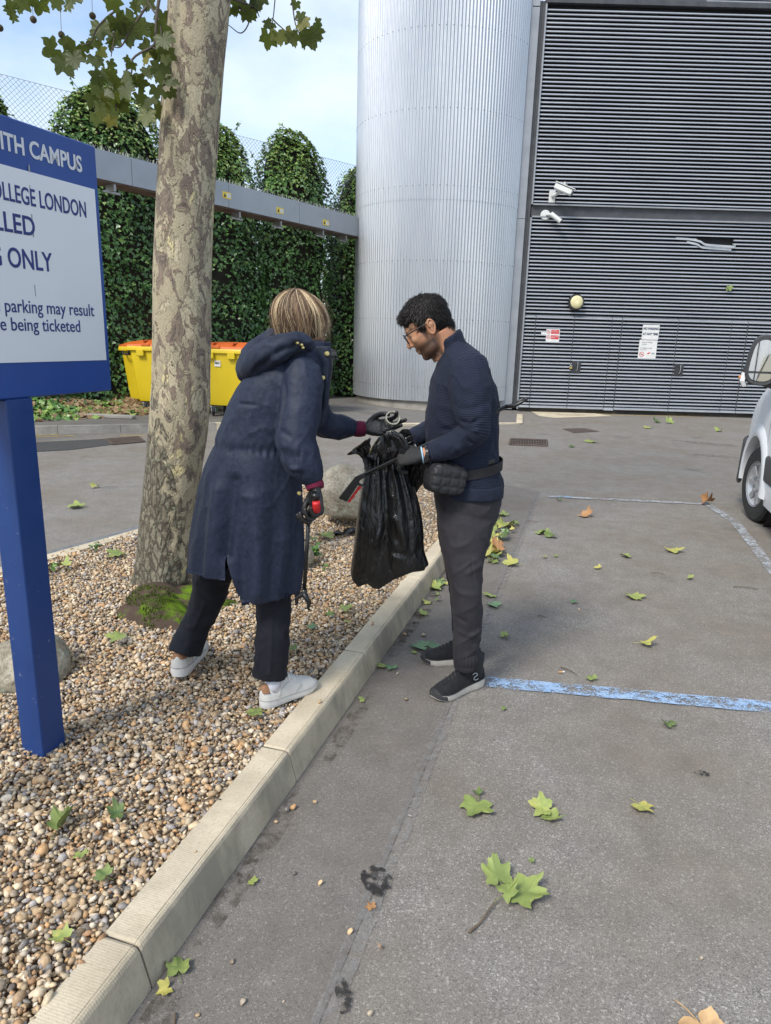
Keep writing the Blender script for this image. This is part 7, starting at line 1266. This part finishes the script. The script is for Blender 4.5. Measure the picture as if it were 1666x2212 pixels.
def leaf_at(c, s, rot, tint, label, mat=None, curl=.25, stalk=True, half=None, up=(0, 0, 1), grp='fallen plane leaves'):
    """a fallen leaf: s is its half length; curl lifts its edges, half folds it over"""
    s = s*1.13; v = HLV*s*np.array((rgl.uniform(.85, 1.08), 1, 1)); r2 = (v[:, 0]**2+v[:, 1]**2)/(s*s); k_ = rgl.uniform(0, 6.28); an_ = np.arctan2(v[:, 1], v[:, 0]); v[:, :2] *= (1+.3*np.sqrt(np.minimum(r2, 1))*vnoise(np.stack((np.cos(an_)*2+k_*5, np.sin(an_)*2, an_*0), 1), 1.3, 2))[:, None]; curl = curl*rgl.uniform(.9, 1.9)
    v[:, 2] = s*(curl*r2*(.35+.65*np.sin(np.arctan2(v[:, 1], v[:, 0])*rgl.integers(1, 3)+k_))+.06*np.sin(v[:, 0]/s*9+k_)*np.sqrt(r2)+.05*np.abs(v[:, 0])/s)
    if half: a = np.maximum(v[:, 0]*half, 0); v[:, 2] += a*1.5; v[:, 0] -= a*.75*np.sign(half)
    v[:, 2] -= v[:, 2].min()-.002; f = list(HLF); n = len(v)
    if stalk:
        q = np.array([(0, -.02*s, .02*s), (.03*s, -.45*s, .04*s), (.12*s, -.9*s, .0)]); q[:, 2] += .002; sv, sf = sweep(cr(q, 4), np.full(9, .02*s), np.full(9, .02*s), 5); f += [tuple(i+n for i in p) for p in sf]; v = np.vstack((v, sv))
    B = rotmat((0, 0, 1), R(rot))
    if up != (0, 0, 1): u_ = np.array(up, float); u_ /= np.linalg.norm(u_); B = frame(np.cross((0, 0, 1), u_)+1e-6, u_)@B
    tv = np.clip(tint+rgl.normal(0, .07)+.3*vnoise(v/s+k_, 2.2, 2)-.12*np.append(np.exp(-(np.abs(HLV[:, 0])/.03)**2), np.zeros(len(v)-n)), 0, 1)
    return tag(mk('fallen_leaf', v@B.T+np.array(c), f, mat or M_FALL, origin=c, attrs={'tint': tv}), label, 'leaf', grp)
def zA(x, y): return ((1800+x/1.3097)/1.844, (1600+y/1.3097)/1.844)
def zB(x, y): return ((1500+x/1.0598)/1.844, (2800+y/1.0598)/1.844)
def zC(x, y): return ((x/1.1107)/1.844, (3000+y/1.1107)/1.844)
def zD(x, y): return ((600+x/1.666)/1.844, (1900+y/1.666)/1.844)
def zE(x, y): return (705+.2819*x, 921.9+.2819*y)
GB = .128
Lq = [ # where, height of ground, half length, turn, tint, label, material, curl, fold
 (zB(425, 430), 0, .068, 160, .55, 'large yellow green leaf lying flat, left of the folded leaf in the near tarmac', None, .1, 0),
 (zB(428, 390), 0, .022, 40, .2, 'small curled green scrap just above the large flat yellow green leaf', None, .6, 0),
 (zB(715, 455), 0, .05, 70, .6, 'folded yellow green leaf with a long stalk in the middle of the near tarmac', None, .3, .35),
 (zB(755, 485), 0, .045, 100, .55, 'second leaf lying over the folded leaf with the long stalk', None, .3, -.3),
 (zB(1112, 437), 0, .044, 200, .85, 'yellow leaf with orange edge, on the right of the near tarmac', None, .25, 0),
 (zB(1240, 98), 0, .034, 30, .15, 'green leaf on the tarmac just below the right end of the blue line', None, .35, 0),
 (zB(540, 28), 0, .016, 30, .25, 'tiny green leaf just below the blue line', None, .4, 0),
 (zB(655, 672), 0, .012, 0, .2, 'tiny dark green scrap above the three leaved twig', None, .4, 0),
 (zA(735, 1450), 0, .03, 20, .4, 'small green leaf just above the middle of the blue line', None, .3, 0),
 (zA(1000, 1265), 0, .05, 250, .9, 'curled yellow leaf with brown tip above the blue line', None, .6, .2),
 (zA(285, 1227), 0, .034, 100, .55, 'yellow green leaf right of the man lower leg', None, .3, 0),
 (zA(230, 1066), 0, .055, 60, .4, 'green leaf across the tar seam right of the man knee', M_FALLG, .2, 0),
 (zA(205, 1012), 0, .045, 150, .6, 'pale yellow green leaf just above the green leaf on the tar seam', None, .2, 0),
 (zA(325, 850), 0, .07, 80, .75, 'wide pale yellow leaf across the tar seam behind the man', None, .3, .25),
 (zA(945, 1015), 0, .07, 200, .55, 'large yellow green leaf in the middle of the parking bay', None, .12, 0),
 (zA(1147, 776), 0, .075, 190, .6, 'large pale leaf in the upper right of the parking bay', None, .15, 0),
 (zA(915, 807), 0, .05, 90, .65, 'pale yellow leaf left of the large leaf in the upper bay', None, .25, 0),
 (zA(500, 690), 0, .07, 40, .4, 'topmost green leaf of the small heap by the seam', None, .25, 0),
 (zA(520, 702), 0, .06, 130, .3, 'darker green leaf at the right of the small heap by the seam', None, .2, 0),
 (zA(455, 685), 0, .05, 220, .5, 'yellowish leaf at the left of the small heap by the seam', None, .35, 0),
 (zA(305, 648), 0, .07, 70, .85, 'yellow leaf lying behind the man, above the leaf drift', None, .3, 0),
 (zA(272, 597), 0, .06, 50, .4, 'green leaf nearest the man hip, top of the strip behind him', None, .3, 0),
 (zA(705, 600), 0, .07, 20, .5, 'curled orange brown leaf on the left of the far bay', M_FALLB, .8, .3),
 (zA(1335, 533), 0, .075, 120, .25, 'curled orange brown leaf on the faded line near the van', M_FALLB, .9, .3),
 (zA(560, 516), 0, .035, 0, .05, 'small dark green leaf by the blue paint mark', None, .4, 0),
 (zA(640, 1050), 0, .025, 0, .3, 'small grey green leaf left of the large leaf in the bay', M_FALLG, .3, 0),
 (zA(1250, 925), 0, .03, 60, .6, 'small crumpled leaf right of centre in the bay', None, .7, 0),
 (zA(765, 871), 0, .03, 30, .9, 'small curled yellow leaf in the left half of the bay', None, .7, 0),
 (zA(545, 808), 0, .02, 30, .3, 'tiny green scrap right of the seam', None, .3, 0),
 (zA(490, 812), 0, .022, 80, .6, 'tiny yellow scrap right of the seam', None, .3, 0),
 (zA(1075, 110), 0, .11, 30, .03, 'dark green leaf standing up on the road before the louvres', None, .8, .3),
 (zA(1135, 113), 0, .1, 330, .35, 'light green leaf beside the dark one before the louvres', None, .6, 0),
 (zA(1028, 138), 0, .1, 90, .6, 'yellow green leaf left of the dark one before the louvres', None, .3, 0),
 (zA(740, 211), 0, .12, 90, .6, 'pale leaf on the road right of the drain grate', None, .15, 0),
 (zA(1400, 154), 0, .1, 60, .55, 'pale leaf on the road left of the van', None, .4, 0),
 (zA(630, 236), 0, .06, 10, .1, 'small dark leaf below the manhole cover', None, .4, 0),
 (zC(790, 970), 0, .036, 20, .35, 'green leaf on the tarmac against the near end of the kerb', None, .2, 0),
 (zC(738, 1045), 0, .025, 130, .95, 'narrow yellow leaf blade below the green leaf by the kerb', None, .3, .5),
 (zC(1122, 577), 0, .018, 60, .5, 'small yellow green leaf on the strip along the kerb', None, .4, 0),
 (zC(268, 330), GB, .052, 350, .2, 'long folded green leaf standing on the near gravel', None, .5, .9),
 (zC(530, 270), GB, .032, 100, .15, 'dark green leaf half buried near the middle of the near gravel', None, .4, .3),
 (zC(465, 548), GB, .03, 60, .15, 'small green leaf low on the near gravel', None, .4, 0),
 (zC(280, 825), GB, .028, 60, .6, 'small yellow leaf on the gravel at the bottom left', None, .3, 0),
 (zC(360, 447), GB, .022, 200, .5, 'small olive leaf below the long folded green leaf', None, .3, 0),
 (zD(1180, 397), GB, .09, 100, .4, 'green leaf on the gravel in front of the pale boulder', None, .15, 0),
 (zD(712, 1567), GB, .045, 100, .45, 'green leaf on the gravel just below the white shoe', None, .15, 0),
 (zD(1300, 872), GB, .045, 180, .4, 'leaf with a brown tip on the gravel below the black bag', None, .5, 0),
 (zD(1200, 915), GB, .03, 90, .1, 'dark green leaf left of the brown tipped leaf below the bag', None, .3, 0),
 (zD(1075, 1000), GB, .03, 60, .2, 'blue green leaf on the gravel right of the trouser leg', M_FALLG, .3, 0),
 (zD(1305, 970), GB, .025, 0, .95, 'small yellow leaf on the gravel near the kerb', None, .3, 0),
 (zD(940, 1150), GB, .03, 45, .2, 'olive leaf on the gravel right of the woman ankle', None, .3, 0),
 (zD(1548, 1262), 0, .035, 60, .45, 'green leaf on the strip by the kerb joint', None, .4, 0),
 (zD(1600, 1277), 0, .034, 20, .2, 'blue green leaf right of the leaf by the kerb joint', M_FALLG, .3, 0),
 (zE(742, 1692), 0, .065, 70, .35, 'big blue green leaf in front of the man rear shoe', M_FALLG, .15, 0),
 (zE(850, 1697), 0, .045, 90, .45, 'green leaf partly under the man rear shoe', M_FALLG, .3, 0),
 (zE(750, 1442), 0, .04, 30, .5, 'pale leaf on the strip above the big blue green leaf', None, .3, 0),
 (zE(785, 1350), 0, .035, 80, .55, 'pale leaf by the kerb left of the man knee', None, .3, 0),
 (zE(835, 1255), 0, .05, 10, .5, 'crumpled leaf in the gutter left of the man knee', None, .6, 0),
 (zE(850, 1235), 0, .045, 200, .35, 'green leaf over the crumpled leaf in the gutter', None, .4, 0),
 (zE(902, 1200), 0, .04, 90, .3, 'blue green leaf touching the kerb behind the man knee', M_FALLG, .3, 0),
 (zE(675, 1735), 0, .015, 0, .6, 'tiny yellow leaf left of the big blue green leaf', None, .4, 0),
 (zE(285, 2098), 0, .018, 80, .5, 'tiny yellow green leaf on the strip left of the man front shoe', None, .3, 0),
 ((262, 1378), .15, .06, 100, .6, 'pale green leaf resting against the mossy root', None, .3, 0),
 ((258, 1198), GB, .07, 90, .4, 'grey green leaf on the gravel left of the tree trunk', None, .2, 0),
 ((140, 1227), GB, .05, 60, .55, 'pale leaf on the gravel right of the blue post', None, .5, 0),
 ((170, 1096), 0, .085, 90, .55, 'pale green leaf on the far road between post and tree', None, .2, 0),
 ((206, 1053), 0, .05, 40, .9, 'small yellow leaf on the far road between post and tree', None, .4, 0),
 (zB(1372, 1370), 0, .075, 200, .9, 'tan leaf cut off by the bottom edge at the lower right', M_FALLB, .15, 0),
 ((803, 1963), 0, .018, 30, .35, 'small rusty scrap of leaf on the tar seam', M_FALLB, .3, 0)]
for (px, py), z, s, rot, tn, lab, mt, cu, hf in Lq:
    z0_ = z+.004; leaf_at(tuple(G(px, py, z0_)), s, rot, tn, lab, mt, cu, s > .025, hf or None)
leaf_at(tuple(W(1575, 620, FY-.06)), .085, 200, .12, 'green leaf caught upright on the louvres above the doors', None, .2, True, None, (0, -1, .2))
# drift of leaves behind the man's legs
for k in range(46):
    x, y = 1040+rgl.uniform(0, 70), 1130+rgl.uniform(0, 84)
    if x+.55*(y-1130) > 1118: continue
    leaf_at(tuple(G(x, y, .004+rgl.uniform(0, .03))), rgl.uniform(.025, .075), rgl.uniform(0, 360), rgl.uniform(.1, 1), 'one of the leaves in the drift on the tarmac behind the man legs', M_FALLB if rgl.uniform() < .15 else (M_FALLG if rgl.uniform() < .2 else None), rgl.uniform(.2, .7), True, rgl.choice([0, .3]) or None, (0, 0, 1), 'leaf drift behind the man')
for k in range(16):
    s_ = rgl.uniform(4.1, 6.6)-1.377; p = K0+KD*s_+KN*rgl.uniform(.05, .13); leaf_at((p[0], p[1], .005), rgl.uniform(.015, .04), rgl.uniform(0, 360), rgl.uniform(.2, .8), 'one of the small leaves gathered in the gutter along the kerb', None, .5, False, None, (0, 0, 1), 'small leaves in the gutter')
# the twig with three leaves
tb = G(*zB(515, 832)); tw3 = thing('leaf_twig', 'broken twig carrying three yellow green leaves on the near tarmac', 'twig', tb)
def twl(px, py, s, rot, tint, curl, lift): 
    o = leaf_at(tuple(G(px, py, lift)), s, rot, tint, 'x', None, curl, True, None); o.parent = tw3; o.location = tuple(np.array(o.location)-tb)
    for k_ in ('label', 'category', 'group'): del o[k_]
    o.name = 'leaf'
twl(*zB(515, 745), .062, 10, .5, .3, .012); twl(*zB(608, 800), .066, 245, .5, .25, .012); twl(*zB(540, 815), .04, 300, .45, .5, .02)
m = MB(); m.tube(cr(np.array([G(*zB(505, 832), .012), G(*zB(470, 880), .01), G(*zB(440, 925), .007), G(*zB(390, 968), .005)]), 4), np.linspace(.0022, .0036, 13), 7); mkb('twig_stem', m, M_STEM, tw3, smooth=True)
# stones spilled on the tarmac
stones = [(zC(1268, 262), .014), (zC(1298, 250), .014), (zC(1392, 222), .010), (zC(1222, 310), .010), (zC(1303, 540), .010), (zC(1418, 585), .011), (zC(1550, 803), .012), (zC(1028, 930), .011), (zC(1075, 1110), .013), (zC(1255, 1105), .006), (zC(1640, 1160), .012), (zB(15, 1040), .012), (zB(142, 482), .009), (zB(1370, 1082), .008), (zE(745, 1605), .016), (zE(604, 1600), .015), (zE(612, 2100), .013), (zE(545, 1900), .012), (zC(875, 1165), .007)]
P_ = np.array([G(*q)+(0, 0, .006) for q, s in stones])
for p, (q, s) in zip(P_, stones):
    v, f, c = pebbles(p[None], np.array([s*.85]), 2, int(p[0]*1000) % 97+3); v[:, 2] -= v[:, 2].min()-.001; tag(mk('pebble', v, f, M_PEB, origin=p, attrs={'tint': c}), 'loose gravel pebble lying on the tarmac away from the bed', 'pebble', 'pebbles spilled on the tarmac')
for q, s in ((zD(1473, 983), .011), (zD(1122, 1503), .009), (zC(865, 440), .004)): p = G(*q, .122); v, f, c = pebbles(p[None], np.array([s]), 2, 5); v[:, 2] -= v[:, 2].min()-.1225; tag(mk('pebble', v, f, M_PEB, origin=p, attrs={'tint': c}), 'small brown pebble resting on top of the pale kerb', 'pebble', 'pebbles on the kerb')
for a, b, lab in ((zA(1040, 893), zA(1110, 900), 'thin brown stick in the middle right of the parking bay'), (zA(1470, 965), zA(1600, 978), 'long thin stick on the right of the parking bay'), (zA(570, 1385), zA(655, 1425), 'thin dark stick just above the blue line'), (zA(390, 622), zA(450, 626), 'short stick across the tar seam at the far end'), (zA(445, 1118), zA(490, 1125), 'short pale stick left of centre in the bay'), (zC(895, 212), zC(978, 205), 'short brown stick sticking out of the gravel over the kerb edge'), (zC(770, 1200), zC(775, 1150), 'short reddish stick at the bottom by the kerb')):
    z = .126 if 'gravel' in lab else .004; A_, B_ = G(*a, z), G(*b, z); m = MB(); m.tube(cr(np.array([A_, (A_+B_)/2+(0, .006, .004), B_]), 4), np.linspace(.003, .0018, 9), 6); tag(mkb('stick', m, M_STEM, smooth=True), lab, 'stick')
for q, r_, lab in ((zA(665, 1085), 80, 'cigarette end in the middle of the parking bay'), (zA(572, 1410), 10, 'cigarette end just above the blue line')):
    c = G(*q, .005); d = np.array((math.cos(R(r_)), math.sin(R(r_)), 0)); bt = thing('cigarette_end', lab, 'cigarette end', c); m = MB(); m.tube([c-d*.014, c+d*.006], .004, 8); mkb('filter', m, pmat('filter_tan', (.5, .27, .1), (.58, .33, .14), 40, .8), bt); m = MB(); m.tube([c+d*.006, c+d*.016], .004, 8); mkb('paper', m, M_WHITE, bt)
# weeds in the gravel
M_WEED = leafmat('weed_leaf', (.04, .1, .02), (.08, .18, .03), (.16, .28, .06), .5)
def weed(c, h, n, lab, seed):
    rg = np.random.default_rng(seed); r = thing('weed', lab, 'plant', c, None); m = MB(); LVs, LFs, k = [], [], 0
    for i in range(n):
        a = rg.uniform(0, 6.28); d = np.array((math.cos(a)*rg.uniform(.3, .9), math.sin(a)*rg.uniform(.3, .9), 1)); d /= np.linalg.norm(d); L_ = h*rg.uniform(.5, 1.0); e = np.array(c)+d*L_; m.tube([c, np.array(c)+d*L_*.5+(0, 0, .006), e], .0016, 4)
        P = np.array([np.array(c)+d*L_*q+rg.normal(0, .006, 3) for q in (.5, .75, 1.0, 1.05)]); v, f = leafcloud(P, np.tile((d[0], d[1], .8), (4, 1)), rg.uniform(.5, 1, 4)*h*.42, rg, IVY*np.array((.75, 1.2, 1)), IVYF, .3, .3); LVs.append(v); LFs.append(f+k); k += len(v)
    mkb('stem', m, M_WEED if False else M_STEM, r); vv = np.vstack(LVs); mk('foliage', vv, np.vstack(LFs), M_WEED, r, attrs={'tint': rg.uniform(.1, 1, len(vv)//10).repeat(10)})
weed(tuple(G(672, 1210, .115)), .16, 6, 'leafy green weed in the gravel beside the hem of the coat', 1); weed(tuple(G(112, 1238, .115)), .11, 5, 'thin green weed in the gravel right of the blue post', 2); weed(tuple(G(205, 1190, .115)), .08, 5, 'sparse weed in the gravel between the post and the trunk', 3); weed(tuple(G(700, 1232, .115)), .06, 4, 'small weed in the gravel just right of the hanging picker', 4); weed(tuple(G(600, 1330, .115)), .06, 3, 'tiny weed in the gravel between the woman legs', 5)
# scrap of black plastic on the gravel
a = np.linspace(0, 1, 12); m = MB(); A_, B_ = G(722, 1160, .128), G(775, 1150, .128); n_ = np.array((-(B_-A_)[1], (B_-A_)[0], 0)); n_ /= np.linalg.norm(n_); m.loft(np.array([[A_+(B_-A_)*q+n_*(.02+.035*q)+(0, 0, .012+.03*math.sin(q*7)**2), A_+(B_-A_)*q+(0, 0, .03+.02*math.sin(q*9+1)), A_+(B_-A_)*q-n_*(.01+.03*q)+(0, 0, .008), A_+(B_-A_)*q+(0, 0, .02+.02*math.sin(q*9+1))] for q in a])); tag(mkb('plastic_scrap', m, M_BAG, smooth=True), 'torn strip of black plastic on the gravel left of the bag', 'litter')
